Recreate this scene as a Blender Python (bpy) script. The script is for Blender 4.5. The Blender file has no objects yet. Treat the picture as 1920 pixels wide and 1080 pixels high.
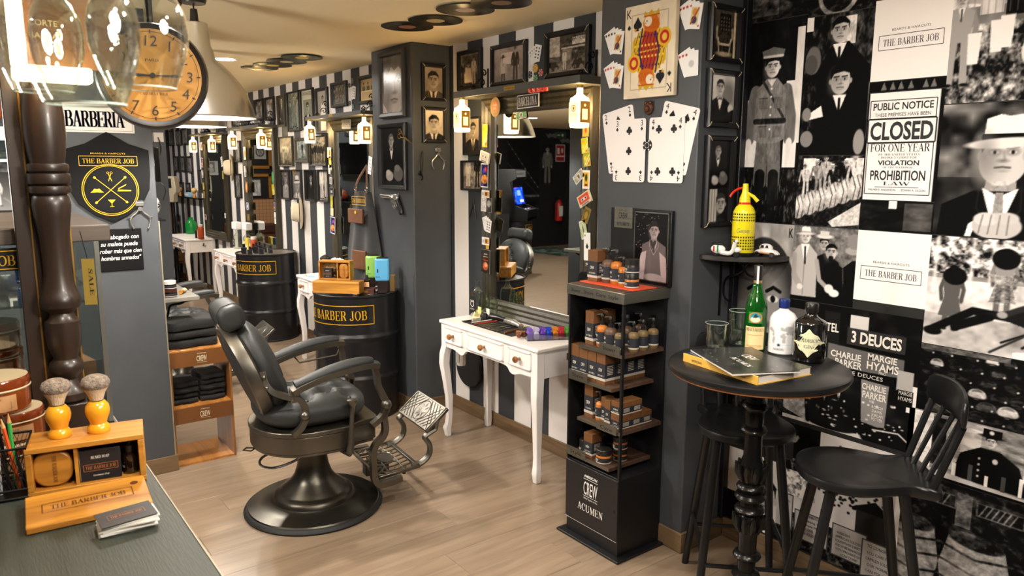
import bpy,bmesh,math,random
import numpy as np
from mathutils import Vector,Matrix
from math import sin,cos,pi,radians,sqrt
random.seed(7)
S=bpy.context.scene
COL=S.collection

# ---------------------------------------------------------------- camera, world, light, exposure
cam=bpy.data.cameras.new('camera');camo=bpy.data.objects.new('camera',cam);COL.objects.link(camo)
cam.sensor_width=36;cam.lens=26.25;cam.clip_start=.02;cam.clip_end=60
_y,_p,_r=radians(-52.93),radians(9.28),radians(.21)
_f=Vector((sin(_y)*cos(_p),cos(_y)*cos(_p),-sin(_p)));_x=Vector((cos(_y),-sin(_y),0));_u=_x.cross(_f)
_x2=_x*cos(_r)+_u*sin(_r);_u2=-_x*sin(_r)+_u*cos(_r)
camo.matrix_world=Matrix(((_x2.x,_u2.x,-_f.x,0),(_x2.y,_u2.y,-_f.y,0),(_x2.z,_u2.z,-_f.z,1.72),(0,0,0,1)))
cam.dof.use_dof=True;cam.dof.focus_distance=3.4;cam.dof.aperture_fstop=10.0
S.camera=camo
wd=bpy.data.worlds.new('world');S.world=wd;wd.use_nodes=True
wd.node_tree.nodes['Background'].inputs[0].default_value=(1.0,.86,.70,1)
wd.node_tree.nodes['Background'].inputs[1].default_value=.35
S.view_settings.view_transform='Standard';S.view_settings.look='None'
S.view_settings.exposure=0.95;S.view_settings.gamma=1.0;S.view_settings.use_curve_mapping=False
S.cycles.use_denoising=True;S.cycles.max_bounces=10;S.cycles.transparent_max_bounces=16
S.cycles.sample_clamp_indirect=6.0;S.cycles.blur_glossy=.5;S.cycles.caustics_reflective=False
LIGHT_W=(1.0,.84,.66);LIGHT_N=(1.0,.95,.89)
def area_light(name,loc,size,power,col=LIGHT_N,rot=(0,0,0),spread=radians(170)):
    l=bpy.data.lights.new(name,'AREA');l.shape='DISK';l.size=size;l.energy=power;l.color=col;l.spread=spread
    o=bpy.data.objects.new(name,l);COL.objects.link(o);o.location=loc;o.rotation_euler=rot
    return o
DOWN=[(-6.02,1.80,13),(-2.9,.75,10),(-4.6,.6,9),(-1.35,1.35,12),(-.2,1.5,12),(-8.2,1.6,16),(-10.6,1.7,16),(-7.4,-.6,24),(-10.,-2.4,34),(-.9,.2,8),(-3.,-1.2,10)]
for _i,(_a,_b,_w) in enumerate(DOWN):
    area_light('downlight_beam',(_a,_b,2.488),.13,_w)

# ---------------------------------------------------------------- colour and materials
def lin(c):
    if isinstance(c,str):c=[int(c[i:i+2],16) for i in (0,2,4)]
    c=[x/255 for x in c[:3]]
    return tuple((x/12.92 if x<=.04045 else ((x+.055)/1.055)**2.4) for x in c)
MATS={}
def M(name,col='808080',rough=.5,metal=0,noise=0,nscale=25,bump=0,bscale=60,spec=.5,emit=None,es=0,trans=0,ior=1.45,coat=0,rnd=0,stretch=(1,1,1),sheen=0):
    if name in MATS:return MATS[name]
    m=bpy.data.materials.new(name);m.use_nodes=True;MATS[name]=m
    nt=m.node_tree;b=nt.nodes['Principled BSDF'];c=lin(col)
    b.inputs['Base Color'].default_value=(*c,1);b.inputs['Roughness'].default_value=rough;b.inputs['Metallic'].default_value=metal
    b.inputs['Specular IOR Level'].default_value=spec;b.inputs['IOR'].default_value=ior
    b.inputs['Transmission Weight'].default_value=trans;b.inputs['Coat Weight'].default_value=coat;b.inputs['Coat Roughness'].default_value=.08
    b.inputs['Sheen Weight'].default_value=sheen
    if emit:b.inputs['Emission Color'].default_value=(*lin(emit),1);b.inputs['Emission Strength'].default_value=es
    if noise or bump or rnd:
        tc=nt.nodes.new('ShaderNodeTexCoord');mp=nt.nodes.new('ShaderNodeMapping');mp.inputs['Scale'].default_value=stretch
        nt.links.new(tc.outputs['Object'],mp.inputs[0])
    if noise:
        n=nt.nodes.new('ShaderNodeTexNoise');n.inputs['Scale'].default_value=nscale;n.inputs['Detail'].default_value=5
        nt.links.new(mp.outputs[0],n.inputs['Vector'])
        r=nt.nodes.new('ShaderNodeValToRGB');r.color_ramp.elements[0].position=.3;r.color_ramp.elements[1].position=.72
        r.color_ramp.elements[0].color=(*[x*(1-noise) for x in c],1);r.color_ramp.elements[1].color=(*[min(1,x*(1+noise*.8)+noise*.01) for x in c],1)
        nt.links.new(n.outputs[0],r.inputs[0]);nt.links.new(r.outputs[0],b.inputs['Base Color'])
        mr=nt.nodes.new('ShaderNodeMapRange');mr.inputs[3].default_value=max(.02,rough-.08);mr.inputs[4].default_value=min(1,rough+.1)
        nt.links.new(n.outputs[0],mr.inputs[0]);nt.links.new(mr.outputs[0],b.inputs['Roughness'])
    if bump:
        n2=nt.nodes.new('ShaderNodeTexNoise');n2.inputs['Scale'].default_value=bscale;n2.inputs['Detail'].default_value=3
        nt.links.new(mp.outputs[0],n2.inputs['Vector'])
        bp=nt.nodes.new('ShaderNodeBump');bp.inputs['Strength'].default_value=bump;bp.inputs['Distance'].default_value=.004
        nt.links.new(n2.outputs[0],bp.inputs['Height']);nt.links.new(bp.outputs[0],b.inputs['Normal'])
    return m
def wood(name,c1,c2,axis='X',scale=1.0,rough=.45,rnd=0,spec=.5,coat=0):
    if name in MATS:return MATS[name]
    m=bpy.data.materials.new(name);m.use_nodes=True;MATS[name]=m;nt=m.node_tree;b=nt.nodes['Principled BSDF']
    tc=nt.nodes.new('ShaderNodeTexCoord');mp=nt.nodes.new('ShaderNodeMapping')
    k={'X':(1.6,22,22),'Y':(22,1.6,22),'Z':(22,22,1.6)}[axis];mp.inputs['Scale'].default_value=[q*scale for q in k]
    nt.links.new(tc.outputs['Object'],mp.inputs[0])
    if rnd:
        oi=nt.nodes.new('ShaderNodeObjectInfo');vm=nt.nodes.new('ShaderNodeVectorMath');vm.operation='SCALE';vm.inputs[0].default_value=(31,17,23)
        nt.links.new(oi.outputs['Random'],vm.inputs['Scale']);nt.links.new(vm.outputs[0],mp.inputs['Location'])
    n=nt.nodes.new('ShaderNodeTexNoise');n.inputs['Scale'].default_value=1.2;n.inputs['Detail'].default_value=7;n.inputs['Distortion'].default_value=1.1
    nt.links.new(mp.outputs[0],n.inputs['Vector'])
    r=nt.nodes.new('ShaderNodeValToRGB');e=r.color_ramp.elements
    e[0].position=.28;e[0].color=(*lin(c1),1);e[1].position=.7;e[1].color=(*lin(c2),1)
    nt.links.new(n.outputs[0],r.inputs[0]);out=r.outputs[0]
    if rnd:
        hs=nt.nodes.new('ShaderNodeHueSaturation');mr=nt.nodes.new('ShaderNodeMapRange');mr.inputs[3].default_value=1-rnd;mr.inputs[4].default_value=1+rnd
        nt.links.new(oi.outputs['Random'],mr.inputs[0]);nt.links.new(mr.outputs[0],hs.inputs['Value']);nt.links.new(out,hs.inputs['Color']);out=hs.outputs[0]
    nt.links.new(out,b.inputs['Base Color']);b.inputs['Roughness'].default_value=rough;b.inputs['Specular IOR Level'].default_value=spec;b.inputs['Coat Weight'].default_value=coat
    bp=nt.nodes.new('ShaderNodeBump');bp.inputs['Strength'].default_value=.12;bp.inputs['Distance'].default_value=.002
    nt.links.new(n.outputs[0],bp.inputs['Height']);nt.links.new(bp.outputs[0],b.inputs['Normal'])
    return m
def stripes(name,period,phase):
    m=bpy.data.materials.new(name);m.use_nodes=True;nt=m.node_tree;b=nt.nodes['Principled BSDF']
    tc=nt.nodes.new('ShaderNodeTexCoord');sx=nt.nodes.new('ShaderNodeSeparateXYZ');nt.links.new(tc.outputs['Object'],sx.inputs[0])
    def ma(op,a,v):
        n=nt.nodes.new('ShaderNodeMath');n.operation=op;nt.links.new(a,n.inputs[0]);n.inputs[1].default_value=v;return n.outputs[0]
    o=ma('SUBTRACT',sx.outputs[0],phase);o=ma('DIVIDE',o,period);o=ma('FLOORED_MODULO',o,1.0);o=ma('LESS_THAN',o,.5)
    mx=nt.nodes.new('ShaderNodeMix');mx.data_type='RGBA';nt.links.new(o,mx.inputs[0])
    mx.inputs[6].default_value=(*lin('e9e4e0'),1);mx.inputs[7].default_value=(*lin('35393e'),1)
    nt.links.new(mx.outputs[2],b.inputs['Base Color']);b.inputs['Roughness'].default_value=.55
    n2=nt.nodes.new('ShaderNodeTexNoise');n2.inputs['Scale'].default_value=70;nt.links.new(tc.outputs['Object'],n2.inputs['Vector'])
    bp=nt.nodes.new('ShaderNodeBump');bp.inputs['Strength'].default_value=.08;bp.inputs['Distance'].default_value=.003
    nt.links.new(n2.outputs[0],bp.inputs['Height']);nt.links.new(bp.outputs[0],b.inputs['Normal'])
    return m
def print_mat(name,rough=.5,spec=.4):
    if name in MATS:return MATS[name]
    m=bpy.data.materials.new(name);m.use_nodes=True;MATS[name]=m;nt=m.node_tree;b=nt.nodes['Principled BSDF']
    a=nt.nodes.new('ShaderNodeAttribute');a.attribute_name='Col';nt.links.new(a.outputs[0],b.inputs['Base Color'])
    b.inputs['Roughness'].default_value=rough;b.inputs['Specular IOR Level'].default_value=spec
    return m
def glass(name,col='ffffff',rough=0.0,dens=.12,ior=1.45):
    # thin-walled glass: clear film with a mirror-like sheen, tinted
    if name in MATS:return MATS[name]
    m=bpy.data.materials.new(name);m.use_nodes=True;MATS[name]=m;nt=m.node_tree;nt.nodes.remove(nt.nodes['Principled BSDF'])
    t=nt.nodes.new('ShaderNodeBsdfTransparent');t.inputs[0].default_value=(*lin(col),1)
    g=nt.nodes.new('ShaderNodeBsdfGlossy');g.inputs['Roughness'].default_value=max(rough,.02)
    lw=nt.nodes.new('ShaderNodeLayerWeight');lw.inputs[0].default_value=dens*2.2
    mr=nt.nodes.new('ShaderNodeMapRange');mr.inputs[3].default_value=dens*.35;mr.inputs[4].default_value=.95
    nt.links.new(lw.outputs['Facing'],mr.inputs[0])
    mx=nt.nodes.new('ShaderNodeMixShader');nt.links.new(mr.outputs[0],mx.inputs[0]);nt.links.new(t.outputs[0],mx.inputs[1]);nt.links.new(g.outputs[0],mx.inputs[2])
    nt.links.new(mx.outputs[0],nt.nodes['Material Output'].inputs[0])
    return m

# ---------------------------------------------------------------- mesh building
class B:
    def __init__(s):s.v=[];s.f=[];s.m=[];s.mi=0
    def add(s,vs,fs):
        k=len(s.v);s.v+=[tuple(p) for p in vs];s.f+=[tuple(i+k for i in f) for f in fs];s.m+=[s.mi]*len(fs);return s
    def box(s,x0,x1,y0,y1,z0,z1,M4=None):
        v=[(x,y,z) for z in (z0,z1) for y in (y0,y1) for x in (x0,x1)]
        if M4 is not None:v=[M4@Vector(p) for p in v]
        return s.add(v,[(0,2,3,1),(4,5,7,6),(0,1,5,4),(2,6,7,3),(0,4,6,2),(1,3,7,5)])
    def lathe(s,prof,seg=24,c=(0,0,0),sq=2.0,M4=None,ell=(1,1),cap=True,a0=0.0):
        vs=[];n=len(prof)
        for r,z in prof:
            for i in range(seg):
                a=a0+2*pi*i/seg;q=1.0
                if sq!=2.0:q=1/((abs(cos(a))**sq+abs(sin(a))**sq)**(1/sq))
                vs.append((c[0]+r*q*cos(a)*ell[0],c[1]+r*q*sin(a)*ell[1],c[2]+z))
        fs=[(j*seg+i,j*seg+(i+1) % seg,(j+1)*seg+(i+1) % seg,(j+1)*seg+i) for j in range(n-1) for i in range(seg)]
        if cap:
            if prof[0][0]>1e-5:fs.append(tuple(range(seg))[::-1])
            if prof[-1][0]>1e-5:fs.append(tuple((n-1)*seg+i for i in range(seg)))
        if M4 is not None:vs=[M4@Vector(p) for p in vs]
        return s.add(vs,fs)
    def tube(s,pts,r,seg=8,flat=1.0,up=None,closed=False):
        pts=[Vector(p) for p in pts];n=len(pts);rs=r if isinstance(r,(list,tuple)) else [r]*n
        vs=[];prev=None
        for i,p in enumerate(pts):
            t=(pts[(i+1) % n]-pts[i-1]) if closed else (pts[min(i+1,n-1)]-pts[max(i-1,0)])
            t.normalize()
            if up is not None:a=Vector(up)
            elif prev is None:a=Vector((0,0,1)) if abs(t.z)<.9 else Vector((1,0,0))
            else:a=prev
            b=t.cross(a)
            if b.length<1e-6:b=t.orthogonal()
            b.normalize();a=b.cross(t).normalized();prev=a
            for k in range(seg):
                g=2*pi*k/seg;vs.append(p+a*(rs[i]*cos(g))+b*(rs[i]*flat*sin(g)))
        m=n if closed else n-1
        fs=[(j*seg+k,((j+1) % n)*seg+k,((j+1) % n)*seg+(k+1) % seg,j*seg+(k+1) % seg) for j in range(m) for k in range(seg)]
        if not closed:fs+=[tuple(range(seg)),tuple((n-1)*seg+k for k in range(seg))[::-1]]
        return s.add(vs,fs)
    def prism(s,poly,y0,y1,M4=None):          # polygon in x,z, extruded along y
        n=len(poly);v=[(x,y0,z) for x,z in poly]+[(x,y1,z) for x,z in poly]
        if M4 is not None:v=[M4@Vector(p) for p in v]
        return s.add(v,[tuple(range(n)),tuple(range(n,2*n))[::-1]]+[(i,i+n,(i+1) % n+n,(i+1) % n) for i in range(n)])
    def prism_z(s,poly,z0,z1,M4=None):
        n=len(poly);v=[(x,y,z0) for x,y in poly]+[(x,y,z1) for x,y in poly]
        if M4 is not None:v=[M4@Vector(p) for p in v]
        return s.add(v,[tuple(range(n))[::-1],tuple(range(n,2*n))]+[(i,(i+1) % n,(i+1) % n+n,i+n) for i in range(n)])
    def ball(s,c,r,seg=14,rings=8,M4=None):
        r=r if isinstance(r,(tuple,list)) else (r,r,r)
        vs=[(c[0]+r[0]*sin(pi*j/rings)*cos(2*pi*i/seg),c[1]+r[1]*sin(pi*j/rings)*sin(2*pi*i/seg),c[2]-r[2]*cos(pi*j/rings)) for j in range(1,rings) for i in range(seg)]
        vs+=[(c[0],c[1],c[2]-r[2]),(c[0],c[1],c[2]+r[2])];k=len(vs)-2
        fs=[(j*seg+i,j*seg+(i+1) % seg,(j+1)*seg+(i+1) % seg,(j+1)*seg+i) for j in range(rings-2) for i in range(seg)]
        fs+=[(k,(i+1) % seg,i) for i in range(seg)]+[(k+1,(rings-2)*seg+i,(rings-2)*seg+(i+1) % seg) for i in range(seg)]
        if M4 is not None:vs=[M4@Vector(p) for p in vs]
        return s.add(vs,fs)
    def build(s,name,mat,parent=None,loc=(0,0,0),rz=0,bev=0,smooth=40,sub=0,seg=2,rot=None,kind=None):
        me=bpy.data.meshes.new(name);me.from_pydata(s.v,[],s.f);me.validate()
        for m in (mat if isinstance(mat,(list,tuple)) else [mat]):me.materials.append(m)
        if isinstance(mat,(list,tuple)) and len(me.polygons)==len(s.m):me.polygons.foreach_set('material_index',s.m)
        bm=bmesh.new();bm.from_mesh(me);bmesh.ops.recalc_face_normals(bm,faces=bm.faces)
        if smooth:
            th=radians(smooth)
            for f in bm.faces:f.smooth=True
            for e in bm.edges:e.smooth=len(e.link_faces)==2 and e.calc_face_angle(0)<th
        bm.to_mesh(me);bm.free()
        return link(name,me,parent,loc,rz,bev,sub,seg,rot,kind)
def link(name,me,parent=None,loc=(0,0,0),rz=0,bev=0,sub=0,seg=2,rot=None,kind=None):
    o=bpy.data.objects.new(name,me);COL.objects.link(o);o.parent=parent;o.location=loc
    o.rotation_euler=rot if rot is not None else (0,0,rz)
    if bev:
        b=o.modifiers.new('bevel','BEVEL');b.width=bev;b.segments=seg;b.limit_method='ANGLE';b.angle_limit=radians(38)
    if sub:
        b=o.modifiers.new('subd','SUBSURF');b.levels=b.render_levels=sub
    if kind:o['kind']=kind
    return o
def tag(o,label,cat,group=None):
    o['label']=label;o['category']=cat
    if group:o['group']=group
    return o
def thing(name,label,cat,loc=(0,0,0),rz=0,group=None,rot=None):
    o=bpy.data.objects.new(name,None);COL.objects.link(o);o.location=loc;o.rotation_euler=rot if rot is not None else (0,0,rz);o.empty_display_size=.05
    return tag(o,label,cat,group)
def kids(o):return [c for c in COL.objects if c.parent==o]
def dup(o,loc=None,rz=None,label=None,group=None,parent=None):
    c=o.copy();COL.objects.link(c);c.parent=parent
    if loc is not None:c.location=loc
    if rz is not None:c.rotation_euler=(0,0,rz)
    if label:c['label']=label
    if group:c['group']=group
    for k in kids(o):dup(k,parent=c)
    return c
def bx(name,mat,x0,x1,y0,y1,z0,z1,parent=None,bev=0,**k):
    return B().box(x0,x1,y0,y1,z0,z1).build(name,mat,parent,bev=bev,smooth=0 if not bev else 40,**k)
def structure(o):o['kind']='structure';return o
def catmull(pts,n=6):
    P=[Vector(p) for p in pts];out=[]
    for i in range(len(P)-1):
        a,b,c,d=P[max(i-1,0)],P[i],P[i+1],P[min(i+2,len(P)-1)]
        for k in range(n):
            t=k/n;out.append(.5*((2*b)+(c-a)*t+(2*a-5*b+4*c-d)*t*t+(3*b-a-3*c+d)*t**3))
    return out+[P[-1]]
def rrect(w,h,r,n=4,cx=0,cz=0):
    out=[]
    for sx,sz,a in ((1,1,0),(-1,1,90),(-1,-1,180),(1,-1,270)):
        for k in range(n+1):
            t=radians(a+90*k/n);out.append((cx+sx*(w/2-r)+r*cos(t),cz+sz*(h/2-r)+r*sin(t)))
    return out
def ring2(cx,cz,rx,rz,n=24):return [(cx+rx*cos(2*pi*i/n),cz+rz*sin(2*pi*i/n)) for i in range(n)]

# ---------------------------------------------------------------- printed pictures: painted grids
def _g(c):
    if isinstance(c,(int,float)):return np.array([c,c,c],float)
    if isinstance(c,str):return np.array([int(c[i:i+2],16)/255 for i in (0,2,4)])
    return np.array(c,float)
class Pic:                                            # u right, v up, both 0..1
    def __init__(s,w,h,res=260,bg=.5):
        s.w,s.h=w,h;s.nx=max(6,int(w*res));s.ny=max(6,int(h*res));s.a=w/h
        s.u,s.v=np.meshgrid(np.linspace(0,1,s.nx),np.linspace(0,1,s.ny));s.c=np.zeros((s.ny,s.nx,3));s.c[:]=_g(bg);s.px=.75/s.ny
    def mix(s,al,col):al=np.clip(al,0,1)[...,None];s.c=s.c*(1-al)+_g(col)*al;return s
    def ell(s,cx,cy,rx,ry,col,rot=0,soft=0,al=1.0):
        x=(s.u-cx)*s.a;y=s.v-cy;r=radians(rot);X=x*cos(r)+y*sin(r);Y=-x*sin(r)+y*cos(r);rx=rx*s.a
        d=(np.sqrt((X/rx)**2+(Y/ry)**2)-1)*min(rx,ry);w=max(soft,s.px)
        return s.mix(al*np.clip(.5-d/(2*w),0,1),col)
    def poly(s,pts,col,al=1.0):
        n=len(pts);tot=0
        for du,dv in ((-.3,-.15),(.15,-.3),(.3,.15),(-.15,.3)):
            U=s.u+du*1.3/s.nx;V=s.v+dv*1.3/s.ny;ins=np.zeros(s.u.shape,bool)
            for i in range(n):
                x0,y0=pts[i];x1,y1=pts[(i+1) % n]
                if y0!=y1:ins ^= ((V<y0)!=(V<y1)) & (U<(x1-x0)*(V-y0)/(y1-y0)+x0)
            tot=tot+ins*.25
        return s.mix(al*tot,col)
    def rect(s,x0,y0,x1,y1,col,al=1.0):return s.mix(al*((s.u>=x0) & (s.u<=x1) & (s.v>=y0) & (s.v<=y1)),col)
    def line(s,pts,w,col,al=1.0,soft=0):
        d=np.full(s.u.shape,9.0)
        for (x0,y0),(x1,y1) in zip(pts[:-1],pts[1:]):
            ax,ay,bx_,by=x0*s.a,y0,x1*s.a,y1;dx,dy=bx_-ax,by-ay;L=dx*dx+dy*dy+1e-12
            t=np.clip(((s.u*s.a-ax)*dx+(s.v-ay)*dy)/L,0,1);d=np.minimum(d,np.hypot(s.u*s.a-ax-t*dx,s.v-ay-t*dy))
        k=max(soft,s.px);return s.mix(al*np.clip(.5-(d-w/2)/(2*k),0,1),col)
    def grad(s,c0,c1,x=0,y=1,al=1.0):
        t=np.clip(s.u*x+s.v*y,0,1)[...,None];g=_g(c0)*(1-t)+_g(c1)*t;s.c=s.c*(1-al)+g*al;return s
    def noise(s,n,amp,seed=0,box=None,octv=3):
        rng=np.random.RandomState(seed);tot=np.zeros(s.u.shape)
        for o in range(octv):
            k=n*2**o;g=rng.rand(k+2,k+2);x=s.u*k;y=s.v*k;i=x.astype(int);j=y.astype(int);fx=x-i;fy=y-j
            tot+=((g[j,i]*(1-fx)+g[j,i+1]*fx)*(1-fy)+(g[j+1,i]*(1-fx)+g[j+1,i+1]*fx)*fy-.5)/1.5**o
        m=1.0 if box is None else ((s.u>=box[0]) & (s.v>=box[1]) & (s.u<=box[2]) & (s.v<=box[3]))
        s.c=np.clip(s.c+(amp*tot*m)[...,None],0,1);return s
    def tint(s,t,al=1.0):s.c=s.c*(1-al)+s.c*_g(t)*al;return s
    def obj(s,name,parent=None,loc=(0,0,0),rz=0,mat=None,w=None,h=None,centre=True,rot=None,warp=None):
        w=w or s.w;h=h or s.h;nx,ny=s.nx,s.ny;n=nx*ny
        co=np.zeros((n,3));co[:,0]=(s.u.ravel()-(.5 if centre else 0))*w;co[:,2]=(s.v.ravel()-(.5 if centre else 0))*h
        if warp:co=warp(co)
        i,j=np.meshgrid(np.arange(nx-1),np.arange(ny-1));k=(j*nx+i).ravel();q=np.stack([k,k+1,k+nx+1,k+nx],1)
        me=bpy.data.meshes.new(name);me.vertices.add(n);me.vertices.foreach_set('co',co.ravel())
        nf=len(q);me.loops.add(nf*4);me.loops.foreach_set('vertex_index',q.ravel().astype(np.int32));me.polygons.add(nf)
        me.polygons.foreach_set('loop_start',(np.arange(nf)*4).astype(np.int32));me.update(calc_edges=True)
        at=me.color_attributes.new('Col','FLOAT_COLOR','POINT');c=np.ones((n,4));g=np.clip(s.c.reshape(-1,3),0,1)
        c[:,:3]=np.where(g<=.04045,g/12.92,((g+.055)/1.055)**2.4);at.data.foreach_set('color',c.ravel())
        if warp:me.polygons.foreach_set('use_smooth',np.ones(nf,bool))
        me.materials.append(mat or print_mat('print_satin'));return link(name,me,parent,loc,rz,rot=rot)

# people for the pictures ------------------------------------------------------------------
def head(p,cx,cy,r,skin=.75,hair=.15,look=0,hat=None,band=.1,face=True,tone=.25):
    a=1/p.a
    p.ell(cx,cy,r*.74*a,r,skin)
    p.ell(cx-r*.45*a,cy-r*.1,r*.45*a,r*.8,skin*(1-tone),soft=r*.35,al=.7)
    p.ell(cx-r*.76*a,cy-.05*r,r*.13*a,r*.2,skin*.8);p.ell(cx+r*.76*a,cy-.05*r,r*.13*a,r*.2,skin*.9)
    p.poly([(cx-r*.76*a,cy+r*.05),(cx-r*.8*a,cy+r*.7),(cx-r*.3*a,cy+r*1.13),(cx+r*.35*a,cy+r*1.12),(cx+r*.8*a,cy+r*.65),(cx+r*.75*a,cy+.05*r),(cx+.66*r*a,cy+r*.48),(cx+.2*r*a,cy+r*.62),(cx-.5*r*a,cy+r*.5)],hair)
    if face:
        l=look*r*.2*a
        for sg in (-1,1):
            ex=cx+sg*r*.31*a+l
            p.ell(ex,cy+.1*r,r*.2*a,r*.13,skin*.62,soft=r*.08);p.ell(ex,cy+.08*r,r*.13*a,r*.065,.9*skin+.1);p.ell(ex,cy+.08*r,r*.06*a,r*.07,.05)
            p.line([(ex-r*.2*a,cy+.26*r),(ex+r*.18*a,cy+.29*r)],r*.08,hair*.8)
        p.line([(cx+l,cy+.1*r),(cx+l*1.5+.06*r*a,cy-.2*r)],r*.07,skin*.72,soft=r*.05);p.ell(cx+l*1.4,cy-.24*r,r*.16*a,r*.06,skin*.6,soft=r*.05)
        p.line([(cx-.26*r*a+l,cy-.5*r),(cx+l,cy-.47*r),(cx+.26*r*a+l,cy-.5*r)],r*.07,skin*.42,soft=r*.03);p.ell(cx+l,cy-.62*r,r*.2*a,r*.05,skin*.8,soft=r*.04)
    if hat is not None:
        p.poly([(cx-r*.75*a,cy+r*.45),(cx-r*.68*a,cy+r*1.35),(cx-r*.2*a,cy+r*1.5),(cx+r*.1*a,cy+r*1.42),(cx+r*.55*a,cy+r*1.48),(cx+r*.72*a,cy+r*1.2),(cx+r*.8*a,cy+r*.45)],hat)
        p.poly([(cx-r*.8*a,cy+r*.42),(cx-r*.76*a,cy+r*.78),(cx+r*.78*a,cy+r*.78),(cx+r*.82*a,cy+r*.42)],band)
        p.ell(cx,cy+r*.42,r*1.35*a,r*.2,hat*.92,rot=3)
def bust(p,cx,cy,r,skin=.75,hair=.12,suit=.1,shirt=.9,tie=.25,bow=False,**k):
    a=1/p.a
    p.poly([(cx-r*2.1*a,-.02),(cx-r*2.0*a,cy-r*1.9),(cx-r*.9*a,cy-r*1.35),(cx+r*.9*a,cy-r*1.35),(cx+r*2.0*a,cy-r*1.9),(cx+r*2.2*a,-.02)],suit)
    p.poly([(cx-r*.45*a,cy-r*.6),(cx-r*.55*a,cy-r*1.35),(cx+.55*r*a,cy-r*1.35),(cx+.45*r*a,cy-r*.6)],skin*.8)
    p.poly([(cx-r*.62*a,cy-r*1.22),(cx,cy-r*3.1),(cx+r*.62*a,cy-r*1.22),(cx+.1*r*a,cy-r*1.5),(cx-.1*r*a,cy-r*1.5)],shirt)
    p.line([(cx-r*.7*a,cy-r*1.2),(cx-r*.75*a,cy-r*2.0),(cx,cy-r*3.1),(cx+r*.75*a,cy-r*2.0),(cx+r*.7*a,cy-r*1.2)],r*.06,suit*1.6+.04)
    if bow:p.poly([(cx-.35*r*a,cy-1.35*r),(cx-.35*r*a,cy-1.7*r),(cx,cy-1.5*r),(cx+.35*r*a,cy-1.7*r),(cx+.35*r*a,cy-1.35*r),(cx,cy-1.52*r)],.04)
    elif tie is not None:p.poly([(cx-.13*r*a,cy-1.4*r),(cx+.13*r*a,cy-1.4*r),(cx+.2*r*a,cy-2.6*r),(cx,cy-3.0*r),(cx-.2*r*a,cy-2.6*r)],tie)
    head(p,cx,cy,r,skin,hair,**k)
def figure(p,cx,foot,h,coat=.15,legs=None,skin=.75,hair=.12,hat=None,lean=0,arms=0,skirt=False,face=True):
    a=1/p.a;r=h*.068;legs=coat if legs is None else legs;hy=foot+h*.5;sy=foot+h*.81;sx=cx+lean*h*a
    if skirt:p.poly([(cx-.1*h*a,hy),(cx+.1*h*a,hy),(cx+.17*h*a,foot+.2*h),(cx-.17*h*a,foot+.2*h)],coat)
    for sg in (-1,1):
        p.line([(cx+sg*.05*h*a,hy),(cx+sg*.065*h*a,foot+.26*h),(cx+sg*.07*h*a,foot+.02*h)],h*.075,skin if skirt else legs)
        p.ell(cx+sg*.085*h*a,foot+.012*h,.045*h*a,.018*h,.06)
        ex=sx+sg*(.16+.03*arms)*h*a
        p.line([(sx+sg*.11*h*a,sy-.02*h),(ex,foot+.62*h),(ex-sg*.02*h*a+lean*h*a*.8,foot+(.47+.1*arms)*h)],h*.06,coat*.85+.02);p.ell(ex-sg*.02*h*a+lean*h*a*.8,foot+(.45+.1*arms)*h,.025*h*a,.035*h,skin*.9)
    p.poly([(cx-.1*h*a,hy-.04*h),(sx-.135*h*a,sy-.03*h),(sx-.06*h*a,sy+.02*h),(sx+.06*h*a,sy+.02*h),(sx+.135*h*a,sy-.03*h),(cx+.1*h*a,hy-.04*h)],coat)
    p.poly([(sx-.035*h*a,sy+.02*h),(sx,sy-.14*h),(sx+.035*h*a,sy+.02*h)],.88);p.line([(sx,sy),(sx,sy-.12*h)],h*.015,.1)
    head(p,sx+lean*.3*h*a,foot+.905*h,r,skin,hair,hat=hat,face=face)

# ---------------------------------------------------------------- lettering
def _rib(pts,w):                                      # ribbon along 2-D points, width w (number or list)
    n=len(pts);ws=w if isinstance(w,(list,tuple)) else [w]*n;L=[];R=[]
    for i in range(n):
        x0,y0=pts[max(i-1,0)];x1,y1=pts[min(i+1,n-1)];d=math.hypot(x1-x0,y1-y0) or 1;nx,ny=-(y1-y0)/d*ws[i]/2,(x1-x0)/d*ws[i]/2
        L.append((pts[i][0]+nx,pts[i][1]+ny));R.append((pts[i][0]-nx,pts[i][1]-ny))
    return [[R[i],R[i+1],L[i+1],L[i]] for i in range(n-1)]
TK,TN=.15,.045
def _arc(cx,cy,rx,ry,a0,a1,n=14,tk=TK):        # thick at the sides, thin at top and bottom
    pts=[];ws=[]
    for i in range(n+1):
        t=radians(a0+(a1-a0)*i/n);pts.append((cx+rx*cos(t),cy+ry*sin(t)));ws.append(TN+(tk-TN)*abs(cos(t))**1.5)
    return _rib(pts,ws)
def _st(x,y0=0,y1=1,w=TK,s0=1,s1=1):
    o=[[(x-w/2,y0),(x+w/2,y0),(x+w/2,y1),(x-w/2,y1)]];e=w/2+.075
    if s0:o.append([(x-e,y0),(x+e,y0),(x+e,y0+TN),(x-e,y0+TN)])
    if s1:o.append([(x-e,y1-TN),(x+e,y1-TN),(x+e,y1),(x-e,y1)])
    return o
def _ba(x0,x1,y,w=TN):return [[(x0,y-w/2),(x1,y-w/2),(x1,y+w/2),(x0,y+w/2)]]
def _di(x0,y0,x1,y1,w):return _rib([(x0,y0),(x1,y1)],w)
def _sf(x,y,e=.12):return [[(x-e,y),(x+e,y),(x+e,y+TN),(x-e,y+TN)]]
def _tr(x,y0,y1):return [[(x-.03,y0),(x+.03,y0),(x+.03,y1),(x-.03,y1)]]
t1=1-TN/2;t0=TN/2
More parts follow.
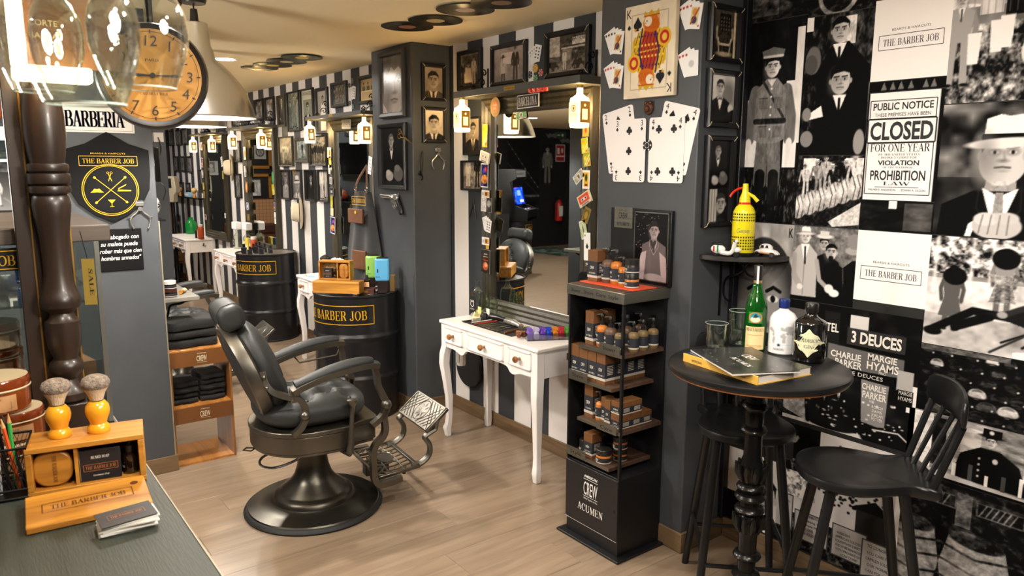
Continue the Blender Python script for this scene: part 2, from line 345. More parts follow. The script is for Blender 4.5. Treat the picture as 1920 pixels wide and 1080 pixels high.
SERIF={
 'A':(.82,lambda:_di(.14,0,.4,1,.05)+_di(.42,1,.68,0,TK)+_ba(.24,.58,.33)+_sf(.14,0)+_sf(.68,0,.15)),
 'B':(.74,lambda:_st(.18)+_ba(.18,.42,t1)+_ba(.18,.44,.53)+_ba(.18,.44,t0)+_arc(.4,.765,.19,.235,-90,90)+_arc(.42,.275,.23,.255,-90,90)),
 'C':(.76,lambda:_arc(.42,.5,.32,.48,48,312)+_tr(.67,.66,.95)),
 'D':(.82,lambda:_st(.18)+_ba(.18,.4,t1)+_ba(.18,.4,t0)+_arc(.38,.5,.33,.48,-90,90)),
 'E':(.7,lambda:_st(.18)+_ba(.18,.62,t1)+_ba(.18,.5,.52)+_ba(.18,.64,t0)+_tr(.61,.78,1)+_tr(.63,0,.24)+_tr(.49,.42,.62)),
 'F':(.66,lambda:_st(.18)+_ba(.18,.6,t1)+_ba(.18,.5,.52)+_tr(.59,.76,1)+_tr(.49,.42,.62)),
 'G':(.82,lambda:_arc(.42,.5,.32,.48,48,300)+_tr(.67,.68,.95)+_st(.62,.04,.42,s0=0)),
 'H':(.86,lambda:_st(.18)+_st(.68)+_ba(.18,.68,.52)),
 'I':(.38,lambda:_st(.19)),
 'J':(.56,lambda:_st(.36,.24,1,s0=0)+_arc(.22,.22,.215,.2,0,-150)+[ring2(.09,.17,.07,.07,10)]),
 'K':(.82,lambda:_st(.18)+_di(.24,.42,.62,.97,.05)+_di(.36,.58,.66,0,TK)+_sf(.62,1-TN,.11)+_sf(.68,0,.13)),
 'L':(.66,lambda:_st(.18)+_ba(.18,.6,t0)+_tr(.59,0,.3)),
 'M':(1.0,lambda:_st(.16,w=.05)+_di(.17,1,.48,.05,TK)+_di(.48,.05,.8,1,.05)+_st(.83)),
 'N':(.86,lambda:_st(.16,w=.05)+_di(.17,1,.68,.0,TK)+_st(.68,w=.05,s0=0)),
 'O':(.82,lambda:_arc(.41,.5,.31,.48,0,360,26)),
 'P':(.7,lambda:_st(.18)+_ba(.18,.42,t1)+_ba(.18,.42,.44)+_arc(.4,.72,.21,.28,-90,90)),
 'R':(.8,lambda:_st(.18)+_ba(.18,.42,t1)+_ba(.18,.42,.5)+_arc(.4,.745,.2,.25,-90,90)+_di(.42,.5,.66,.03,TK)+_sf(.7,0,.09)),
 'S':(.62,lambda:_rib([(.5,.83),(.4,.95),(.28,.97),(.15,.88),(.14,.74),(.26,.6),(.38,.48),(.48,.34),(.46,.14),(.33,.03),(.2,.04),(.1,.18)],[.05,.05,.05,.1,.13,.15,.15,.14,.1,.05,.05,.05])+_tr(.51,.7,.96)+_tr(.09,.04,.3)),
 'T':(.76,lambda:_st(.38,s1=0)+_ba(.06,.7,t1)+_tr(.07,.74,1)+_tr(.69,.74,1)),
 'U':(.84,lambda:_st(.18,.26,1,s0=0)+_st(.66,.26,1,w=.05,s0=0)+_arc(.42,.28,.24,.26,180,360)),
 'V':(.8,lambda:_di(.12,1,.42,0,TK)+_di(.42,0,.68,1,.05)+_sf(.13,1-TN,.14)+_sf(.68,1-TN,.11)),
 'W':(1.1,lambda:_di(.12,1,.34,0,TK)+_di(.34,0,.55,.9,.05)+_di(.53,1,.76,0,TK)+_di(.76,0,.98,1,.05)+_sf(.13,1-TN,.14)+_sf(.98,1-TN,.11)),
 'X':(.8,lambda:_di(.16,1,.64,0,TK)+_di(.64,1,.16,0,.05)+_sf(.16,1-TN)+_sf(.64,1-TN)+_sf(.16,0)+_sf(.64,0)),
 'Y':(.78,lambda:_di(.14,1,.4,.45,TK)+_di(.4,.45,.64,1,.05)+_st(.4,0,.48,s1=0)+_sf(.15,1-TN,.14)+_sf(.64,1-TN,.11)),
 'Z':(.7,lambda:_di(.1,0,.6,1,TK)+_ba(.08,.62,t1)+_ba(.08,.64,t0)),
 ' ':(.32,lambda:[]),'.':(.3,lambda:[ring2(.15,.07,.07,.07,8)]),"'":(.2,lambda:_rib([(.1,1),(.1,.72)],[.12,.04])),'-':(.4,lambda:_ba(.06,.34,.38,.08)),
}
def serif_polys(t,bold=1.0,gap=.0):
    x=0;out=[]
    for ch in t:
        w,f=SERIF[ch]
        for p in f():out.append([(a+x,b) for a,b in p])
        x+=w+gap
    return out,x
def text2d(t,font='serif',gap=0.0,shear=0,bold=0):
    """polygons of a line of text with cap height 1 and its width"""
    if font=='serif':return serif_polys(t,gap=gap)
    cu=bpy.data.curves.new('t','FONT');cu.body=t;cu.size=1.0;cu.resolution_u=3;cu.shear=shear;cu.space_character=1+gap;cu.offset=bold
    o=bpy.data.objects.new('t',cu);COL.objects.link(o);dg=bpy.context.evaluated_depsgraph_get();me=o.evaluated_get(dg).to_mesh()
    vs=[v.co.copy() for v in me.vertices];out=[[(vs[i].x/.73,vs[i].y/.73) for i in p.vertices] for p in me.polygons]
    o.evaluated_get(dg).to_mesh_clear();bpy.data.objects.remove(o);bpy.data.curves.remove(cu)
    xs=[p[0] for q in out for p in q] or [0,1];x0=min(xs);return [[(a-x0,b) for a,b in q] for q in out],max(xs)-x0
def letters(name,lines,mat,parent,loc=(0,0,0),rz=0,warp=None,eps=.0008,rot=None,flip=False):
    """lines: (text, centre x, base z, height, width or None, font[, gap, shear, bold]) or ('#', polygons)"""
    b=B()
    for L in lines:
        if L[0]=='#':polys=L[1]
        else:
            t,cx,bz,h,w=L[:5];font=L[5] if len(L)>5 else 'serif';ex=L[6:]
            ps,W=text2d(t,font,*ex);sx=(w/W) if w else h
            polys=[[(cx+(a-W/2)*sx,bz+c*h) for a,c in p] for p in ps]
        for p in polys:
            if flip:p=[(-a,c) for a,c in p][::-1]
            v=[(a,-eps,c) for a,c in p]
            if warp:v=[warp(q) for q in v]
            b.add(v,[tuple(range(len(v)))])
    me=bpy.data.meshes.new(name);me.from_pydata(b.v,[],b.f);me.materials.append(mat);return link(name,me,parent,loc,rz,rot=rot)
def box_lines(x0,x1,z0,z1,w,n=1):                # outline of a rectangle as polygons
    def hor(z):return [[(x0+(x1-x0)*i/n,z-w/2),(x0+(x1-x0)*(i+1)/n,z-w/2),(x0+(x1-x0)*(i+1)/n,z+w/2),(x0+(x1-x0)*i/n,z+w/2)] for i in range(n)]
    return hor(z0)+hor(z1)+[[(x0-w/2,z0),(x0+w/2,z0),(x0+w/2,z1),(x0-w/2,z1)],[(x1-w/2,z0),(x1+w/2,z0),(x1+w/2,z1),(x1-w/2,z1)]]
# ---------------------------------------------------------------- the setting
DARK=M('slate_paint','44474b',.42,noise=.06,nscale=9,bump=.10,bscale=45)
BLACKW=M('black_wall_paint','18181a',.5,bump=.06)
CEIL=M('ceiling_paint','f6e4bc',.8,bump=.03,bscale=90)
BASEW=wood('baseboard_wood','54422f','7d6549','X',1.0,.5)
BASEY=wood('baseboard_wood_y','54422f','7d6549','Y',1.0,.5)
PLANK=wood('laminate','7a6856','96826d','Y',.8,.3,rnd=.06,spec=.5)
STR_A=stripes('stripes_near',.3465,-4.21);STR_B=stripes('stripes_far',.331,-5.97)
fl=structure(bx('floor',M('floor_base','6b5a48',.7),-12.5,1.0,-5.7,2.9,-.06,-.007))
_pl={}
for r in range(58):
    x0=-12.5+r*.205;st=[.15,.55,1.0,.35,.8][r % 5];ys=[-.45]+[y for y in (st,st+1.29,st+2.58) if y<2.7]+[2.85]
    for a,b in zip(ys[:-1],ys[1:]):
        k=round(b-a,3)
        if k not in _pl:
            o=bx('plank',PLANK,0,.2042,0,k-.0012,-.007,0,fl,bev=.0007,seg=1);_pl[k]=o.data;o.location=(x0,a,0)
        else:o=link('plank',_pl[k],fl,(x0,a,0),bev=.0007,seg=1)
bx('plank_field',PLANK,-12.5,-.6,-5.6,-.45,-.007,0,fl);bx('plank_field',PLANK,-.6,1,-5.6,2.8,-.007,0,fl)
structure(bx('ceiling',CEIL,-12.6,1.1,-5.7,2.9,2.515,2.6))
structure(bx('wall_right',STR_A,-4.95,-2.1,2.81,2.9,-.06,2.515));structure(bx('wall_right',STR_B,-12.6,-4.95,2.81,2.9,-.06,2.515))
MUR=structure(bx('wall_mural',M('mural_backing','141414',.6),-2.1,1.0,2.793,2.9,-.06,2.515))
structure(bx('wall_pillar',DARK,-4.995,-4.42,2.51,2.809,0,2.515,bev=.008));structure(bx('wall_pillar',DARK,-2.63,-2.043,2.50,2.809,0,2.515,bev=.006))
structure(bx('trim_1',M('black_trim','15161a',.35),-2.043,-2.018,2.755,2.793,.1,2.515,bev=.004))
structure(bx('wall_left',DARK,-5.3,-4.375,-1.2,.91,0,2.515,bev=.004))
structure(bx('wall_stub',DARK,-7.3,-6.62,.9,1.18,0,2.515));structure(bx('wall_panel',DARK,-7.5,-7.3,.9,1.625,0,2.515,bev=.004))
structure(bx('wall_partition',M('blue_grey_paint','41474d',.5,bump=.05),-12.5,-8.9,.9,1.0,0,2.515))
structure(bx('wall_back',BLACKW,-12.6,-12.5,-5.7,2.9,0,2.515));structure(bx('wall_far_left',BLACKW,-12.6,-4.,-5.7,-5.6,0,2.515))
structure(bx('wall_bar',DARK,-5.3,1.0,-1.3,-1.2,0,2.515));structure(bx('wall_front',DARK,1.0,1.1,-1.3,2.9,0,2.515))
structure(bx('wall_hall',BLACKW,-4.1,-4.0,-5.6,-1.3,0,2.515))
def base(name,x0,x1,y0,y1,mat=BASEW,h=.093):structure(bx(name,mat,x0,x1,y0,y1,0,h,bev=.002))
base('baseboard_right',-4.42,-2.63,2.797,2.81);base('baseboard_right',-12.5,-4.995,2.797,2.81)
base('baseboard_pillar',-5.007,-4.408,2.498,2.51);base('baseboard_pillar',-4.42,-4.408,2.51,2.797,BASEY)
base('baseboard_pillar',-2.642,-2.031,2.488,2.50);base('baseboard_pillar',-2.043,-2.031,2.50,2.78,BASEY)
base('baseboard_mural',-2.031,1.0,2.781,2.793);base('baseboard_left',-4.375,-4.363,-.3,.922,BASEY);base('baseboard_left',-5.3,-4.375,.91,.922)
base('baseboard_far',-11.0,-4.1,-5.6,-5.588)
structure(bx('trim_2',M('metal_corner','b9ae98',.4,.8),-4.379,-4.371,.907,.914,.093,1.42))

# ---- mural: black and white photographs printed on the wall
MP=print_mat('print_matt',.8,.12)
def mural(x0,x1,z0,z1,label,res=300,bg=.1):
    res=int(res*1.25)
    p=Pic(x1-x0,z1-z0,res,bg);p.pos=((x0+x1)/2,2.7915,(z0+z1)/2);p.lab=label;return p
def put(p):p.c=np.clip((p.c-.42)*1.22+.42,.012,.96);p.tint((1.0,.975,.96));o=p.obj('mural_photo',MUR,p.pos,mat=MP);o['label']=p.lab;return o
p=mural(-2.03,-1.76,2.318,2.5,'dark mural strip over the soldier',200,.12);p.rect(0,.1,.5,1,.3).noise(9,.3,5).ell(.8,.6,.25,.3,.06);put(p)
p=mural(-2.03,-1.76,1.487,2.315,'mural photo of a standing soldier in uniform with peaked cap')
p.rect(0,.05,1,1,.09).rect(.0,.28,.42,.62,.86).rect(.72,.28,.93,.7,.82).rect(.86,.4,.97,.95,.8).noise(30,.9,3,(0,0,1,.27)).rect(0,0,1,.27,.03,.45)
for sx in (-1,1):
    p.line([(.45+sx*.09,.45),(.45+sx*.12,.28),(.45+sx*.12,.2)],.075,.42);p.line([(.45+sx*.12,.24),(.45+sx*.13,.12)],.06,.12);p.ell(.45+sx*.17,.1,.1,.016,.1)
    p.line([(.45+sx*.27,.66),(.45+sx*.36,.53),(.45+sx*.36,.42)],.062,.4);p.ell(.45+sx*.36,.395,.055,.03,.82)
p.poly([(.17,.42),(.2,.67),(.37,.72),(.55,.72),(.72,.66),(.72,.42),(.6,.4),(.3,.4)],.47).poly([(.38,.715),(.46,.68),(.53,.715)],.8).line([(.2,.51),(.7,.51)],.028,.15).line([(.3,.71),(.68,.53)],.014,.2)
for q in (.6,.46):p.rect(.25,q-.03,.4,q+.025,.4).rect(.52,q-.03,.66,q+.025,.4).line([(.25,q+.025),(.4,q+.025)],.004,.2)
for q in (.67,.63,.58,.54,.47):p.ell(.46,q,.016,.005,.85)
head(p,.46,.775,.052,.8,.1);p.ell(.46,.825,.22,.018,.13);p.poly([(.29,.82),(.26,.855),(.46,.872),(.66,.855),(.63,.82)],.42).line([(.3,.827),(.62,.827)],.012,.75)
p.noise(14,.07,5).noise(40,.1,6,(.2,.3,.75,.72));put(p)
p=mural(-1.76,-1.487,1.767,2.3,'mural photo of two men in dark suits, one reading a paper',bg=.1)
p.rect(.45,.6,1,1,.2).rect(.5,.78,.75,.97,.75).noise(18,.35,2).poly([(.7,.35),(1,.5),(1,.1),(.75,.1)],.45).rect(.0,.9,.1,1,.85)
p.poly([(.18,0),(.22,.62),(.4,.78),(.66,.8),(.98,.62),(1,0)],.05);head(p,.52,.88,.085,.72,.08);p.poly([(.42,.79),(.52,.67),(.62,.79)],.9).line([(.52,.76),(.52,.68)],.02,.1)
p.ell(.13,.69,.12,.1,.4).ell(.1,.66,.1,.07,.32)
p.poly([(.3,0),(.32,.36),(.5,.5),(.72,.5),(.95,.4),(1,0)],.035);head(p,.57,.53,.1,.7,.07);p.poly([(.47,.43),(.57,.3),(.67,.43)],.92).line([(.57,.4),(.57,.31)],.02,.08)
p.poly([(.1,.3),(.3,.36),(.34,.28),(.12,.26)],.9).ell(.08,.3,.07,.05,.5).ell(.9,.09,.08,.09,.55).ell(.1,.12,.1,.06,.5);put(p)
p=mural(-1.76,-1.487,2.303,2.5,'mural photo of a spare car wheel');p.ell(.45,.35,.3,.42,.55).ell(.45,.35,.24,.33,.12).rect(.3,.4,.62,.5,.5).noise(14,.3,8);put(p)
p=mural(-1.76,-1.487,1.487,1.764,'mural photo of men rolling a row of barrels',bg=.12)
p.rect(.08,.72,.28,.97,.85).rect(.74,.62,1,.97,.8).noise(22,.3,4).poly([(.5,.1),(1,.38),(1,.05),(.6,0)],.75).poly([(0,.0),(.15,0),(.6,.3),(1,.46),(1,.36),(.5,.05)],.1)
for i,x in enumerate((.14,.34,.48,.58,.78,.92)):
    h=.55+.08*(i % 3);figure(p,x,.42,h*.85,[.75,.5,.66,.08,.06,.8][i],skin=.7,hair=.1,hat=[None,.85,.3,.85,.8,.75][i],lean=-.05)
for i in range(6):
    x=.08+i*.17;y=.27+i*.06;p.ell(x,y,.13,.19,.62,rot=-25).ell(x-.03,y+.04,.08,.12,.8,rot=-25,soft=.03)
    for k in (-.05,.02,.08):p.line([(x+k-.03,y+.16),(x+k+.03,y),(x+k+.0,y-.17)],.012,.2)
p.noise(30,.18,6);put(p)
p=mural(-1.487,-1.217,2.033,2.32,'white mural panel with the shop sign lettering',40,.97);put(p)
p=mural(-1.487,-1.217,2.323,2.5,'dark mural strip above the white panel',60,.08);p.noise(8,.1,3);put(p)
p=mural(-1.487,-1.217,1.994,2.03,'dark mural strip with small bunting',300,.07)
for k in (.2,.32,.43,.56,.75,.85):p.poly([(k-.04,.15),(k,.95),(k+.04,.15)],.45)
put(p)
p=mural(-1.487,-1.217,1.6,1.99,'mural photo of a closed by public notice poster',200,.9);p.noise(12,.08,2).rect(0,0,.02,1,.05).rect(.95,0,1,1,.1);put(p)
p=mural(-1.487,-1.217,1.486,1.597,'dark mural strip of a door below the notice',200,.1);p.rect(.4,.75,.5,1,.9).rect(.62,.05,.97,.95,.3).noise(6,.12,1);put(p)
p=mural(-1.217,-.74,1.937,2.5,'mural photo of a barn with men and barrels',260,.45)
p.rect(0,.55,1,1,.82).poly([(.05,.58),(.05,.82),(.36,1),(.68,.8),(.68,.5)],.62).poly([(0,.8),(.36,1.02),(.72,.78),(.7,.74),(.36,.96),(.02,.76)],.2).rect(.34,.48,.5,.77,.13).rect(.18,.5,.33,.77,.75).rect(.7,.5,.95,.72,.6)
for k in range(14):p.line([(.05+k*.045,.5),(.05+k*.045,.8)],.003,.45)
p.rect(0,0,1,.4,.32).noise(26,.75,7,(0,0,1,.45)).noise(8,.15,4)
figure(p,.06,.1,.55,.6,hat=.7);figure(p,.66,.12,.55,.3,legs=.15,hat=.1);figure(p,.82,.12,.5,.75,hat=.2)
for x,y in ((.16,.3),(.3,.36),(.36,.38)):p.poly([(x-.045,y+.1),(x+.045,y+.1),(x+.035,y-.08),(x-.035,y-.08)],.88)
p.ell(.6,.3,.13,.1,.7,rot=25).ell(.52,.27,.06,.08,.8)
for k in (-.06,0,.06):p.line([(.6+k,.39+k*.3),(.61+k,.22+k*.3)],.015,.25)
put(p)
p=mural(-1.217,-.74,1.487,1.933,'mural photo of a man in a pale fedora clasping his hands',260,.25)
p.noise(5,.55,11).rect(0,0,1,.45,.12,.6);bust(p,.42,.62,.2,.74,.1,.07,.92,.55,look=0);p.ell(.42,.56,.15,.17,.74)
head(p,.42,.62,.195,.74,.1,hat=.88,band=.1);p.ell(.3,.6,.05,.12,.5,soft=.06);p.noise(60,.12,3,(.36,.1,.48,.42));p.poly([(.22,0),(.24,.1),(.3,.14),(.26,0)],.92).ell(.42,.09,.16,.1,.7).ell(.35,.14,.08,.05,.76).ell(.48,.15,.08,.045,.72)
for k in range(4):p.line([(.33+k*.055,.17),(.31+k*.06,.03)],.008,.42)
put(p)
p=mural(-2.03,-1.76,.98,1.483,'mural photo of a close up face under lettering',260,.6)
p.noise(5,.2,9);p.ell(.5,.3,.62,.58,.22).ell(.52,.2,.42,.5,.5,soft=.06).ell(.3,.22,.16,.3,.34,soft=.08)
for x in (.36,.7):p.line([(x-.12,.42),(x,.46),(x+.12,.43)],.03,.08);p.ell(x,.36,.1,.03,.75).ell(x,.36,.045,.03,.04)
p.line([(.53,.38),(.56,.16)],.03,.3,soft=.02).ell(.54,.13,.12,.03,.25,soft=.02).poly([(.36,.02),(.54,.05),(.74,.02),(.54,-.03)],.2);put(p)
p=mural(-1.76,-1.487,1.178,1.483,'mural photo of a man in a pale suit and hat among other men',280,.32)
p.rect(.0,.5,1,1,.42).noise(16,.2,2);p.poly([(.3,0),(.38,.6),(.55,.68),(.75,.55),(.8,0)],.1);head(p,.5,.78,.08,.7,.1,face=True);p.ell(.5,.88,.13,.03,.8).rect(.43,.88,.57,.95,.75)
p.poly([(.5,0),(.52,.48),(.66,.56),(.8,.5),(.86,0)],.07);head(p,.62,.68,.1,.74,.07);p.ell(.62,.6,.04,.035,.1)
p.poly([(.02,.05),(.0,.62),(.1,.74),(.27,.76),(.4,.64),(.42,.06)],.66).poly([(.13,.76),(.2,.5),(.27,.76)],.9).line([(.2,.72),(.21,.5)],.025,.08).line([(.2,.5),(.2,.08)],.01,.45);head(p,.2,.86,.09,.8,.3,hat=.85,band=.6)
p.line([(.02,.6),(.03,.35),(.14,.2)],.09,.6).ell(.15,.18,.05,.04,.8).line([(.4,.55),(.46,.3),(.6,.2)],.06,.6).ell(.62,.2,.07,.06,.82).ell(.7,.15,.08,.05,.85).rect(0,0,1,.05,.05)
p.poly([(.85,0),(.82,.5),(.95,.6),(1,.6),(1,0)],.06).ell(.95,.72,.12,.05,.6).ell(.96,.84,.1,.1,.5);put(p)
p=mural(-1.487,-1.217,1.213,1.483,'white mural panel with the shop sign lettering',40,.97);put(p)
p=mural(-1.217,-.69,1.092,1.483,'mural photo of children by a man in a deck chair',260,.78)
p.rect(0,.62,1,1,.55).noise(24,1.1,5,(0,.66,1,1)).rect(0,0,1,.3,.66).noise(9,.25,3)
for x in (.04,.26,.38,.6):p.line([(x,.5),(x+.01,1)],.02,.9,soft=.02)
figure(p,.16,.16,.6,.35,skin=.35,skirt=True,hair=.06,face=False);p.ell(.17,.65,.075,.08,.07)
figure(p,.46,.34,.6,.55,skin=.4,skirt=True,hair=.06,face=False);p.ell(.46,.84,.08,.09,.07).noise(40,.3,2,(.38,.45,.54,.7))
p.line([(.52,.7),(.66,.62)],.03,.35).line([(.05,.14),(.3,.36),(.55,.34)],.07,.06).line([(.2,.2),(.4,.33)],.08,.05).ell(.06,.13,.06,.04,.05).poly([(.36,.36),(.58,.42),(.72,.62),(.9,.62),(.98,.4),(.7,.24)],.13).line([(.76,.55),(.56,.42),(.48,.36)],.05,.2).ell(.47,.36,.03,.03,.6)
head(p,.78,.72,.09,.5,.05,look=-1);p.line([(.6,.1),(.9,.45)],.02,.12).line([(.48,.12),(.98,.5)],.018,.1).line([(.8,.05),(.75,.35)],.02,.15).line([(.42,.02),(.6,.2)],.02,.2).poly([(.55,.05),(.72,.09),(.7,-.01),(.56,-.02)],.9);put(p)
p=mural(-1.76,-1.217,.663,1.175,'mural photo of a night street with neon club signs',300,.06)
p.noise(7,.16,6).rect(.5,.74,.63,.95,.75).rect(.3,.35,.42,.95,.14).rect(.0,.8,.2,.93,.4,.8).poly([(.48,.85),(.9,.85),(.9,.72),(.48,.72)],.22).poly([(.34,.7),(.9,.68),(.9,.54),(.34,.52)],.4).poly([(.34,.52),(.92,.54),(.92,.47),(.34,.47)],.02)
p.rect(.94,.3,1,.5,.85).poly([(.61,.47),(.81,.46),(.8,.12),(.63,.14)],.5).poly([(.86,.6),(.97,.6),(.97,.45),(.86,.45)],.65).rect(.87,.34,.98,.46,.1).poly([(0,.35),(.17,.28),(.2,.02),(0,.08)],.6).noise(22,.35,3,(0,0,.2,.35)).rect(0,0,1,.03,.75)
for x,h in ((.24,.33),(.34,.31),(.45,.36)):figure(p,x,.02,h,.09,skin=.4,hair=.03,face=False)
p.ell(.88,.04,.25,.1,.04).ell(.4,.05,.2,.05,.1)
rng=random.Random(3)
for k in range(46):p.ell(rng.uniform(.2,.95),rng.uniform(.03,.32),rng.uniform(.003,.012),rng.uniform(.002,.008),.85)
p.line([(.72,.1),(.9,.12),(1,.05)],.01,.8);put(p)
p=mural(-2.03,-1.76,.663,.976,'mural photo of a wet street beside a wall',200,.14);p.noise(10,.35,3).rect(.4,0,.8,.4,.55,.5).noise(30,.25,8);put(p)
p=mural(-1.217,-.64,.845,1.089,'mural photo of rows of parked old cars',300,.05);rng=random.Random(5)
for row in range(6):
    for c in range(9):
        x=.04+c*.12+(row % 2)*.06+rng.uniform(-.02,.02);y=.92-row*.17;s=.7+row*.12;t=rng.choice((.1,.12,.18,.3,.75,.2));p.ell(x,y,.045*s,.07*s,t).ell(x,y+.03,.03*s,.04*s,t*.5).ell(x,y-.02,.048*s,.05*s,t*.9).line([(x-.04*s,y-.06*s),(x+.04*s,y-.06*s)],.012,.02).ell(x+.03,y-.03,.006,.012,.8)
p.rect(0,.93,.5,1,.35).noise(26,.2,2);put(p)
p=mural(-1.238,-.62,.603,.842,'mural photo of a policeman behind a bar',300,.5)
p.rect(0,.1,.14,.98,.85).rect(.14,.2,.22,.95,.12).rect(.22,.2,.45,.98,.6).rect(.3,.3,.4,.9,.75).rect(.62,.3,.98,1,.8)
for k in range(9):p.line([(.62+k*.045,.2),(.62+k*.045,1)],.012,.15 if k % 2 else .4)
p.rect(.7,.4,.82,.85,.4).noise(14,.3,4);p.poly([(.26,.1),(.3,.5),(.4,.66),(.5,.66),(.6,.5),(.65,.1)],.04);head(p,.45,.77,.09,.8,.05);p.ell(.45,.85,.06,.025,.04).rect(.405,.85,.5,.96,.05).ell(.45,.91,.012,.03,.8).ell(.48,.5,.014,.04,.8);[p.ell(.4,.22+.09*k,.006,.016,.8) for k in range(4)]
for k in range(9):p.rect(.18+k*.085,.08,.2+k*.085,.26+(k % 3)*.05,.9 if k % 2 else .3)
p.poly([(0,.16),(1,.02),(1,-.1),(0,.05)],.7).rect(0,0,1,.04,.05);put(p)
p=mural(-1.238,-.6,.1,.6,'mural photo of wooden barrels under a carved bar',300,.06)
p.poly([(0,.98),(1,.92),(1,.84),(0,.9)],.2)
for x in (.06,.4,.74):p.rect(x,.82,x+.24,.92,.3).rect(x+.01,.83,x+.23,.91,.1);[p.line([(x+.02+k*.03,.83),(x+.05+k*.03,.91)],.008,.5) for k in range(6)]
p.rect(.3,.7,.38,.95,.35)
for x,s in ((.08,.9),(.42,1.1),(.82,1.05)):
    p.poly([(x-.13*s,.62),(x-.17*s,.38),(x-.13*s,.08),(x+.13*s,.08),(x+.17*s,.38),(x+.13*s,.62)],.55).ell(x,.62,.13*s,.06,.2).ell(x,.61,.11*s,.045,.1)
    for y in (.52,.4,.27,.16):p.line([(x-.165*s,y+.02),(x,y-.03),(x+.165*s,y+.02)],.018,.2)
    p.ell(x-.05,.38,.05,.25,.65,soft=.08,al=.5)
p.noise(30,.25,12);put(p)
p=mural(-1.76,-1.238,.1,.643,'mural photo of a march with placards',300,.75)
p.rect(0,.62,.35,1,.08).rect(0,.0,1,.28,.12).noise(30,.5,2,(0,0,1,.25));rng=random.Random(8)
for k in range(120):p.ell(rng.gauss(.55,.2),rng.gauss(.62,.1),.012,.01,.1)
p.noise(34,.8,5,(0,.42,.34,.72)).rect(.68,.3,.95,.52,.2).poly([(.62,.5),(.82,.6),(.97,.5)],.12)
for x,y,w,h in ((-.02,.12,.17,.3),(.17,.08,.3,.24),(.5,.07,.28,.26),(.74,.0,.28,.3)):p.rect(x,y,x+w,y+h,.3).rect(x+.01,y+.012,x+w-.01,y+h-.012,.66)
p.rect(.96,0,1,1,.9);p.rect(.1,.95,.35,1.0,.1).rect(0,.7,.12,.98,.2);head(p,.12,.9,.05,.6,.06,hat=.1);put(p)
p=mural(-2.03,-1.76,.1,.66,'mural photo of a man in a tie on a pale ground',240,.8);p.noise(4,.15,3).rect(0,.62,1,1,.2);bust(p,.72,.3,.16,.7,.1,.1);p.rect(0,0,.5,.25,.08);put(p)
for i,(a,b) in enumerate(((-.6,.2),(.2,1.0))):
    for j,(c,d) in enumerate(((.1,.6),(.6,1.1),(1.1,1.6),(1.6,2.5))):
        x0={0:-.6,1:-.62,2:-.64,3:-.69}[0] if i else max(a,[-.6,-.62,-.69,-.74][j]);p=mural(a if i else [-.6,-.62,-.69,-.74][j],b-.003,c,d-.003,'mural photo of a crowd in a street',60,.3);p.noise(6,.5,30+i*4+j)
        for q in range(4):figure(p,.15+q*.23,.05,.75,.1+.12*q,hat=.6)
        put(p)
INK=M('black_ink','1b1a1e',.6);INKW=M('white_ink','e8e2d8',.6);GOLD=M('gold_ink','d8a61e',.45,.3);GREYI=M('grey_ink','8a8684',.6)
def sign_text(cx,z,k,sc=1.0):
    return [('BEARDS & HAIRCUTS',cx,z+.052*k,.0085*k,.135*k,'sans',.05),('THE BARBER JOB',cx,z,.024*k,.195*k,'serif',.04),('#',box_lines(cx-.113*k,cx+.113*k,z-.013*k,z+.038*k,.0022*k))]
letters('lettering',sign_text(-1.352,2.155,1.0)+sign_text(-1.352,1.31,1.0),INK,MUR,(0,2.7915,0))
nx=-1.358
letters('lettering',[('PUBLIC NOTICE',nx,1.928,.026,.215,'sans',0,0,.02),('THESE PREMISES HAVE BEEN',nx,1.904,.0135,.2,'sans'),('CLOSED',nx,1.822,.064,.225,'sans',0,0,.03),('FOR ONE YEAR',nx,1.777,.028,.215,'serif'),('BY THE UNITED STATES',nx,1.763,.007,.15,'serif'),('DISTRICT COURT FOR',nx,1.752,.007,.13,'serif'),('VIOLATION',nx,1.728,.018,.15,'sans',0,0,.03),('OF THE NATIONAL',nx,1.717,.006,.11,'serif'),('PROHIBITION',nx,1.674,.036,.2,'sans',0,0,.02),('LAW',nx,1.655,.013,.1,'serif'),('PALMER E. ANDERSON',nx-.052,1.634,.008,.1,'sans'),('EDWIN A. OLSON',nx+.062,1.634,.008,.085,'sans'),('#',box_lines(nx-.118,nx+.118,1.897,1.962,.003)+box_lines(nx-.122,nx+.122,1.81,1.895,.005)+box_lines(nx-.118,nx+.118,1.622,1.808,.003)+_ba(nx-.08,nx+.08,1.648,.002))],INK,MUR,(0,2.7912,0))
letters('lettering',[('3 DEUCES',-1.383,1.044,.045,.195,'sans',0,0,.03),('MARGIE',-1.353,.987,.026,.112,'sans',0,0,.02),('HYAMS',-1.35,.951,.031,.122,'sans',0,0,.02),('TRIO',-1.35,.938,.01,.03,'sans'),('CHARLIE',-1.498,.972,.026,.125,'sans',0,0,.02),('PARKER',-1.485,.938,.03,.11,'sans',0,0,.02),('THREE DEUCES',-1.44,.912,.016,.19,'sans',.05),('CHARLIE',-1.376,.868,.024,.094,'sans',0,0,.02),('PARKER',-1.372,.834,.028,.094,'sans',0,0,.02),('AND',-1.38,.82,.01,.02,'sans'),('ROACH',-1.357,.8,.012,.042,'sans'),('DAVIS',-1.357,.784,.012,.038,'sans'),('JORDAN',-1.355,.768,.012,.044,'sans'),('POTTER',-1.355,.752,.012,.042,'sans'),('HOTEL',-1.585,1.07,.035,.1,'sans',0,0,.02),('MARGIE',-1.257,.88,.016,.05,'sans'),('HYAMS',-1.257,.858,.016,.05,'sans')],INKW,MUR,(0,2.7905,0))
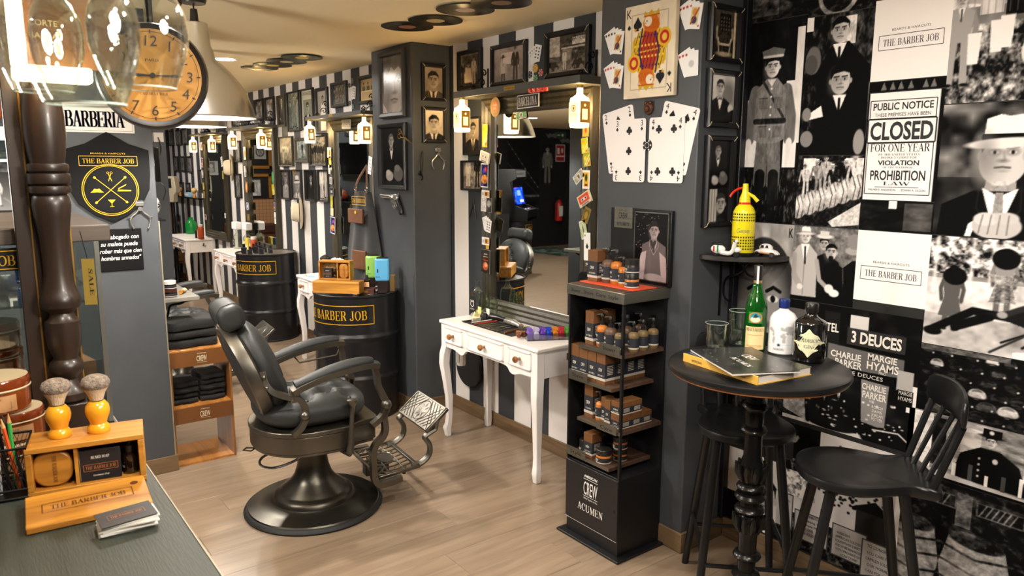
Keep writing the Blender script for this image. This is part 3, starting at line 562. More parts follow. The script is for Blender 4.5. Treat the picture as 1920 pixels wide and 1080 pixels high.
letters('lettering',[('4,000,000',-1.45,.24,.011,.055,'sans'),('AMERICAN SOLDIERS',-1.425,.222,.011,.112,'sans'),('FOUGHT FOR LIBERTY',-1.425,.204,.011,.112,'sans'),('AND WERE REWARDED',-1.425,.186,.011,.112,'sans'),('WITH PROHIBITION',-1.425,.168,.011,.108,'sans'),('HOW COME?',-1.42,.149,.012,.07,'sans'),('TO CONGRESS!',-1.3,.235,.013,.1,'sans'),('YOU CARE FOR',-1.3,.207,.012,.1,'sans'),('CRIPPLED SOLDIERS',-1.296,.182,.012,.112,'sans'),('OUR MORALS',-1.3,.157,.012,.09,'sans'),('CARE FOR THEM',-1.3,.132,.012,.1,'sans'),('PROHIBITION',-1.59,.255,.013,.12,'sans'),('Is Ruining Our',-1.59,.234,.012,.11,'sans'),('Merchant Marine',-1.59,.214,.012,.12,'sans'),('600,000',-1.61,.194,.013,.06,'sans'),('ARE IDLE',-1.61,.174,.012,.06,'sans'),('Vessels',-1.72,.29,.012,.05,'sans'),('Our',-1.715,.268,.012,.03,'sans'),('Trade',-1.72,.246,.012,.045,'sans')],INK,MUR,(0,2.7905,0))
letters('lettering',[('K',-1.965,1.43,.04,.03,'sans',0,0,.02),('K',-1.772,1.43,.04,.02,'sans',0,0,.02)],INK,MUR,(0,2.7905,0))
# ---------------------------------------------------------------- framed pictures
FRB=M('black_frame','161517',.35,noise=.05);FRG=M('grey_frame','3c3d3e',.4);FRO=wood('olive_frame','2c281c','4a4330','Z',1,.5);CREAM=M('raw_corner_wood','cdbf9c',.6)
def frame(label,face,a0,a1,z0,z1,plane,paint,w=.022,d=.028,mat=None,mitre=False,aged=None,res=240,sheen=.35,text=None):
    W,Hh=a1-a0,z1-z0;loc=((a0+a1)/2,plane,(z0+z1)/2) if face=='Y' else (plane,(a0+a1)/2,(z0+z1)/2)
    t=thing('framed_picture',label,'picture frame',loc,0 if face=='Y' else pi/2,'framed pictures on the walls')
    b=B();L=[]
    for k,y in ((0,-.0005),(0,-d*.75),(w*.25,-d),(w*.8,-d*.9),(w,-d*.3)):
        x,z=W/2-k,Hh/2-k;L+=[(-x,y,-z),(x,y,-z),(x,y,z),(-x,y,z)]
    b.add(L,[(j*4+i,j*4+(i+1) % 4,j*4+4+(i+1) % 4,j*4+4+i) for j in range(4) for i in range(4)]);b.build('moulding',mat or FRB,t,smooth=0)
    if mitre:
        c=B()
        for sx in (-1,1):
            for sz in (-1,1):
                p=[(sx*(W/2-.001),-d*.77,sz*(Hh/2-.001)),(sx*(W/2-w*.25),-d*1.02,sz*(Hh/2-w*.25)),(sx*(W/2-w),-d*.93,sz*(Hh/2-w))];c.tube(p,.0016,4)
        c.build('mitre_line',CREAM,t,smooth=0)
    pc=Pic(W-2*w,Hh-2*w,res,.1);paint(pc);pc.tint(aged or (1,.97,.94));pc.obj('photo',t,(0,-d*.3,0),mat=print_mat('print_glossy',.2,.5))
    if text:letters('lettering',text,INK,t,(0,-d*.3-.0003,0))
    return t
def pt_bust(skin=.75,hair=.1,bg=.5,suit=.1,cy=.62,r=.2,seed=1,**k):
    def f(p):p.grad(bg*.8,bg*1.1);p.noise(5,.1,seed);bust(p,.5,cy,r*min(1,p.a*1.25),skin,hair,suit,**k)
    return f
def pt_group(n,bg=.4,h=.8,suits=(.1,.3,.7,.5),hats=(None,.8,.3),seed=1,floor=.5,board=False):
    def f(p):
        p.grad(floor,bg,0,2).noise(7,.25,seed);
        if board:p.rect(.1,.72,.9,.95,.8).rect(.12,.74,.88,.93,.7)
        for i in range(n):figure(p,(i+.5)/n,.04+(i % 2)*.04,h*(.9+.1*((i*7) % 3)/2),suits[i % len(suits)],hat=hats[i % len(hats)])
        p.noise(40,.1,seed+3)
    return f
def pt_chair(p):
    p.grad(.12,.3);p.rect(.3,.55,.72,.93,.1);[p.ell(.36+.1*i,.6+.08*j,.018,.018,.55) for i in range(4) for j in range(4)]
    p.ell(.5,.5,.28,.07,.18).line([(.2,.62),(.2,.42),(.3,.3)],.05,.75).line([(.8,.62),(.8,.42),(.7,.3)],.05,.75).rect(.28,.32,.72,.47,.2).rect(.3,.25,.7,.3,.8).line([(.25,.4),(.3,.08),(.7,.08),(.75,.4)],.03,.85).ell(.5,.06,.3,.05,.7).rect(.86,0,.93,1,.85).noise(20,.15,2)
def pt_two_barbers(p):
    p.grad(.55,.65).noise(6,.15,2);p.rect(.25,.5,.62,.85,.85);figure(p,.3,-.25,1.05,.8,legs=.2,hat=.1);figure(p,.7,-.1,1.12,.12,skin=.75);p.rect(.3,.55,.5,.7,.9)
def pt_street(p):
    p.grad(.5,.2);p.rect(0,.45,.28,1,.7).rect(.3,.3,1,1,.25).rect(.33,.62,.98,.68,.75).rect(.62,.72,1,.92,.85).rect(.35,.3,.6,.6,.5).noise(16,.25,4)
    for x in (.1,.78):p.ell(x,.14,.16,.1,.06).ell(x-.08,.08,.05,.07,.5).ell(x+.09,.08,.05,.07,.5).rect(x-.12,.16,x+.1,.3,.1)
    figure(p,.42,.02,.62,.85,hat=.9);figure(p,.72,.05,.55,.2,hat=.1)
def pt_shave(p):
    p.grad(.25,.5);p.rect(.1,.5,.9,.95,.35).noise(8,.2,2);p.poly([(.15,.1),(.2,.6),(.55,.55),(.6,.1)],.88);head(p,.4,.66,.08,.75,.1);figure(p,.68,.02,.9,.82);figure(p,.12,.1,.7,.2)
def pt_bigface(p):
    p.grad(.55,.5);p.ell(.55,.45,.6,.52,.86).ell(.2,.4,.25,.5,.62,soft=.1).poly([(0,1),(0,.72),(.2,.8),(.35,.72),(.45,.82),(.6,.74),(.8,.8),(1,.7),(1,1)],.35).noise(3,.12,3)
    for x in (.32,.78):p.ell(x,.62,.17,.055,.25,soft=.02).ell(x,.56,.1,.025,.95).ell(x+.01,.56,.035,.026,.12).line([(x-.17,.6),(x,.645),(x+.16,.6)],.03,.2)
    p.line([(.58,.6),(.64,.36)],.03,.62,soft=.03).ell(.6,.35,.12,.03,.5,soft=.02).line([(.42,.22),(.58,.24),(.74,.22)],.025,.35,soft=.01).ell(.58,.18,.13,.025,.6,soft=.015).poly([(0,0),(0,.2),(.2,.05),(.25,0)],.95)
def pt_tux(hand=True,two=False):
    def f(p):
        o=.42 if two else 0;p.grad(.04,.1);s=1-o
        bust(p,.45,o+s*.78,.11*s*(1.0 if p.a>.4 else .8),.72,.4,.06,.92,bow=True);p.poly([(.8,o),(.85,o+s*.4),(1,o+s*.5),(1,o)],.05)
        if hand:p.ell(.35,o+s*.16,.16,.09*s,.68).ell(.3,o+s*.22,.1,.05*s,.75).ell(.72,o+s*.2,.2,.13*s,.4).ell(.68,o+s*.3,.12,.06*s,.5)
        if two:p.rect(0,0,1,.41,.75);[p.line([(k*.12,0),(k*.12,.41)],.01,.3) for k in range(9)];p.rect(.5,0,1,.4,.1);head(p,.66,.22,.12,.72,.2)
    return f
def pt_pensive(p):
    p.grad(.75,.9);p.ell(.72,.6,.3,.3,.5,soft=.1);bust(p,.42,.74,.16,.82,.08,.05,.95,bow=True);p.ell(.85,.3,.1,.1,.85).poly([(.6,0),(.7,.2),(1,.3),(1,0)],.05)
def pt_wanted(p):p.grad(.8,.82);p.rect(.12,.18,.88,.76,.55);q=.18;bust(p,.5,.54,.14*min(1,p.a*1.2),.7,.12,.12)
def pt_gang(p):p.grad(.62,.7);[bust(p,.2+.3*i,.78,.07,.7,.1,.2) for i in range(3)];p.rect(0,0,1,.45,.86);[p.line([(.08,.38-.045*i),(.92,.38-.045*i)],.006,.45) for i in range(8)]
def pt_gun(p):p.grad(.1,.35);figure(p,.5,-.4,1.35,.15,hat=.8)
def pt_pale(p):p.grad(.35,.7);p.poly([(.25,0),(.3,.55),(.5,.75),(.8,.6),(.85,0)],.9);head(p,.55,.8,.08,.7,.2)
SEP=(1,.9,.76)
# pillar of cards, side face
frame('black framed photo of an empty barber chair, highest on the pillar by the mural','X',2.527,2.737,2.147,2.374,-2.043,pt_chair,mitre=True,aged=SEP)
frame('black framed photo of a pensive man in a bow tie beside the mural','X',2.533,2.737,1.882,2.117,-2.043,pt_pensive,mitre=True)
frame('tall black framed photo with two portraits, lowest of three beside the mural','X',2.541,2.731,1.466,1.849,-2.043,pt_tux(True,True),mitre=True)
# middle pillar
frame('large framed close up of a staring face on the middle pillar','Y',-4.853,-4.49,2.045,2.485,2.51,pt_bigface,w=.035,mat=FRG,aged=(1,.96,.95))
frame('framed photo of a grey haired man in a dinner jacket on the middle pillar','Y',-4.887,-4.487,1.556,2.005,2.51,pt_tux(),w=.03,mitre=False)
frame('framed portrait of a wavy haired man in light tie, upper one on the pillar side','X',2.578,2.762,2.147,2.385,-4.42,pt_bust(.74,.18,.62,.25,.58,.3,tie=.2),mitre=True,aged=(.93,.83,.73))
frame('framed police portrait of a dark haired man, lower one on the pillar side','X',2.578,2.763,1.874,2.106,-4.42,pt_bust(.82,.06,.9,.08,.56,.28,tie=.1),mitre=True,aged=(1,.92,.8))
# above the first shelf
frame('framed photo of a barber shaving a customer above the shelf end by the pillar','Y',-4.304,-4.03,2.21,2.462,2.81,pt_shave,w=.026,aged=SEP)
frame('framed photo of two men, one in a hat, in the middle above the near shelf','Y',-3.925,-3.567,2.207,2.452,2.81,pt_two_barbers,w=.026,mitre=True,aged=(.95,.86,.82))
frame('wide framed photo of an old street with cars above the near shelf','Y',-3.395,-3.027,2.208,2.458,2.81,pt_street,w=.03,mitre=True,aged=(1,.93,.86),text=[('WEATHERBY',.09,.06,.022,.13,'sans')])
frame('framed photo of a man in a suit on the wall below the near shelf','Y',-4.238,-4.039,1.79,2.036,2.81,pt_bust(.7,.2,.6,.14,.68,.2),w=.014,aged=SEP)
frame('framed photo of a man at a camera on the wall beside the near mirror','Y',-4.268,-4.022,1.557,1.756,2.81,pt_group(2,.5,1.3,(.85,.1)),w=.014,aged=(1,.95,.88))
# far wall, upper row
frame('framed sheet with three men and handwriting above the second shelf','Y',-5.80,-5.48,2.212,2.436,2.81,pt_gang,w=.03,mat=FRG,aged=(1,.86,.6))
frame('grey framed photo of a dark group above the second shelf','Y',-6.346,-6.028,2.218,2.43,2.81,pt_group(5,.25,.85,(.2,.3,.15)),w=.028,mat=FRG)
frame('framed photo of a person in white above the second shelf end','Y',-6.694,-6.43,2.0,2.41,2.81,pt_pale,w=.03)
frame('framed poster of an organized crime portrait on the far wall','Y',-7.06,-6.755,2.052,2.43,2.81,pt_wanted,w=.018,aged=(.95,.97,.9),text=[('ORGANIZED',0,.13,.028,.24,'sans'),('CRIME',-.0,-.165,.04,.2,'sans')])
frame('framed hazy photo of standing figures beside the crime poster','Y',-7.41,-7.09,2.046,2.428,2.81,pt_group(3,.5,.85,(.4,.5,.62)),w=.016,aged=(.9,.95,.88))
frame('narrow framed photo of a man in a tall black hat','Y',-7.686,-7.475,2.104,2.414,2.81,pt_gun,w=.024,mat=FRO,aged=(1,.93,.8))
frame('framed photo of a seated person high over the third mirror','Y',-8.047,-7.78,2.183,2.421,2.81,pt_group(2,.5,.9,(.8,.2)),w=.024)
frame('small framed photo of faces next to the lamp shade edge','Y',-8.388,-8.11,2.198,2.42,2.81,pt_group(3,.3,.9,(.6,.3)),w=.024)
# far wall, lower rows
frame('framed photo of a crowd with a lamp glare under the crime poster','Y',-7.693,-7.314,1.707,2.005,2.81,pt_group(2,.75,.6,(.8,.6),floor=.3),w=.014,mat=FRO,aged=(1,.92,.75))
frame('wood framed photo of three men in suits','Y',-7.243,-6.917,1.745,1.98,2.81,pt_group(3,.7,.95,(.6,.2,.45)),w=.03,mat=FRO,aged=(.95,1,.97))
frame('framed photo of a rank of men beside the second mirror','Y',-6.866,-6.492,1.714,1.99,2.81,pt_group(6,.6,.8,(.15,.1,.2)),w=.014,aged=(1,.94,.8))
frame('narrow framed photo of a man in cap and tie, first of the low row','Y',-7.682,-7.434,1.372,1.675,2.81,pt_bust(.6,.3,.3,.55,.72,.16,hat=.5),w=.018)
frame('narrow framed photo of a bearded man in a pointed hat in the low row','Y',-7.38,-7.12,1.38,1.677,2.81,pt_bust(.62,.7,.45,.55,.5,.24,hat=.88),w=.018)
frame('narrow framed photo of a man holding a football in the low row','Y',-7.032,-6.77,1.38,1.679,2.81,pt_bust(.6,.1,.1,.12,.78,.12),w=.018)
frame('narrow framed photo of two people in shirts, last of the low row','Y',-6.713,-6.467,1.384,1.681,2.81,pt_group(2,.4,1.3,(.85,.7)),w=.018)
for i,(a,b,c,d,s) in enumerate([(-12.307,-12.076,2.002,2.227,'top row nearest the dark corner'),(-11.886,-11.608,1.993,2.221,'top row in the middle'),(-11.515,-11.252,2.0,2.23,'top row by the far shelf'),(-12.088,-11.895,1.618,1.845,'middle row nearest the corner'),(-11.71,-11.496,1.622,1.842,'middle row in the centre'),(-11.351,-11.095,1.61,1.839,'middle row by the far lamp'),(-12.45,-12.219,1.285,1.455,'bottom row on the ledge by the corner'),(-11.872,-11.682,1.285,1.47,'bottom row on the ledge in the middle'),(-11.506,-11.314,1.285,1.47,'bottom row on the ledge behind a box')]):
    frame('small distant framed photo, '+s,'Y',a,b,c,d,2.81,pt_group(2+i % 2,.4+.05*(i % 3),.9,(.3,.6,.15),seed=i),w=.02,res=150)
frame('small framed photo beside the farthest mirror','Y',-10.78,-10.58,1.36,1.66,2.81,pt_bust(.6,.2,.4),w=.02,res=150)
for i,(a,b,s) in enumerate([(-9.2,-8.98,'by the white ornament'),(-8.95,-8.72,'between the far shelves'),(-9.75,-9.5,'over the farthest lamp'),(-10.3,-10.08,'at the start of the farthest shelf')]):
    frame('small framed photo in the distant top row '+s,'Y',a,b,2.13 if i>1 else 2.16,2.4 if i<2 else 2.3,2.81,pt_group(2,.35+.1*i,.9,(.3,.7),seed=40+i),w=.02,res=150)
frame('framed photo seen between the third shelf lamp and the hat','Y',-9.22,-9.0,1.33,1.62,2.81,pt_group(1,.5,.9,(.4,)),w=.018,res=150)
frame('framed pale photo beside the third mirror under the shelf','Y',-9.17,-8.95,1.75,2.0,2.81,pt_group(2,.7,.9,(.5,)),w=.018,res=150)

# ---------------------------------------------------------------- shelves, brackets, mirrors, bottle lamps
SHELF=M('charcoal_shelf','4a4b49',.45,noise=.06);IRON=M('black_iron','141416',.35,.6)
MIRR=M('mirror_silver','d8dcdb',.015,1.0);OLIVE=wood('mirror_frame_wood','221f16','403a2a','Z',1.3,.4)
SL=['near','second','third','farthest']
shelf_x=[(-4.06,-2.885,2.135,2.175),(-6.48,-5.37,2.108,2.138),(-8.815,-7.712,2.1,2.13),(-10.43,-9.452,2.085,2.105)]
for i,(a,b,c,d) in enumerate(shelf_x):
    t=thing('wall_shelf','long charcoal wall shelf over the %s mirror' % SL[i],'shelf',((a+b)/2,2.81,c),0,'shelves over the mirrors')
    bx('board',SHELF,a-(a+b)/2,b-(a+b)/2,-.21,-.001,0,d-c,t,bev=.003)
    pl=bx('plate',M('brass_plate','b08a35',.35,.8),-.05 if i==0 else-.04,.05 if i==0 else .04,-.2125,-.21,.008,.03,t)
    if i==0:letters('lettering',[('THE BARBER JOB',0,.015,.007,.085,'serif')],INK,t,(0,-.2127,0))
def scroll(label,x,z,s=1.0):
    t=thing('scroll_bracket',label,'bracket',(x,2.81,z),0,'wrought iron scroll brackets')
    b=B();b.box(-.006,.006,-.006,-.001,0,.15*s);b.box(-.006,.006,-.15*s,0,0,.005);b.build('bar',IRON,t,smooth=0)
    for k,(cy,cz,r) in enumerate(((-.035,.12,.026),(-.05,.06,.03),(-.11,.022,.02))):
        pts=[(0,cy*s+r*s*(1-j/26)*cos(radians(200-j*20)),cz*s+r*s*(1-j/26)*sin(radians(200-j*20))) for j in range(24)];B().tube(pts,.004*s,6).build('scroll',IRON,t)
for i,(x,z) in enumerate([(-3.975,2.175),(-2.985,2.175),(-6.435,2.138),(-5.52,2.138),(-8.78,2.13),(-7.83,2.13)]):
    scroll('black iron scroll bracket on the %s end of the %s shelf' % (['far','near'][i % 2],SL[i//2]),x,z)
MT=(0,0)
def mirror(i,x0,x1,z0,z1,w=.1,tilt=(0,0)):
    t=thing('framed_mirror','tall mirror in a dark olive moulded wooden frame above the %s white table' % SL[i],'mirror',((x0+x1)/2,2.81,z0),0,'mirrors of the work stations');W,Hh=x1-x0,z1-z0
    prof=[(0,-.002),(0,-.05),(.012,-.058),(.03,-.045),(.045,-.052),(.06,-.044),(.075,-.05),(w-.01,-.042),(w,-.018)]
    def bar(name,f):
        b=B();vs=[];n=len(prof)
        for k,y in prof:vs+=f(k,y)
        b.add(vs,[(2*j,2*j+1,2*j+3,2*j+2) for j in range(n-1)]);b.build(name,OLIVE,t,smooth=0)
    bar('stile',lambda k,y:[(-W/2+k,y,k),(-W/2+k,y,Hh-k)]);bar('stile',lambda k,y:[(W/2-k,y,k),(W/2-k,y,Hh-k)])
    bar('rail',lambda k,y:[(-W/2+k,y,k),(W/2-k,y,k)]);bar('rail',lambda k,y:[(-W/2+k,y,Hh-k),(W/2-k,y,Hh-k)])
    b=B();x,a,c=W/2-w-.001,w-.001,Hh-w+.001
    yy=lambda X,Z:-.02+tilt[0]*X+tilt[1]*(Z-Hh/2)
    g=B().add([(-x,yy(-x,a),a),(x,yy(x,a),a),(x,yy(x,c),c),(-x,yy(-x,c),c)],[(0,1,2,3)]).build('mirror_glass',MIRR,t,smooth=0)
    return t
mirror(0,-3.98,-2.955,.772,2.134,tilt=MT);mirror(1,-6.35,-5.5,.772,2.105);mirror(2,-8.74,-7.74,.772,2.097);mirror(3,-10.5,-9.5,.772,2.083)
LSH=bpy.data.materials.new('lit_bottle_glass');LSH.use_nodes=True;_n=LSH.node_tree;_b=_n.nodes['Principled BSDF'];_n.nodes.remove(_b)
_e=_n.nodes.new('ShaderNodeEmission');_e.inputs[0].default_value=(1,.8,.46,1);_e.inputs[1].default_value=4.2;_t=_n.nodes.new('ShaderNodeBsdfTransparent');_t.inputs[0].default_value=(1,.9,.7,1)
_m=_n.nodes.new('ShaderNodeMixShader');_m.inputs[0].default_value=.55;_n.links.new(_t.outputs[0],_m.inputs[1]);_n.links.new(_e.outputs[0],_m.inputs[2]);_n.links.new(_m.outputs[0],_n.nodes['Material Output'].inputs[0])
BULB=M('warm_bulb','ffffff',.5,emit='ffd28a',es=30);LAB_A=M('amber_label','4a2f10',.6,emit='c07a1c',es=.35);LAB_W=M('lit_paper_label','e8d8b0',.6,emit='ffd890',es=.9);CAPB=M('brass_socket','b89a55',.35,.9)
def bottle_lamp(x,label,z,y=2.6,sc=1.0):
    t=thing('bottle_lamp',label,'lamp',(x,y,z),0,'lamps made from square bottles')
    r=.0395*sc
    prof=[(r*.9,-.208*sc),(r,-.2*sc),(r,-.075*sc),(r*.9,-.062*sc),(r*.42,-.046*sc),(r*.36,-.04*sc),(r*.36,-.012*sc)]
    b=B();
    for k in range(len(prof)):pass
    b.lathe(prof[:4],28,sq=7);b.lathe(prof[3:],28,sq=3.0,cap=False);b.build('glass_bottle',LSH,t)
    B().lathe([(.018*sc,-.014*sc),(.018*sc,0)],16).build('socket',CAPB,t)
    f=bx('label',LAB_W,-r*.88,r*.88,-r*1.01,-r*.995,-.185*sc,-.085*sc,t);letters('lettering',[('#',_ring(0,-.115*sc,.016*sc,.012*sc)),('OLD TIME',0,-.15*sc,.011*sc,.05*sc,'serif'),('#',[ring2(0,-.115*sc,.007*sc,.008*sc,12)])],LAB_A,f,(0,-r*1.011,0))
    s=bx('label',LAB_A,r*.995,r*1.01,-r*.8,r*.8,-.185*sc,-.08*sc,t);bx('label_panel',LAB_W,r*1.01,r*1.016,-r*.45,r*.45,-.17*sc,-.118*sc,s);B().lathe([(.007*sc,0),(.007*sc,.0008)],12,M4=Matrix.Translation((r*1.01,0,-.1*sc))@Matrix.Rotation(pi/2,4,'Y')).build('label_seal',LAB_W,s)
    B().ball((0,0,-.105*sc),(.02*sc,.02*sc,.034*sc),10,8).build('bulb',BULB,t)
    l=bpy.data.lights.new('bottle_glow','POINT');l.energy=13.0*sc;l.color=(1,.72,.36);l.shadow_soft_size=.03;o=bpy.data.objects.new('bottle_glow',l);COL.objects.link(o);o.parent=t;o.location=(0,0,-.1*sc)
def _ring(cx,cz,r0,r1,n=20):
    a=ring2(cx,cz,r0,r0,n);c=ring2(cx,cz,r1,r1,n);return [[a[i],a[(i+1) % n],c[(i+1) % n],c[i]] for i in range(n)]
for i,(x,z,y,s) in enumerate([(-3.96,2.135,2.6,1),(-2.97,2.135,2.68,1.04),(-6.335,2.108,2.58,.95),(-5.50,2.108,2.69,1.04),(-8.56,2.1,2.59,1),(-7.91,2.1,2.69,1),(-10.19,2.085,2.59,1),(-9.72,2.085,2.69,1)]):
    bottle_lamp(x,'glowing square bottle lamp hanging under the %s end of the %s shelf' % (['far','near'][i % 2],SL[i//2]),z,y,s)

# ---------------------------------------------------------------- souvenirs stuck on frames and walls
SM=print_mat('print_satin',.45)
def card(name,label,cat,x,z,w,h,y,paint,tilt=0,res=420,th=.0012,col=None,group='souvenirs stuck round the mirrors',face='Y'):
    p=Pic(w,h,res,.9);paint(p);b=B().box(-w/2-.0005,w/2+.0005,0,th,-h/2-.0005,h/2+.0005)
    t=thing(name,label,cat,(x,y,z) if face=='Y' else (y,x,z),0,group,rot=(0,radians(tilt),0 if face=='Y' else pi/2))
    b.build('backing',col or M('card_stock','e9e5dc',.6),t,smooth=0);p.obj('print',t,(0,-.0004,0),mat=SM);return t
def pc_ticket(p):p.grad('b8b020','8ea01c').ell(.3,.8,.2,.1,'e08020').ell(.3,.45,.2,.12,'d8c040').line([(.2,.1),(.9,.6)],.04,.95).line([(.4,.05),(.95,.4)],.04,.95).ell(.75,.15,.15,.06,'d05030')
def pc_cassette(c1,c2):
    def f(p):p.rect(0,0,1,1,c1).rect(.08,.22,.92,.9,c2).rect(.25,.42,.75,.66,.85).ell(.36,.54,.06,.08,.1).ell(.64,.54,.06,.08,.1).rect(.2,.02,.8,.16,'808080')
    return f
def pc_film(p):p.rect(0,0,1,1,.95).rect(.06,.04,.94,.96,'181c60').ell(.5,.35,.4,.2,'d08030').ell(.4,.7,.2,.12,'3050c0').ell(.65,.75,.15,.12,'b02040').ell(.5,.42,.15,.1,'f0c080').noise(8,.4,4)
def pc_dark(p):p.rect(0,0,1,1,'28221c').ell(.5,.3,.3,.18,'b05028').ell(.55,.35,.14,.1,'d8a070').rect(.25,.68,.75,.72,'c8a060').rect(.3,.8,.7,.83,.7).rect(.2,.52,.8,.58,'a03018').noise(9,.15,1)
def pc_bank(c):return lambda p:p.rect(0,0,1,1,.85).rect(.04,.08,.96,.92,c).ell(.5,.5,.16,.36,.85).ell(.5,.5,.1,.26,.35).noise(14,.25,3)
def pc_fan(p):p.rect(0,0,1,1,.95);[p.ell(.3+.4*(k % 2),.2+.2*(k//2),.09,.05,.1) for k in range(8)]
def pc_page(p):p.rect(0,0,.5,1,.9).rect(.5,0,1,1,.2);[p.rect(.08,.1+.07*k,.42,.12+.07*k,.55) for k in range(12)];p.ell(.75,.6,.18,.25,.65).noise(9,.2,5)
def pc_small(p):p.rect(0,0,1,1,.9).rect(.4,.2,.95,.8,'d09030').ell(.6,.5,.12,.25,'604020').rect(.08,.3,.3,.7,.7)
def pc_star(p):p.rect(0,0,1,1,.93).rect(.15,.12,.85,.88,'e0b020').ell(.5,.6,.16,.2,'204020').rect(.3,.15,.7,.25,'803010')
def pc_gold(p):p.rect(0,0,1,1,'6a5414').rect(.06,.05,.94,.95,'9a7c22').rect(.14,.12,.86,.88,'6a5418').ell(.5,.5,.25,.25,'a88a30')
def pc_ace(p):p.rect(0,0,1,1,.95).ell(.5,.5,.18,.07,.08).poly([(.32,.5),(.5,.64),(.68,.5)],.08).ell(.18,.9,.06,.03,.08).ell(.82,.1,.06,.03,.08)
YF=2.75;YG=2.787
S3='near mirror frame'
B().prism(ring2(0,0,.05,.06,28),-.004,0).build('beer_mat',M('mat_brown','8a6a3c',.6),None,(-3.80,YF-.01,2.075));o=COL.objects[-1];tag(o,'brown oval drink mat with an orange centre on the top corner of the near mirror','drink mat');letters('lettering',[('#',[ring2(0,0,.03,.035,20)])],M('mat_orange','d06a30',.6),o,(0,-.0042,0));letters('lettering',[('CAFE',0,.005,.012,.04,'serif'),('BAR',0,-.014,.012,.03,'serif')],INKW,o,(0,-.0048,0))
card('ticket_strip','yellow green printed ticket strip under the oval mat on the near mirror','ticket',-3.93,1.907,.055,.14,YF,pc_ticket,3)
card('cassette_tape','white cassette tape stuck on the far stile of the near mirror','cassette',-3.925,1.775,.1,.064,YF-.008,pc_cassette(.9,.75),14,th=.01)
card('film_postcard','white bordered colour film postcard on the far stile of the near mirror','postcard',-3.935,1.66,.08,.15,YF,pc_film,2)
card('small_card','small white and orange card below the film postcard','card',-3.925,1.544,.085,.046,YF,pc_small,2)
card('magazine_clipping','clipping with text and a dark photo below the film postcard','clipping',-3.915,1.476,.115,.09,YF,pc_page,3)
for k in range(4):card('playing_card','white spade playing card %s on the near mirror frame' % ['lowest in the fan','second in the fan','third in the fan','top of the fan'][k],'playing card',-3.925+k*.014,1.36-k*.006,.055,.08,YF-.002*k,pc_fan,-16+9*k)
card('small_card','small blue and orange card below the fan of cards','card',-3.925,1.242,.08,.05,YF,pc_small,1)
card('sticker','tiny yellow sticker above the dark postcard','sticker',-3.905,1.206,.03,.024,YF,lambda p:p.rect(0,0,1,1,'d8a020'))
card('dark_postcard','dark postcard with a red figure low on the near mirror frame','postcard',-3.925,1.111,.095,.15,YF,pc_dark,2)
card('banknote','green banknote stuck on the top of the near mirror glass','banknote',-3.6,2.02,.1,.045,YG-.004,pc_bank('3c9a58'),-6)
pl=card('city_plate','dark blue enamel plate reading barcelona on the near mirror rail','sign',-3.477,2.09,.2,.075,2.735,lambda p:p.rect(0,0,1,1,.9).rect(.02,.05,.98,.95,'1c2030'),-1,th=.006);letters('lettering',[('BARCELONA',0,-.024,.048,.17,'serif')],INKW,pl,(0,-.002,0))
for k in range(5):
    o=bx('die',M('red_die','d03a28',.2,coat=.5),-.011,.011,-.011,.011,-.011,.011,None,bev=.003);o.location=(-3.28+k*.032,2.60,2.124);o.rotation_euler=(0,0,k*.5);tag(o,['red die nearest the middle of the shelf underside','second red die under the near shelf','middle red die under the near shelf','fourth red die under the near shelf','red die closest to the near bottle lamp'][k],'die','red dice under the near shelf')
    letters('spots',[('#',[ring2(-.005,.005,.002,.002,6),ring2(.005,-.005,.002,.002,6),ring2(0,0,.002,.002,6)])],INKW,o,(0,-.0111,0))
card('tarot_card','brown card with a red figure under the near bottle lamp','card',-2.995,1.908,.045,.065,YF,lambda p:p.rect(0,0,1,1,'9a7a30').ell(.5,.55,.2,.25,'8a2a1c'),1)
card('ticket_strip','yellow green ticket, upper of two on the near stile','ticket',-3.0,1.828,.05,.08,YF-.002,pc_ticket,-6);card('ticket_strip','yellow green ticket, lower of two on the near stile','ticket',-2.985,1.767,.052,.095,YF,pc_ticket,-8)
card('banknote','grey dollar banknote over the edge of the near stile','banknote',-3.045,1.665,.085,.05,YF,pc_bank('a8a898'),-38)
card('star_card','white and yellow card below the tickets on the near stile','card',-2.985,1.65,.055,.098,YF,pc_star,1)
card('cassette_tape','orange and cream cassette tape on the near stile','cassette',-2.99,1.546,.1,.064,YF-.008,pc_cassette('d8c8a8','d84828'),-28,th=.01)
card('gold_card','gold banknote card tilted below the orange cassette','card',-2.98,1.46,.05,.085,YF,pc_gold,22)
card('banknote','pale green and white banknote above the ace card','banknote',-3.0,1.38,.05,.1,YF,pc_bank('b8c890'),-16)
card('playing_card','long white ace playing card low on the near stile','playing card',-2.965,1.291,.05,.15,YF-.002,pc_ace,-2)
o=B().ball((0,0,0),.011).build('metal_knob',M('chrome','d0d0d0',.12,1),None,(-2.955,YF-.008,1.194));tag(o,'small silver knob below the ace card on the near mirror','knob')
o=B().prism([(.04*cos(pi*i/14),.055*sin(pi*i/14)) for i in range(15)],-.008,0).build('comb_holder',M('black_plastic','101012',.3),None,(-2.985,YF-.004,1.098));tag(o,'black half round holder at the foot of the near stile','holder')
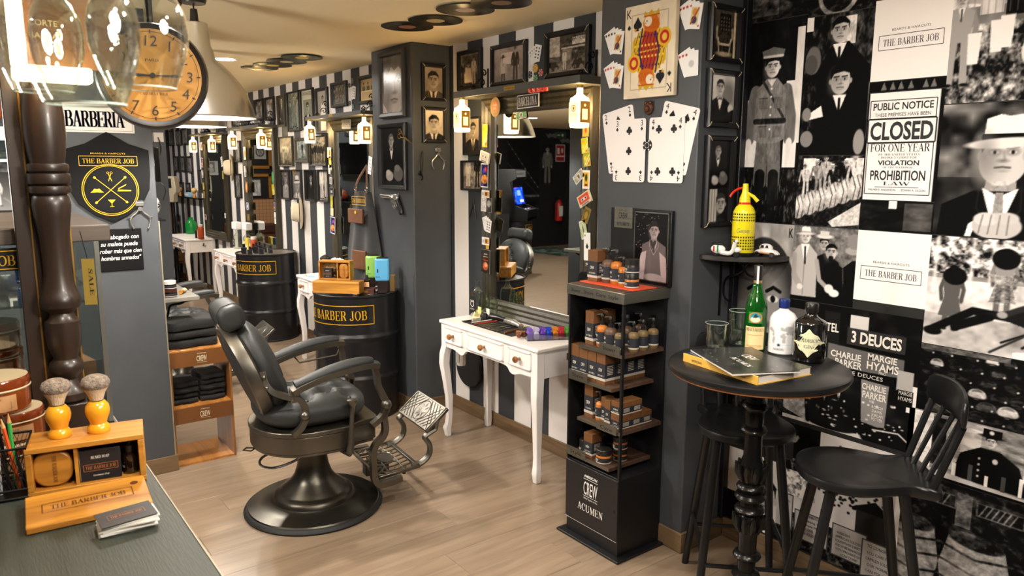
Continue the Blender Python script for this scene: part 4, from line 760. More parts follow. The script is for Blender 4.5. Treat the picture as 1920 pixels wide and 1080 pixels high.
# second to fourth mirrors
def many(lst,where):
    for n,lab,cat,x,z,w,h,f,tl in lst:card(n,lab+' on the '+where,cat,x,z,w,h,YF,f,tl,300)
many([('photo_card','silver framed photo card','card',-6.32,1.685,.08,.08,pc_page,0),('postcard','pale postcard','postcard',-6.33,1.83,.08,.09,pc_small,3),('ticket_strip','green ticket strip','ticket',-6.32,1.75,.05,.1,pc_ticket,-5),('ticket_strip','low green ticket strip','ticket',-6.315,1.4,.05,.1,pc_ticket,4),('photo_card','square grey card','card',-6.315,1.585,.06,.06,pc_bank('808488'),6),('cassette_tape','black cassette','cassette',-6.31,1.486,.1,.07,pc_cassette(.12,.2),0),('note','cream torn note','note',-6.315,1.31,.06,.07,lambda p:p.rect(0,0,1,1,'d8d0a8'),5),('film_postcard','orange and blue film card','postcard',-6.305,1.19,.095,.15,pc_film,5),('playing_card','pair of pale cards','playing card',-5.54,1.72,.06,.14,pc_fan,12)],'second mirror frame')
pl=card('street_plate','grey plate with street lettering on the second mirror rail','sign',-5.93,2.06,.17,.075,2.735,lambda p:p.rect(0,0,1,1,'8a867c').rect(.03,.2,.97,.95,'55534e'),2);letters('lettering',[('BENSONS',0,-.018,.03,.14,'sans')],INKW,pl,(0,-.001,0))
many([('round_badge','round blue white badge','sticker',-8.66,1.255,.1,.085,lambda p:p.rect(0,0,1,1,'40402e').ell(.5,.5,.5,.5,.95).ell(.5,.5,.4,.4,'203a80').ell(.5,.5,.25,.25,.9),0),('postcard','yellow lit card','postcard',-8.66,1.85,.07,.14,pc_small,0),('medal','orange badge','sticker',-8.66,1.47,.08,.12,lambda p:p.rect(0,0,1,1,'3a3626').ell(.5,.5,.5,.5,'c87838').ell(.5,.55,.3,.3,'e8b070'),8),('gold_card','gold card','card',-8.65,1.13,.07,.07,pc_gold,0),('leaf_badge','green oval badge','sticker',-7.785,1.59,.06,.12,lambda p:p.rect(0,0,1,1,'2a3a20').ell(.5,.5,.5,.5,'50985a'),0),('ticket_strip','olive ticket','ticket',-7.79,1.47,.07,.11,pc_ticket,-10),('postcard','red white card','postcard',-7.78,1.29,.05,.08,pc_film,0),('note','long white note','note',-7.775,1.17,.045,.12,pc_ace,-3),('film_postcard','pale film card','postcard',-8.67,1.65,.08,.12,pc_page,-6)],'third mirror frame')
many([('postcard','white card','postcard',-10.42,1.96,.09,.1,pc_small,0),('postcard','pink portrait card','postcard',-10.43,1.75,.08,.12,pc_film,8),('note','white square note','note',-10.44,1.6,.08,.1,pc_page,0),('ticket_strip','yellow card','ticket',-10.43,1.44,.06,.09,pc_ticket,0),('round_badge','round amber badge','sticker',-10.43,1.33,.08,.09,pc_gold,5),('postcard','pink blue card','postcard',-10.42,1.03,.09,.07,pc_film,0),('playing_card','red white card','playing card',-9.55,1.76,.07,.12,pc_fan,-12),('note','white label','note',-9.54,1.1,.05,.06,pc_ace,0),('ticket_strip','yellow slip','ticket',-9.54,1.6,.05,.1,pc_ticket,0)],'farthest mirror frame')
# cards and chips above the shelf
for k in range(4):card('playing_card','black suited playing card %s over the near shelf' % ['leaning furthest out','second of the fan','third of the fan','on top of the fan'][k],'playing card',-3.525+k*.016,2.352+.004*k,.062,.09,2.808-.0015*k,pc_fan,-22+12*k,group='fan of cards over the near shelf')
def chip(label,x,z,col,y=2.81,r=.021,face='Y'):
    t=thing('poker_chip',label,'poker chip',(x,y,z),0,'poker chips stuck on the walls');B().prism(ring2(0,0,r,r,24),-.004,0).build('disc',M('chip_'+col,col,.4),t)
    letters('edge_spots',[('#',[[(r*.72*cos(a-.16),r*.72*sin(a-.16)),(r*.98*cos(a-.16),r*.98*sin(a-.16)),(r*.98*cos(a+.16),r*.98*sin(a+.16)),(r*.72*cos(a+.16),r*.72*sin(a+.16))] for a in [k*pi/3 for k in range(6)]]),('#',_ring(0,0,r*.5,r*.42))],INKW,t,(0,-.0045,0))
chip('yellow poker chip above the near shelf',-3.499,2.28,'d09a18',r=.025);chip('red poker chip above the near shelf',-3.447,2.251,'b04048');chip('dark blue poker chip above the near shelf',-3.551,2.249,'1c2440');chip('green poker chip above the near shelf',-3.495,2.223,'2c7a48')
for lab,x,z,c in (('upper black poker chip beside the second shelf cards',-6.003,2.385,'18181c'),('lower black poker chip beside the second shelf cards',-6.004,2.239,'18181c'),('upper teal poker chip beside the handwriting frame',-5.934,2.416,'2c6068'),('lower teal poker chip beside the handwriting frame',-5.939,2.206,'2c6068')):chip(lab,x,z,c)
for k in range(3):card('playing_card','heart playing card %s above the second shelf' % ['at the back of the fan','in the middle of the fan','in front of the fan'][k],'playing card',-5.94+k*.014,2.32,.065,.1,2.808-.0015*k,pc_fan,-14+12*k,group='fan of cards over the second shelf')
# ---- records on the ceiling
VIN=M('vinyl','141210',.22,spec=.6)
def record(label,x,y,col,z):
    t=thing('vinyl_record',label,'record',(x,y,z),0,'records fixed to the ceiling')
    B().lathe([(.004,-.0015),(.15,-.0015),(.151,0),(.15,.0015)],40).build('disc',VIN,t)
    g=B()
    for k in range(14):r0=.058+k*.0064;g.lathe([(r0,-.0017),(r0+.003,-.0021),(r0+.0055,-.0017)],40,cap=False)
    g.build('grooves',VIN,t);B().lathe([(.004,-.0023),(.05,-.0023),(.05,-.001)],32).build('centre_label',M('label_'+col,col,.6),t)
RC=['far end','second place','third place','near end']
for k,(x,y,c) in enumerate([(-6.361,2.18,'b8a868'),(-6.098,2.195,'c8b040'),(-5.80,2.2,'c0b890'),(-5.495,2.2,'d0b440')]):record('black record on the ceiling at the %s of the distant row' % RC[k],x,y,c,2.512-.003*k)
for k,(x,y,c) in enumerate([(-3.958,2.225,'8a5a48'),(-3.686,2.25,'b0a078'),(-3.332,2.212,'b09898'),(-3.068,2.247,'6a5048')]):record('black record on the ceiling at the %s of the close row' % RC[k],x,y,c,2.512-.003*k)
# ---- cards on the near pillar
def suit_poly(s,cx,cz,r):
    if s=='club':return [ring2(cx,cz+.45*r,.42*r,.42*r,14),ring2(cx-.45*r,cz-.15*r,.42*r,.42*r,14),ring2(cx+.45*r,cz-.15*r,.42*r,.42*r,14),[(cx-.3*r,cz-.95*r),(cx+.3*r,cz-.95*r),(cx+.08*r,cz+.1*r),(cx-.08*r,cz+.1*r)]]
    return [ring2(cx-.38*r,cz-.2*r,.42*r,.4*r,14),ring2(cx+.38*r,cz-.2*r,.42*r,.4*r,14),[(cx-.74*r,cz-.02*r),(cx+.74*r,cz-.02*r),(cx,cz+r)],[(cx-.3*r,cz-.95*r),(cx+.3*r,cz-.95*r),(cx+.08*r,cz),(cx-.08*r,cz)]]
def big_card(label,x,z,tilt,num,suit,pips,y):
    t=thing('giant_playing_card',label,'playing card',(x,y,z),0,'giant playing cards on the pillar',rot=(0,radians(tilt),0));w,h=.197,.28
    B().prism(rrect(w,h,.012),-.002,0).build('card',M('card_white','eee9e6',.45),t,smooth=0)
    sh=[]
    for px,pz in pips:sh.append(suit_poly(suit,px,pz,.02))
    for sx,sz in ((-1,1),(1,1),(-1,-1),(1,-1)):
        sh.append([[(sz*a+sx*.076,sz*b+sz*.096) for a,b in q] for q in suit_poly(suit,0,0,.009)])
        ps,W=text2d(num,'sans');sh.append([[(sz*((a-W/2)*.026)+sx*.076,sz*(b*.026)+sz*.109) for a,b in q] for q in ps])
    [letters('pip',[('#',q)],INK,t,(0,-.0022,0)) for q in sh]
big_card('giant two of spades tilted behind the three of clubs',-2.484,1.84,-11,'2','spade',[(0,.09),(0,-.09)],2.4985);big_card('giant three of clubs on the card pillar',-2.425,1.79,0,'3','club',[(0,.09),(0,0),(0,-.09)],2.4945)
big_card('giant four of spades tilted behind the four of clubs',-2.16,1.84,13,'4','spade',[(-.04,.09),(.04,.09),(-.04,-.09),(.04,-.09)],2.4985);big_card('giant four of clubs on the card pillar',-2.207,1.79,0,'4','club',[(-.042,.09),(.042,.09),(-.042,-.09),(.042,-.09)],2.4945)
chip('black poker chip between the giant cards',-2.312,1.812,'17181c',2.493,.026)
t=thing('king_plaque','wooden plaque painted as a king of spades on the card pillar','plaque',(-2.308,2.4985,2.213),0);bx('board',M('aged_board','d6c6a8',.6,noise=.12,nscale=8),-.146,.146,-.022,0,-.197,.197,t,bev=.003)
p=Pic(.288,.39,420,'e3d6bd');p.noise(4,.08,2);p.line([(.14,.09),(.14,.9),(.86,.9),(.86,.09),(.14,.09)],.004,.4)
def half(p,m):
    X=lambda x:x if m>0 else 1-x;Y=lambda y:y if m>0 else 1-y;P=lambda*q:[(X(a),Y(b)) for a,b in q]
    p.poly(P((.16,.5),(.16,.62),(.35,.74),(.68,.74),(.86,.64),(.86,.5)),'d8b030');p.poly(P((.3,.5),(.4,.72),(.62,.72),(.8,.52)),'b03a28')
    for k in range(9):p.line(P((.2+.07*k,.5),(.28+.07*k,.7)),.007,'202020');p.ell(X(.22+.07*k),Y(.56),.018,.014,'e8c848');p.ell(X(.3+.06*k),Y(.66),.014,.01,'243070')
    p.ell(X(.8),Y(.62),.13,.1,'d8b030').ell(X(.8),Y(.62),.09,.07,'b82c28').ell(X(.8),Y(.62),.05,.04,'e0c050').line(P((.36,.74),(.3,.5)),.02,'2c2c60').line(P((.6,.72),(.7,.5)),.02,'2c2c60')
    p.ell(X(.53),Y(.79),.16,.095,'d07828').ell(X(.56),Y(.76),.14,.07,'c86820');[p.line(P((.42+.03*k,.73),(.46+.03*k,.86)),.004,'a04c14') for k in range(9)]
    p.ell(X(.47),Y(.81),.075,.055,'ecdcc4').poly(P((.38,.86),(.4,.925),(.46,.885),(.53,.93),(.6,.885),(.68,.93),(.69,.86)),'c8a028').line(P((.39,.867),(.69,.867)),.01,'a82a20');p.ell(X(.445),Y(.815),.01,.008,.1).line(P((.41,.795),(.43,.79)),.004,.3)
    p.line(P((.2,.58),(.22,.72)),.012,'c09030').ell(X(.22),Y(.69),.05,.028,'ecdcc4').ell(X(.22),Y(.745),.03,.02,'d09828')
half(p,1);half(p,-1)
def spade(p,x,y,r,m=1):p.ell(x-r*.5,y-m*r*.2,r*.6,r*.45,'26262a').ell(x+r*.5,y-m*r*.2,r*.6,r*.45,'26262a').poly([(x-r*1.02,y-m*.05*r),(x+r*1.02,y-m*.05*r),(x,y+m*r)],'26262a').poly([(x-r*.4,y-m*r),(x+r*.4,y-m*r),(x,y)],'26262a')
spade(p,.26,.8,.075);spade(p,.74,.2,.075,-1);spade(p,.085,.775,.03);spade(p,.915,.225,.03,-1)
p.obj('painting',t,(0,-.0222,0),mat=print_mat('print_matt'));letters('lettering',[('K',-.12,.145,.04,.028,'sans')],INK,t,(0,-.0225,0));o=letters('lettering',[('K',-.12,.145,.04,.028,'sans')],INK,t,(0,-.0225,0));o.rotation_euler=(0,pi,0)
def pc_court(red):return lambda p:p.rect(0,0,1,1,.94).rect(.25,.15,.8,.85,'d8c890').ell(.5,.65,.18,.14,'c88838').ell(.5,.35,.2,.15,'303050').line([(.3,.2),(.75,.8)],.06,'a03028').ell(.13,.88,.06,.04,'b02828' if red else .1).ell(.87,.12,.06,.04,'b02828' if red else .1)
def pc_pip(red):return lambda p:p.rect(0,0,1,1,.93).ell(.5,.5,.2,.14,.75 if red else .5).ell(.13,.88,.08,.05,'b02828' if red else .1)
for nm,cx,cz,red in (('upper fan of black cards beside the king plaque',-2.535,2.285,0),('lower fan of red cards beside the king plaque',-2.535,2.135,1),('top fan of red cards between plaque and frames',-2.1,2.335,1),('low fan of cards with a grey face between plaque and frames',-2.095,2.145,2)):
    for k in range(4 if red<2 else 3):card('playing_card',['backmost card','second card','third card','front card'][k+(red==2)]+' of the '+nm,'playing card',cx-.02+k*.013,cz-.004*k,.07,.1,2.4985-.0015*k,pc_court(red) if k==3-(red==2) and red<2 else pc_pip(red),-24+11*k,group='fans of cards on the card pillar')
o=B().ball((0,0,0),(.026,.012,.03),16,10).ball((0,-.012,-.004),(.014,.012,.016)).ball((-.014,-.004,.022),(.008,.008,.01)).ball((.014,-.004,.022),(.008,.008,.01)).ball((0,-.02,-.01),(.007,.007,.006)).build('lion_ornament',M('bronze','5a3a2c',.4,.7,bump=.8,bscale=200),None,(-2.313,2.492,1.972));tag(o,'small bronze lion head ornament above the giant cards','ornament')
# ---------------------------------------------------------------- white console tables
WHITE=M('white_paint','eee9e6',.32,noise=.02,nscale=5);KNOBW=wood('knob_wood','6a3f1c','a8743c','X',2,.3,coat=.4);BRASS=M('aged_brass','7a6430',.35,.9)
def make_table(label,w=.99):
    t=thing('console_table',label,'table',(0,0,0),0,'white console tables');hw=w/2;F=-.368
    bx('tabletop',WHITE,-hw,hw,F-.014,0,.742,.765,t,bev=.007)
    out=[(-hw+.05,.742),(-hw+.05,.60)];pts=[(-.40,.596),(-.33,.594),(-.27,.577),(-.235,.585),(-.2,.612),(-.1,.617),(.1,.617),(.2,.612),(.235,.585),(.27,.577),(.33,.594),(.40,.596)]
    out+=[(x*hw/.495,z) for x,z in [tuple(v)[:2] for v in catmull([(a,c,0) for a,c in pts],4)]]+[(hw-.05,.60),(hw-.05,.742)]
    B().prism(out,F,F+.02).build('apron',WHITE,t,smooth=25)
    for s in (-1,1):bx('side_panel',WHITE,s*(hw-.03)-.009,s*(hw-.03)+.009,F+.03,-.01,.59,.742,t,bev=.002)
    for cx,dw in ((-.335,.2),(0,.36),(.335,.2)):
        cx *= hw/.495;d=B();d.box(cx-dw/2,cx+dw/2,F-.008,F+.003,.632,.732).build('drawer',WHITE,t,bev=.002);dr=COL.objects[-1]
        q=B()
        for z0,z1,x0,x1 in ((.722,.732,-dw/2,dw/2),(.632,.642,-dw/2,dw/2),(.632,.732,-dw/2,-dw/2+.01),(.632,.732,dw/2-.01,dw/2)):q.box(cx+x0,cx+x1,F-.013,F-.007,z0,z1)
        q.build('drawer_moulding',WHITE,dr,bev=.002)
        R=Matrix.Translation((cx,F-.008,.682))@Matrix.Rotation(pi/2,4,'X');B().lathe([(.009,0),(.008,.012),(.012,.018),(.018,.026),(.019,.034),(.014,.041),(.005,.043),(.001,.043)],16,M4=R).build('knob',KNOBW,dr)
    for sx in (-1,1):
        for sy in (0,1):
            b=B();vs=[];prof=[(.742,0,.027),(.6,0,.027),(.545,.011,.026),(.48,.014,.025),(.38,.004,.022),(.26,-.006,.0195),(.14,-.006,.0165),(.085,-.002,.018),(.055,.005,.021),(.03,.002,.018),(0,0,.0165)]
            for z,o,h in prof:
                x=sx*(hw-.04+o);y=(F+.022-o) if sy==0 else (-.03+o*.6);vs+=[(x-h,y-h,z),(x+h,y-h,z),(x+h,y+h,z),(x-h,y+h,z)]
            n=len(prof);b.add(vs,[(4*j+i,4*j+(i+1) % 4,4*j+4+(i+1) % 4,4*j+4+i) for j in range(n-1) for i in range(4)]+[(0,1,2,3),tuple(4*n-4+i for i in range(4))]);b.build('leg',WHITE,t,bev=.004,smooth=50)
    h=B();x=hw-.02;y=-.15;h.box(x,x+.004,y-.009,y+.009,.672,.71)
    for s in (-1,1):h.tube(catmull([(x+.003,y,.685),(x+.02,y+s*.012,.672),(x+.035,y+s*.02,.678),(x+.036,y+s*.022,.69)],4),.0035,6)
    h.build('double_hook',BRASS,t);return t
T1=make_table('white console table with three drawers in front of the near mirror');T1.location=(-3.468,2.797,0)
dup(T1,(-5.88,2.797,0),label='white console table half hidden behind the barrel with gift boxes');dup(T1,(-8.42,2.797,0),label='white console table half hidden behind the far open barrel');dup(T1,(-10.68,2.797,0),label='farthest white console table with a sauce bottle on it')

# ---------------------------------------------------------------- barrels
BAR=M('black_barrel_paint','17171a',.3,noise=.08,nscale=6,bump=.05,bscale=12);BIN=M('bare_steel','9a948a',.4,.8,noise=.15,nscale=6)
def make_barrel(label,loc,lid=True,group='black oil barrels'):
    t=thing('oil_barrel',label,'barrel',loc,0,group);R=.287;H=.867
    prof=[(R-.006,.0),(R+.002,.004),(R+.002,.014),(R-.005,.02)]
    for zc in (.292,.578):prof+=[(R-.003,zc-.03),(R-.001,zc-.018),(R+.009,zc-.006),(R+.009,zc+.006),(R-.001,zc+.018),(R-.003,zc+.03)]
    prof+=[(R-.004,H-.02),(R+.003,H-.014),(R+.004,H-.003),(R-.003,H),(R-.01,H-.004),(R-.012,H-.016)]
    if not lid:prof+=[(R-.014,H-.2)]
    B().lathe(prof,56,cap=False).build('body',BAR,t)
    if lid:B().lathe([(.001,H-.016),(R-.013,H-.016),(R-.012,H-.012)],48).build('lid',BAR,t);B().lathe([(.02,H-.016),(.02,H-.008),(.001,H-.007)],12,c=(.16,.08,0)).build('bung',BIN,t)
    else:B().lathe([(R-.014,H-.012),(R-.016,H-.08),(.001,H-.085)],48).build('inside_tray',BIN,t)
    if not lid:B().lathe([(R-.006,H-.001),(R+.003,H-.001),(R-.013,H-.01)],48,cap=False).build('rim',BIN,t)
    th0=radians(-63)
    def wp(q):a=th0+q[0]/R;r=R+.0005-q[1];return (r*cos(a),r*sin(a),q[2])
    letters('lettering',[('THE BARBER JOB',0,.705,.062,.53,'serif',.05),('#',box_lines(-.31,.31,.675,.8,.0055,24))],GOLD,t,warp=wp);return t
make_barrel('black oil barrel topped with wooden gift boxes beside the middle pillar',(-4.752,2.222,0));make_barrel('black open topped oil barrel behind the barber chair headrest',(-7.41,2.51,0),False)

# ---------------------------------------------------------------- barber chairs
GUN=M('aged_gunmetal','6e6a62',.34,.92,noise=.12,nscale=7);GUND=M('dark_gunmetal','48453e',.3,.9,noise=.15,nscale=5);LEA=M('charcoal_leather','2b2d2d',.5,noise=.14,nscale=7,bump=.12,bscale=160);CHR=M('chrome','d0d0d0',.12,1);RUB=M('black_rubber','151515',.6)
def cushion(w,d,h,pw=3.0,buttons=(),dep=.016,sig=.03,nu=88,nv=44):
    b=B();vs=[];seams=[(p,q) for i,p in enumerate(buttons) for q in buttons[:i] if .03<abs(p[1]-q[1]) and math.hypot(p[0]-q[0],p[1]-q[1])<.15]
    for j in range(nv+1):
        ph=-pi/2+pi*j/nv;cz=abs(sin(ph))**(2/2.6)*(1 if ph>0 else-1);cr=abs(cos(ph))**(2/2.6)
        for i in range(nu):
            a=2*pi*i/nu;x=w*cr*abs(cos(a))**(2/pw)*(1 if cos(a)>0 else-1);y=d*cr*abs(sin(a))**(2/pw)*(1 if sin(a)>0 else-1);z=h*cz
            if z>0:
                z+=.012*max(0,1-(x/w)**2-(y/d)**2)
                for bx_,by in buttons:z-=dep*math.exp(-((x-bx_)**2+(y-by)**2)/sig**2)
                m=9
                for (px,py),(qx,qy) in seams:
                    u=max(0,min(1,((x-px)*(qx-px)+(y-py)*(qy-py))/((qx-px)**2+(qy-py)**2)));m=min(m,(x-px-u*(qx-px))**2+(y-py-u*(qy-py))**2)
                z-=.010*math.exp(-m/.009**2)
            vs.append((x,y,z))
    b.add(vs,[(j*nu+i,j*nu+(i+1) % nu,(j+1)*nu+(i+1) % nu,(j+1)*nu+i) for j in range(nv) for i in range(nu)]);return b
def strap(pts,w,th,n=6):                           # flat curved bar, width along x
    P=catmull(pts,n);b=B();vs=[]
    for i,p in enumerate(P):
        tt=(P[min(i+1,len(P)-1)]-P[max(i-1,0)]).normalized();nn=Vector((0,-tt.z,tt.y))
        vs+=[p+nn*th+Vector((-w,0,0)),p+nn*th*1.35,p+nn*th+Vector((w,0,0)),p-nn*th+Vector((w,0,0)),p-nn*th+Vector((-w,0,0))]
    m=len(P);b.add(vs,[(5*j+i,5*j+(i+1) % 5,5*j+5+(i+1) % 5,5*j+5+i) for j in range(m-1) for i in range(5)]+[tuple(range(5)),tuple(5*m-5+i for i in range(5))]);return b
def make_chair(label):
    t=thing('barber_chair',label,'barber chair',(0,0,0),0,'vintage barber chairs')
    B().lathe([(.34,0),(.345,.01),(.338,.022),(.325,.028)],64).build('base_rim',RUB,t)
    B().lathe([(.33,.022),(.322,.034),(.27,.042),(.215,.05),(.204,.058),(.2,.075),(.188,.088),(.172,.094),(.165,.1),(.15,.118),(.115,.145),(.092,.18),(.078,.225),(.072,.275),(.075,.285),(.075,.3),(.068,.305)],64).build('pedestal',GUND,t)
    B().lathe([(.058,.29),(.058,.37)],32).build('piston',GUND,t)
    out=[]
    for i in range(25):
        a=pi+pi*i/24;out.append((.272*cos(a)*1.0,-.04+.255*sin(a)))
    out+=[(.272,.1),(.25,.13),(.225,.17),(.21,.26),(.17,.275),(-.17,.275),(-.21,.26),(-.225,.17),(-.25,.13),(-.272,.1)]
    b=B();b.prism_z([(x*.97,y*.97) for x,y in out],.362,.378);b.prism_z(out,.378,.462);b.prism_z([(x*1.02,y*1.02) for x,y in out],.462,.486);b.build('seat_frame',GUN,t,bev=.004)
    bt=[(x*.105,-.03+y*.1) for y in (-1.3,-.2,.9,1.9) for x in ((-1,0,1) if y not in (-.2,1.9) else (-1.5,-.5,.5,1.5))];bt=[q for q in bt if abs(q[0])<.19 and abs(q[1])<.2]
    c=cushion(.252,.262,.083,2.9,bt,.032,.034).build('seat_cushion',LEA,t,loc=(0,-.012,.553))
    for x,y in bt:
        zz=.083*(max(0,1-abs(x/.252)**2.9-abs(y/.262)**2.9))**.385+.012*max(0,1-(x/.252)**2-(y/.262)**2)-.029;B().ball((x,y,zz),(.011,.011,.006),10,6).build('button',LEA,c)
    Tb=Matrix.Translation((0,-.30,.752))@Matrix.Rotation(radians(21),4,'X')
    Ry=Matrix.Rotation(-pi/2,4,'X')               # local lathe axis -> forward
    def ov(rx,rz,y0,y1,f=1.0,n=48):return [(rx*cos(2*pi*i/n),y,rz*sin(2*pi*i/n)) for y in (y0,y1) for i in range(n)]
    b=B();prof=[(.205,.2,-.03),(.22,.218,-.036),(.235,.236,-.03),(.242,.243,-.012),(.242,.243,.02),(.23,.232,.03),(.15,.17,.03)];n=56;vs=[]
    for rx,rz,y in prof:vs+=[Tb@Vector((rx*cos(2*pi*i/n),y,rz*sin(2*pi*i/n)*(1.0 if sin(2*pi*i/n)>0 else .98))) for i in range(n)]
    b.add(vs,[(j*n+i,j*n+(i+1) % n,(j+1)*n+(i+1) % n,(j+1)*n+i) for j in range(len(prof)-1) for i in range(n)]+[tuple((len(prof)-1)*n+i for i in range(n))]);b.build('back_shell',GUN,t)
    b=B();v2=[]
    for rx,rz,y in ((.206,.201,-.028),(.19,.185,-.035),(.001,.001,-.04)):v2+=[Tb@Vector((rx*cos(2*pi*i/n),y,rz*sin(2*pi*i/n))) for i in range(n)]
    b.add(v2,[(j*n+i,j*n+(i+1) % n,(j+1)*n+(i+1) % n,(j+1)*n+i) for j in range(2) for i in range(n)]);b.build('back_panel',LEA,t)
    bb=[(x*.085,y*.1) for y,xs in ((-1.3,(-.6,.6)),(-.4,(-1.4,0,1.4)),(.5,(-.7,.7)),(1.35,(0,))) for x in xs]
    c=cushion(.225,.235,.07,2.3,bb,.02).build('back_cushion',LEA,t);c.matrix_local=Tb@Matrix.Translation((0,.062,0))@Matrix.Rotation(-pi/2,4,'X')@Matrix.Rotation(pi,4,'Z')
    for x,y in bb:B().ball((x,y,.06),(.01,.01,.006),10,6).build('button',LEA,c)
    # headrest on a bar
    Th=Matrix.Translation((0,-.372,1.035))@Matrix.Rotation(radians(16),4,'X');b=B();sec=rrect(.115,.12,.045,6);L=[];xs=[(-.137,.55),(-.134,.8),(-.12,.96),(-.1,1),(.1,1),(.12,.96),(.134,.8),(.137,.55)]
    for x,s in xs:L+=[Th@Vector((x,a*s,c_*s)) for a,c_ in sec]
    m=len(sec);b.add(L,[(j*m+i,j*m+(i+1) % m,(j+1)*m+(i+1) % m,(j+1)*m+i) for j in range(len(xs)-1) for i in range(m)]+[tuple(range(m)),tuple((len(xs)-1)*m+i for i in range(m))]);h=b.build('headrest',LEA,t,smooth=50)
    b=B()
    for x in (-.1,.1):b.tube([Th@Vector((x,a*1.01,c_*1.01)) for a,c_ in sec],.003,6,closed=True)
    b.build('piping',LEA,h);B().tube([(0,-.36,.93),(0,-.37,1.0)],.016,8).build('headrest_stem',GUN,t);B().ball((-.07,-.405,.955),.009,8,6).build('back_bolt',CHR,t)
    for s in (-1,1):
        X=s*.262
        strap([(X,-.155,.692),(X,-.1,.715),(X,0,.745),(X,.12,.765),(X,.21,.772),(X,.262,.766)],.036,.013).build('arm',GUN,t)
        b=B();P=catmull([(X,-.14,.72),(X,-.08,.737),(X,.02,.765),(X,.12,.784),(X,.2,.789),(X,.235,.786)],5);b.tube(P,[.012+.017*sin(pi*min(1,max(.12,(i+1)/(len(P)+1))))**.5 for i in range(len(P))],12,flat=1.15,up=(0,0,1));pd=b.build('arm_pad',LEA,t)
        strap([(X,.245,.765),(X,.255,.715),(X,.262,.66),(X,.285,.605),(X,.302,.565),(X,.298,.53),(X,.272,.497),(X,.225,.465)],.018,.013).build('arm_front_post',GUN,t)
        strap([(X,.298,.56),(X,.287,.5),(X,.292,.44),(X,.28,.40),(X,.24,.362),(X,.225,.32),(X,.226,.25),(X,.228,.19),(X,.25,.155),(X*.98,.3,.148),(X*.93,.38,.152)],.018,.014).build('footrest_hanger',GUN,t)
        B().ball((X*1.04,.298,.562),.026,14,10).build('pivot',GUN,t)
        strap([(X*.83,-.275,.80),(X*.86,-.262,.74),(X*.9,-.235,.70),(X*.95,-.18,.672),(X,-.125,.652),(X,-.1,.61),(X,-.098,.565),(X,-.12,.515),(X,-.16,.485)],.016,.013).build('back_bracket',GUN,t)
        B().box(X*.99-.012,X*.99+.012,-.165,-.118,.64,.705).build('arm_knuckle',GUN,t,bev=.006);B().ball((X*1.05,-.102,.575),.024,14,10).build('pivot',GUN,t)
        for q in ((-.272,.775),(-.262,.725)):B().ball((X*.93+s*.008,q[0],q[1]),.010,8,6).build('bolt',GUN,t)
    lv=B().tube([(.292,.1,.36),(.296,.105,.42),(.298,.115,.56),(.298,.118,.59)],[.019,.013,.010,.011],10).build('lever',GUN,t);B().lathe([(.006,-.02),(.018,.0),(.027,.016),(.026,.022),(.012,.026),(.001,.026)],16,c=(.298,.118,.6)).build('lever_knob',GUN,lv);B().tube([(.2,.08,.35),(.292,.1,.35)],.012,8).build('lever_axle',GUN,lv)
    # footrest
    Ts=Matrix.Translation((0,.388,.168))@Matrix.Rotation(radians(5),4,'X');b=B();w,d=.205,.115
    for x0,x1,y0,y1 in ((-w,w,-d,-d+.014),(-w,w,d-.02,d),(-w,-w+.016,-d,d),(w-.016,w,-d,d)):b.box(x0,x1,y0,y1,-.012,.006,Ts)
    st=b.build('step_rim',GUN,t,bev=.003);b=B();rng=random.Random(4)
    for k in range(30):
        x=-w+.02+2*(w-.02)*(k+.5)/30;y0=rng.uniform(-d,d*.2);a=rng.uniform(-1.0,1.0);L=rng.uniform(.06,.12);b.tube([Ts@Vector((max(-w,min(w,x-L*sin(a)/2)),max(-d,y0-L*cos(a)/2),0)),Ts@Vector((x+.006,y0+rng.uniform(-.005,.02),.001)),Ts@Vector((max(-w,min(w,x+L*sin(a)/2)),min(d,y0+L*cos(a)/2),0))],.0042,5)
    for k in range(-4,5):b.tube([Ts@Vector((k*.048,-d,0)),Ts@Vector((k*.048+.02,0,0)),Ts@Vector((k*.044,d,0))],.004,5)
    for y in (-.05,.03):b.tube([Ts@Vector((-w,y,0)),Ts@Vector((0,y+.02,0)),Ts@Vector((w,y,0))],.004,5)
    b.build('step_lattice',GUN,t);B().prism_z(ring2(0,0,.062,.04,24),-.003,.006,Ts).build('step_medallion',GUN,t,bev=.002)
    B().box(-.03,.03,.27,.4,.1,.16).build('step_bracket',GUND,t,bev=.006);B().tube([(.13,.44,.12),(.13,.445,.148)],.01,8).build('step_foot',RUB,t)
    for s in (-1,1):
        X=s*.175;P=catmull([(X,.47,.17),(X,.52,.18),(X,.565,.215),(X,.57,.265),(X,.548,.305),(X,.542,.318),(X,.572,.335),(X,.602,.348),(X,.61,.375),(X,.618,.395)],5);B().tube(P,[.017-.005*i/len(P) for i in range(len(P))],8,flat=1.2).build('footplate_arm',GUN,t)
    Tp=Matrix.Translation((0,.612,.398))@Matrix.Rotation(radians(40),4,'X');B().box(-.185,.185,-.083,.083,-.014,.006,Tp).build('footplate',GUN,t,bev=.006);b=B()
    for x0,x1,y0,y1 in ((-.18,.18,-.079,-.073),(-.18,.18,.073,.079),(-.18,-.174,-.079,.079),(.174,.18,-.079,.079)):b.box(x0,x1,y0,y1,.006,.01,Tp)
    for k in range(8):a=k*pi/4;b.add([Tp@Vector(q) for q in ((0,0,.011),(.026*cos(a)-.009*sin(a),.026*sin(a)+.009*cos(a),.009),(.058*cos(a),.058*sin(a),.008),(.026*cos(a)+.009*sin(a),.026*sin(a)-.009*cos(a),.009))],[(0,1,2,3)])
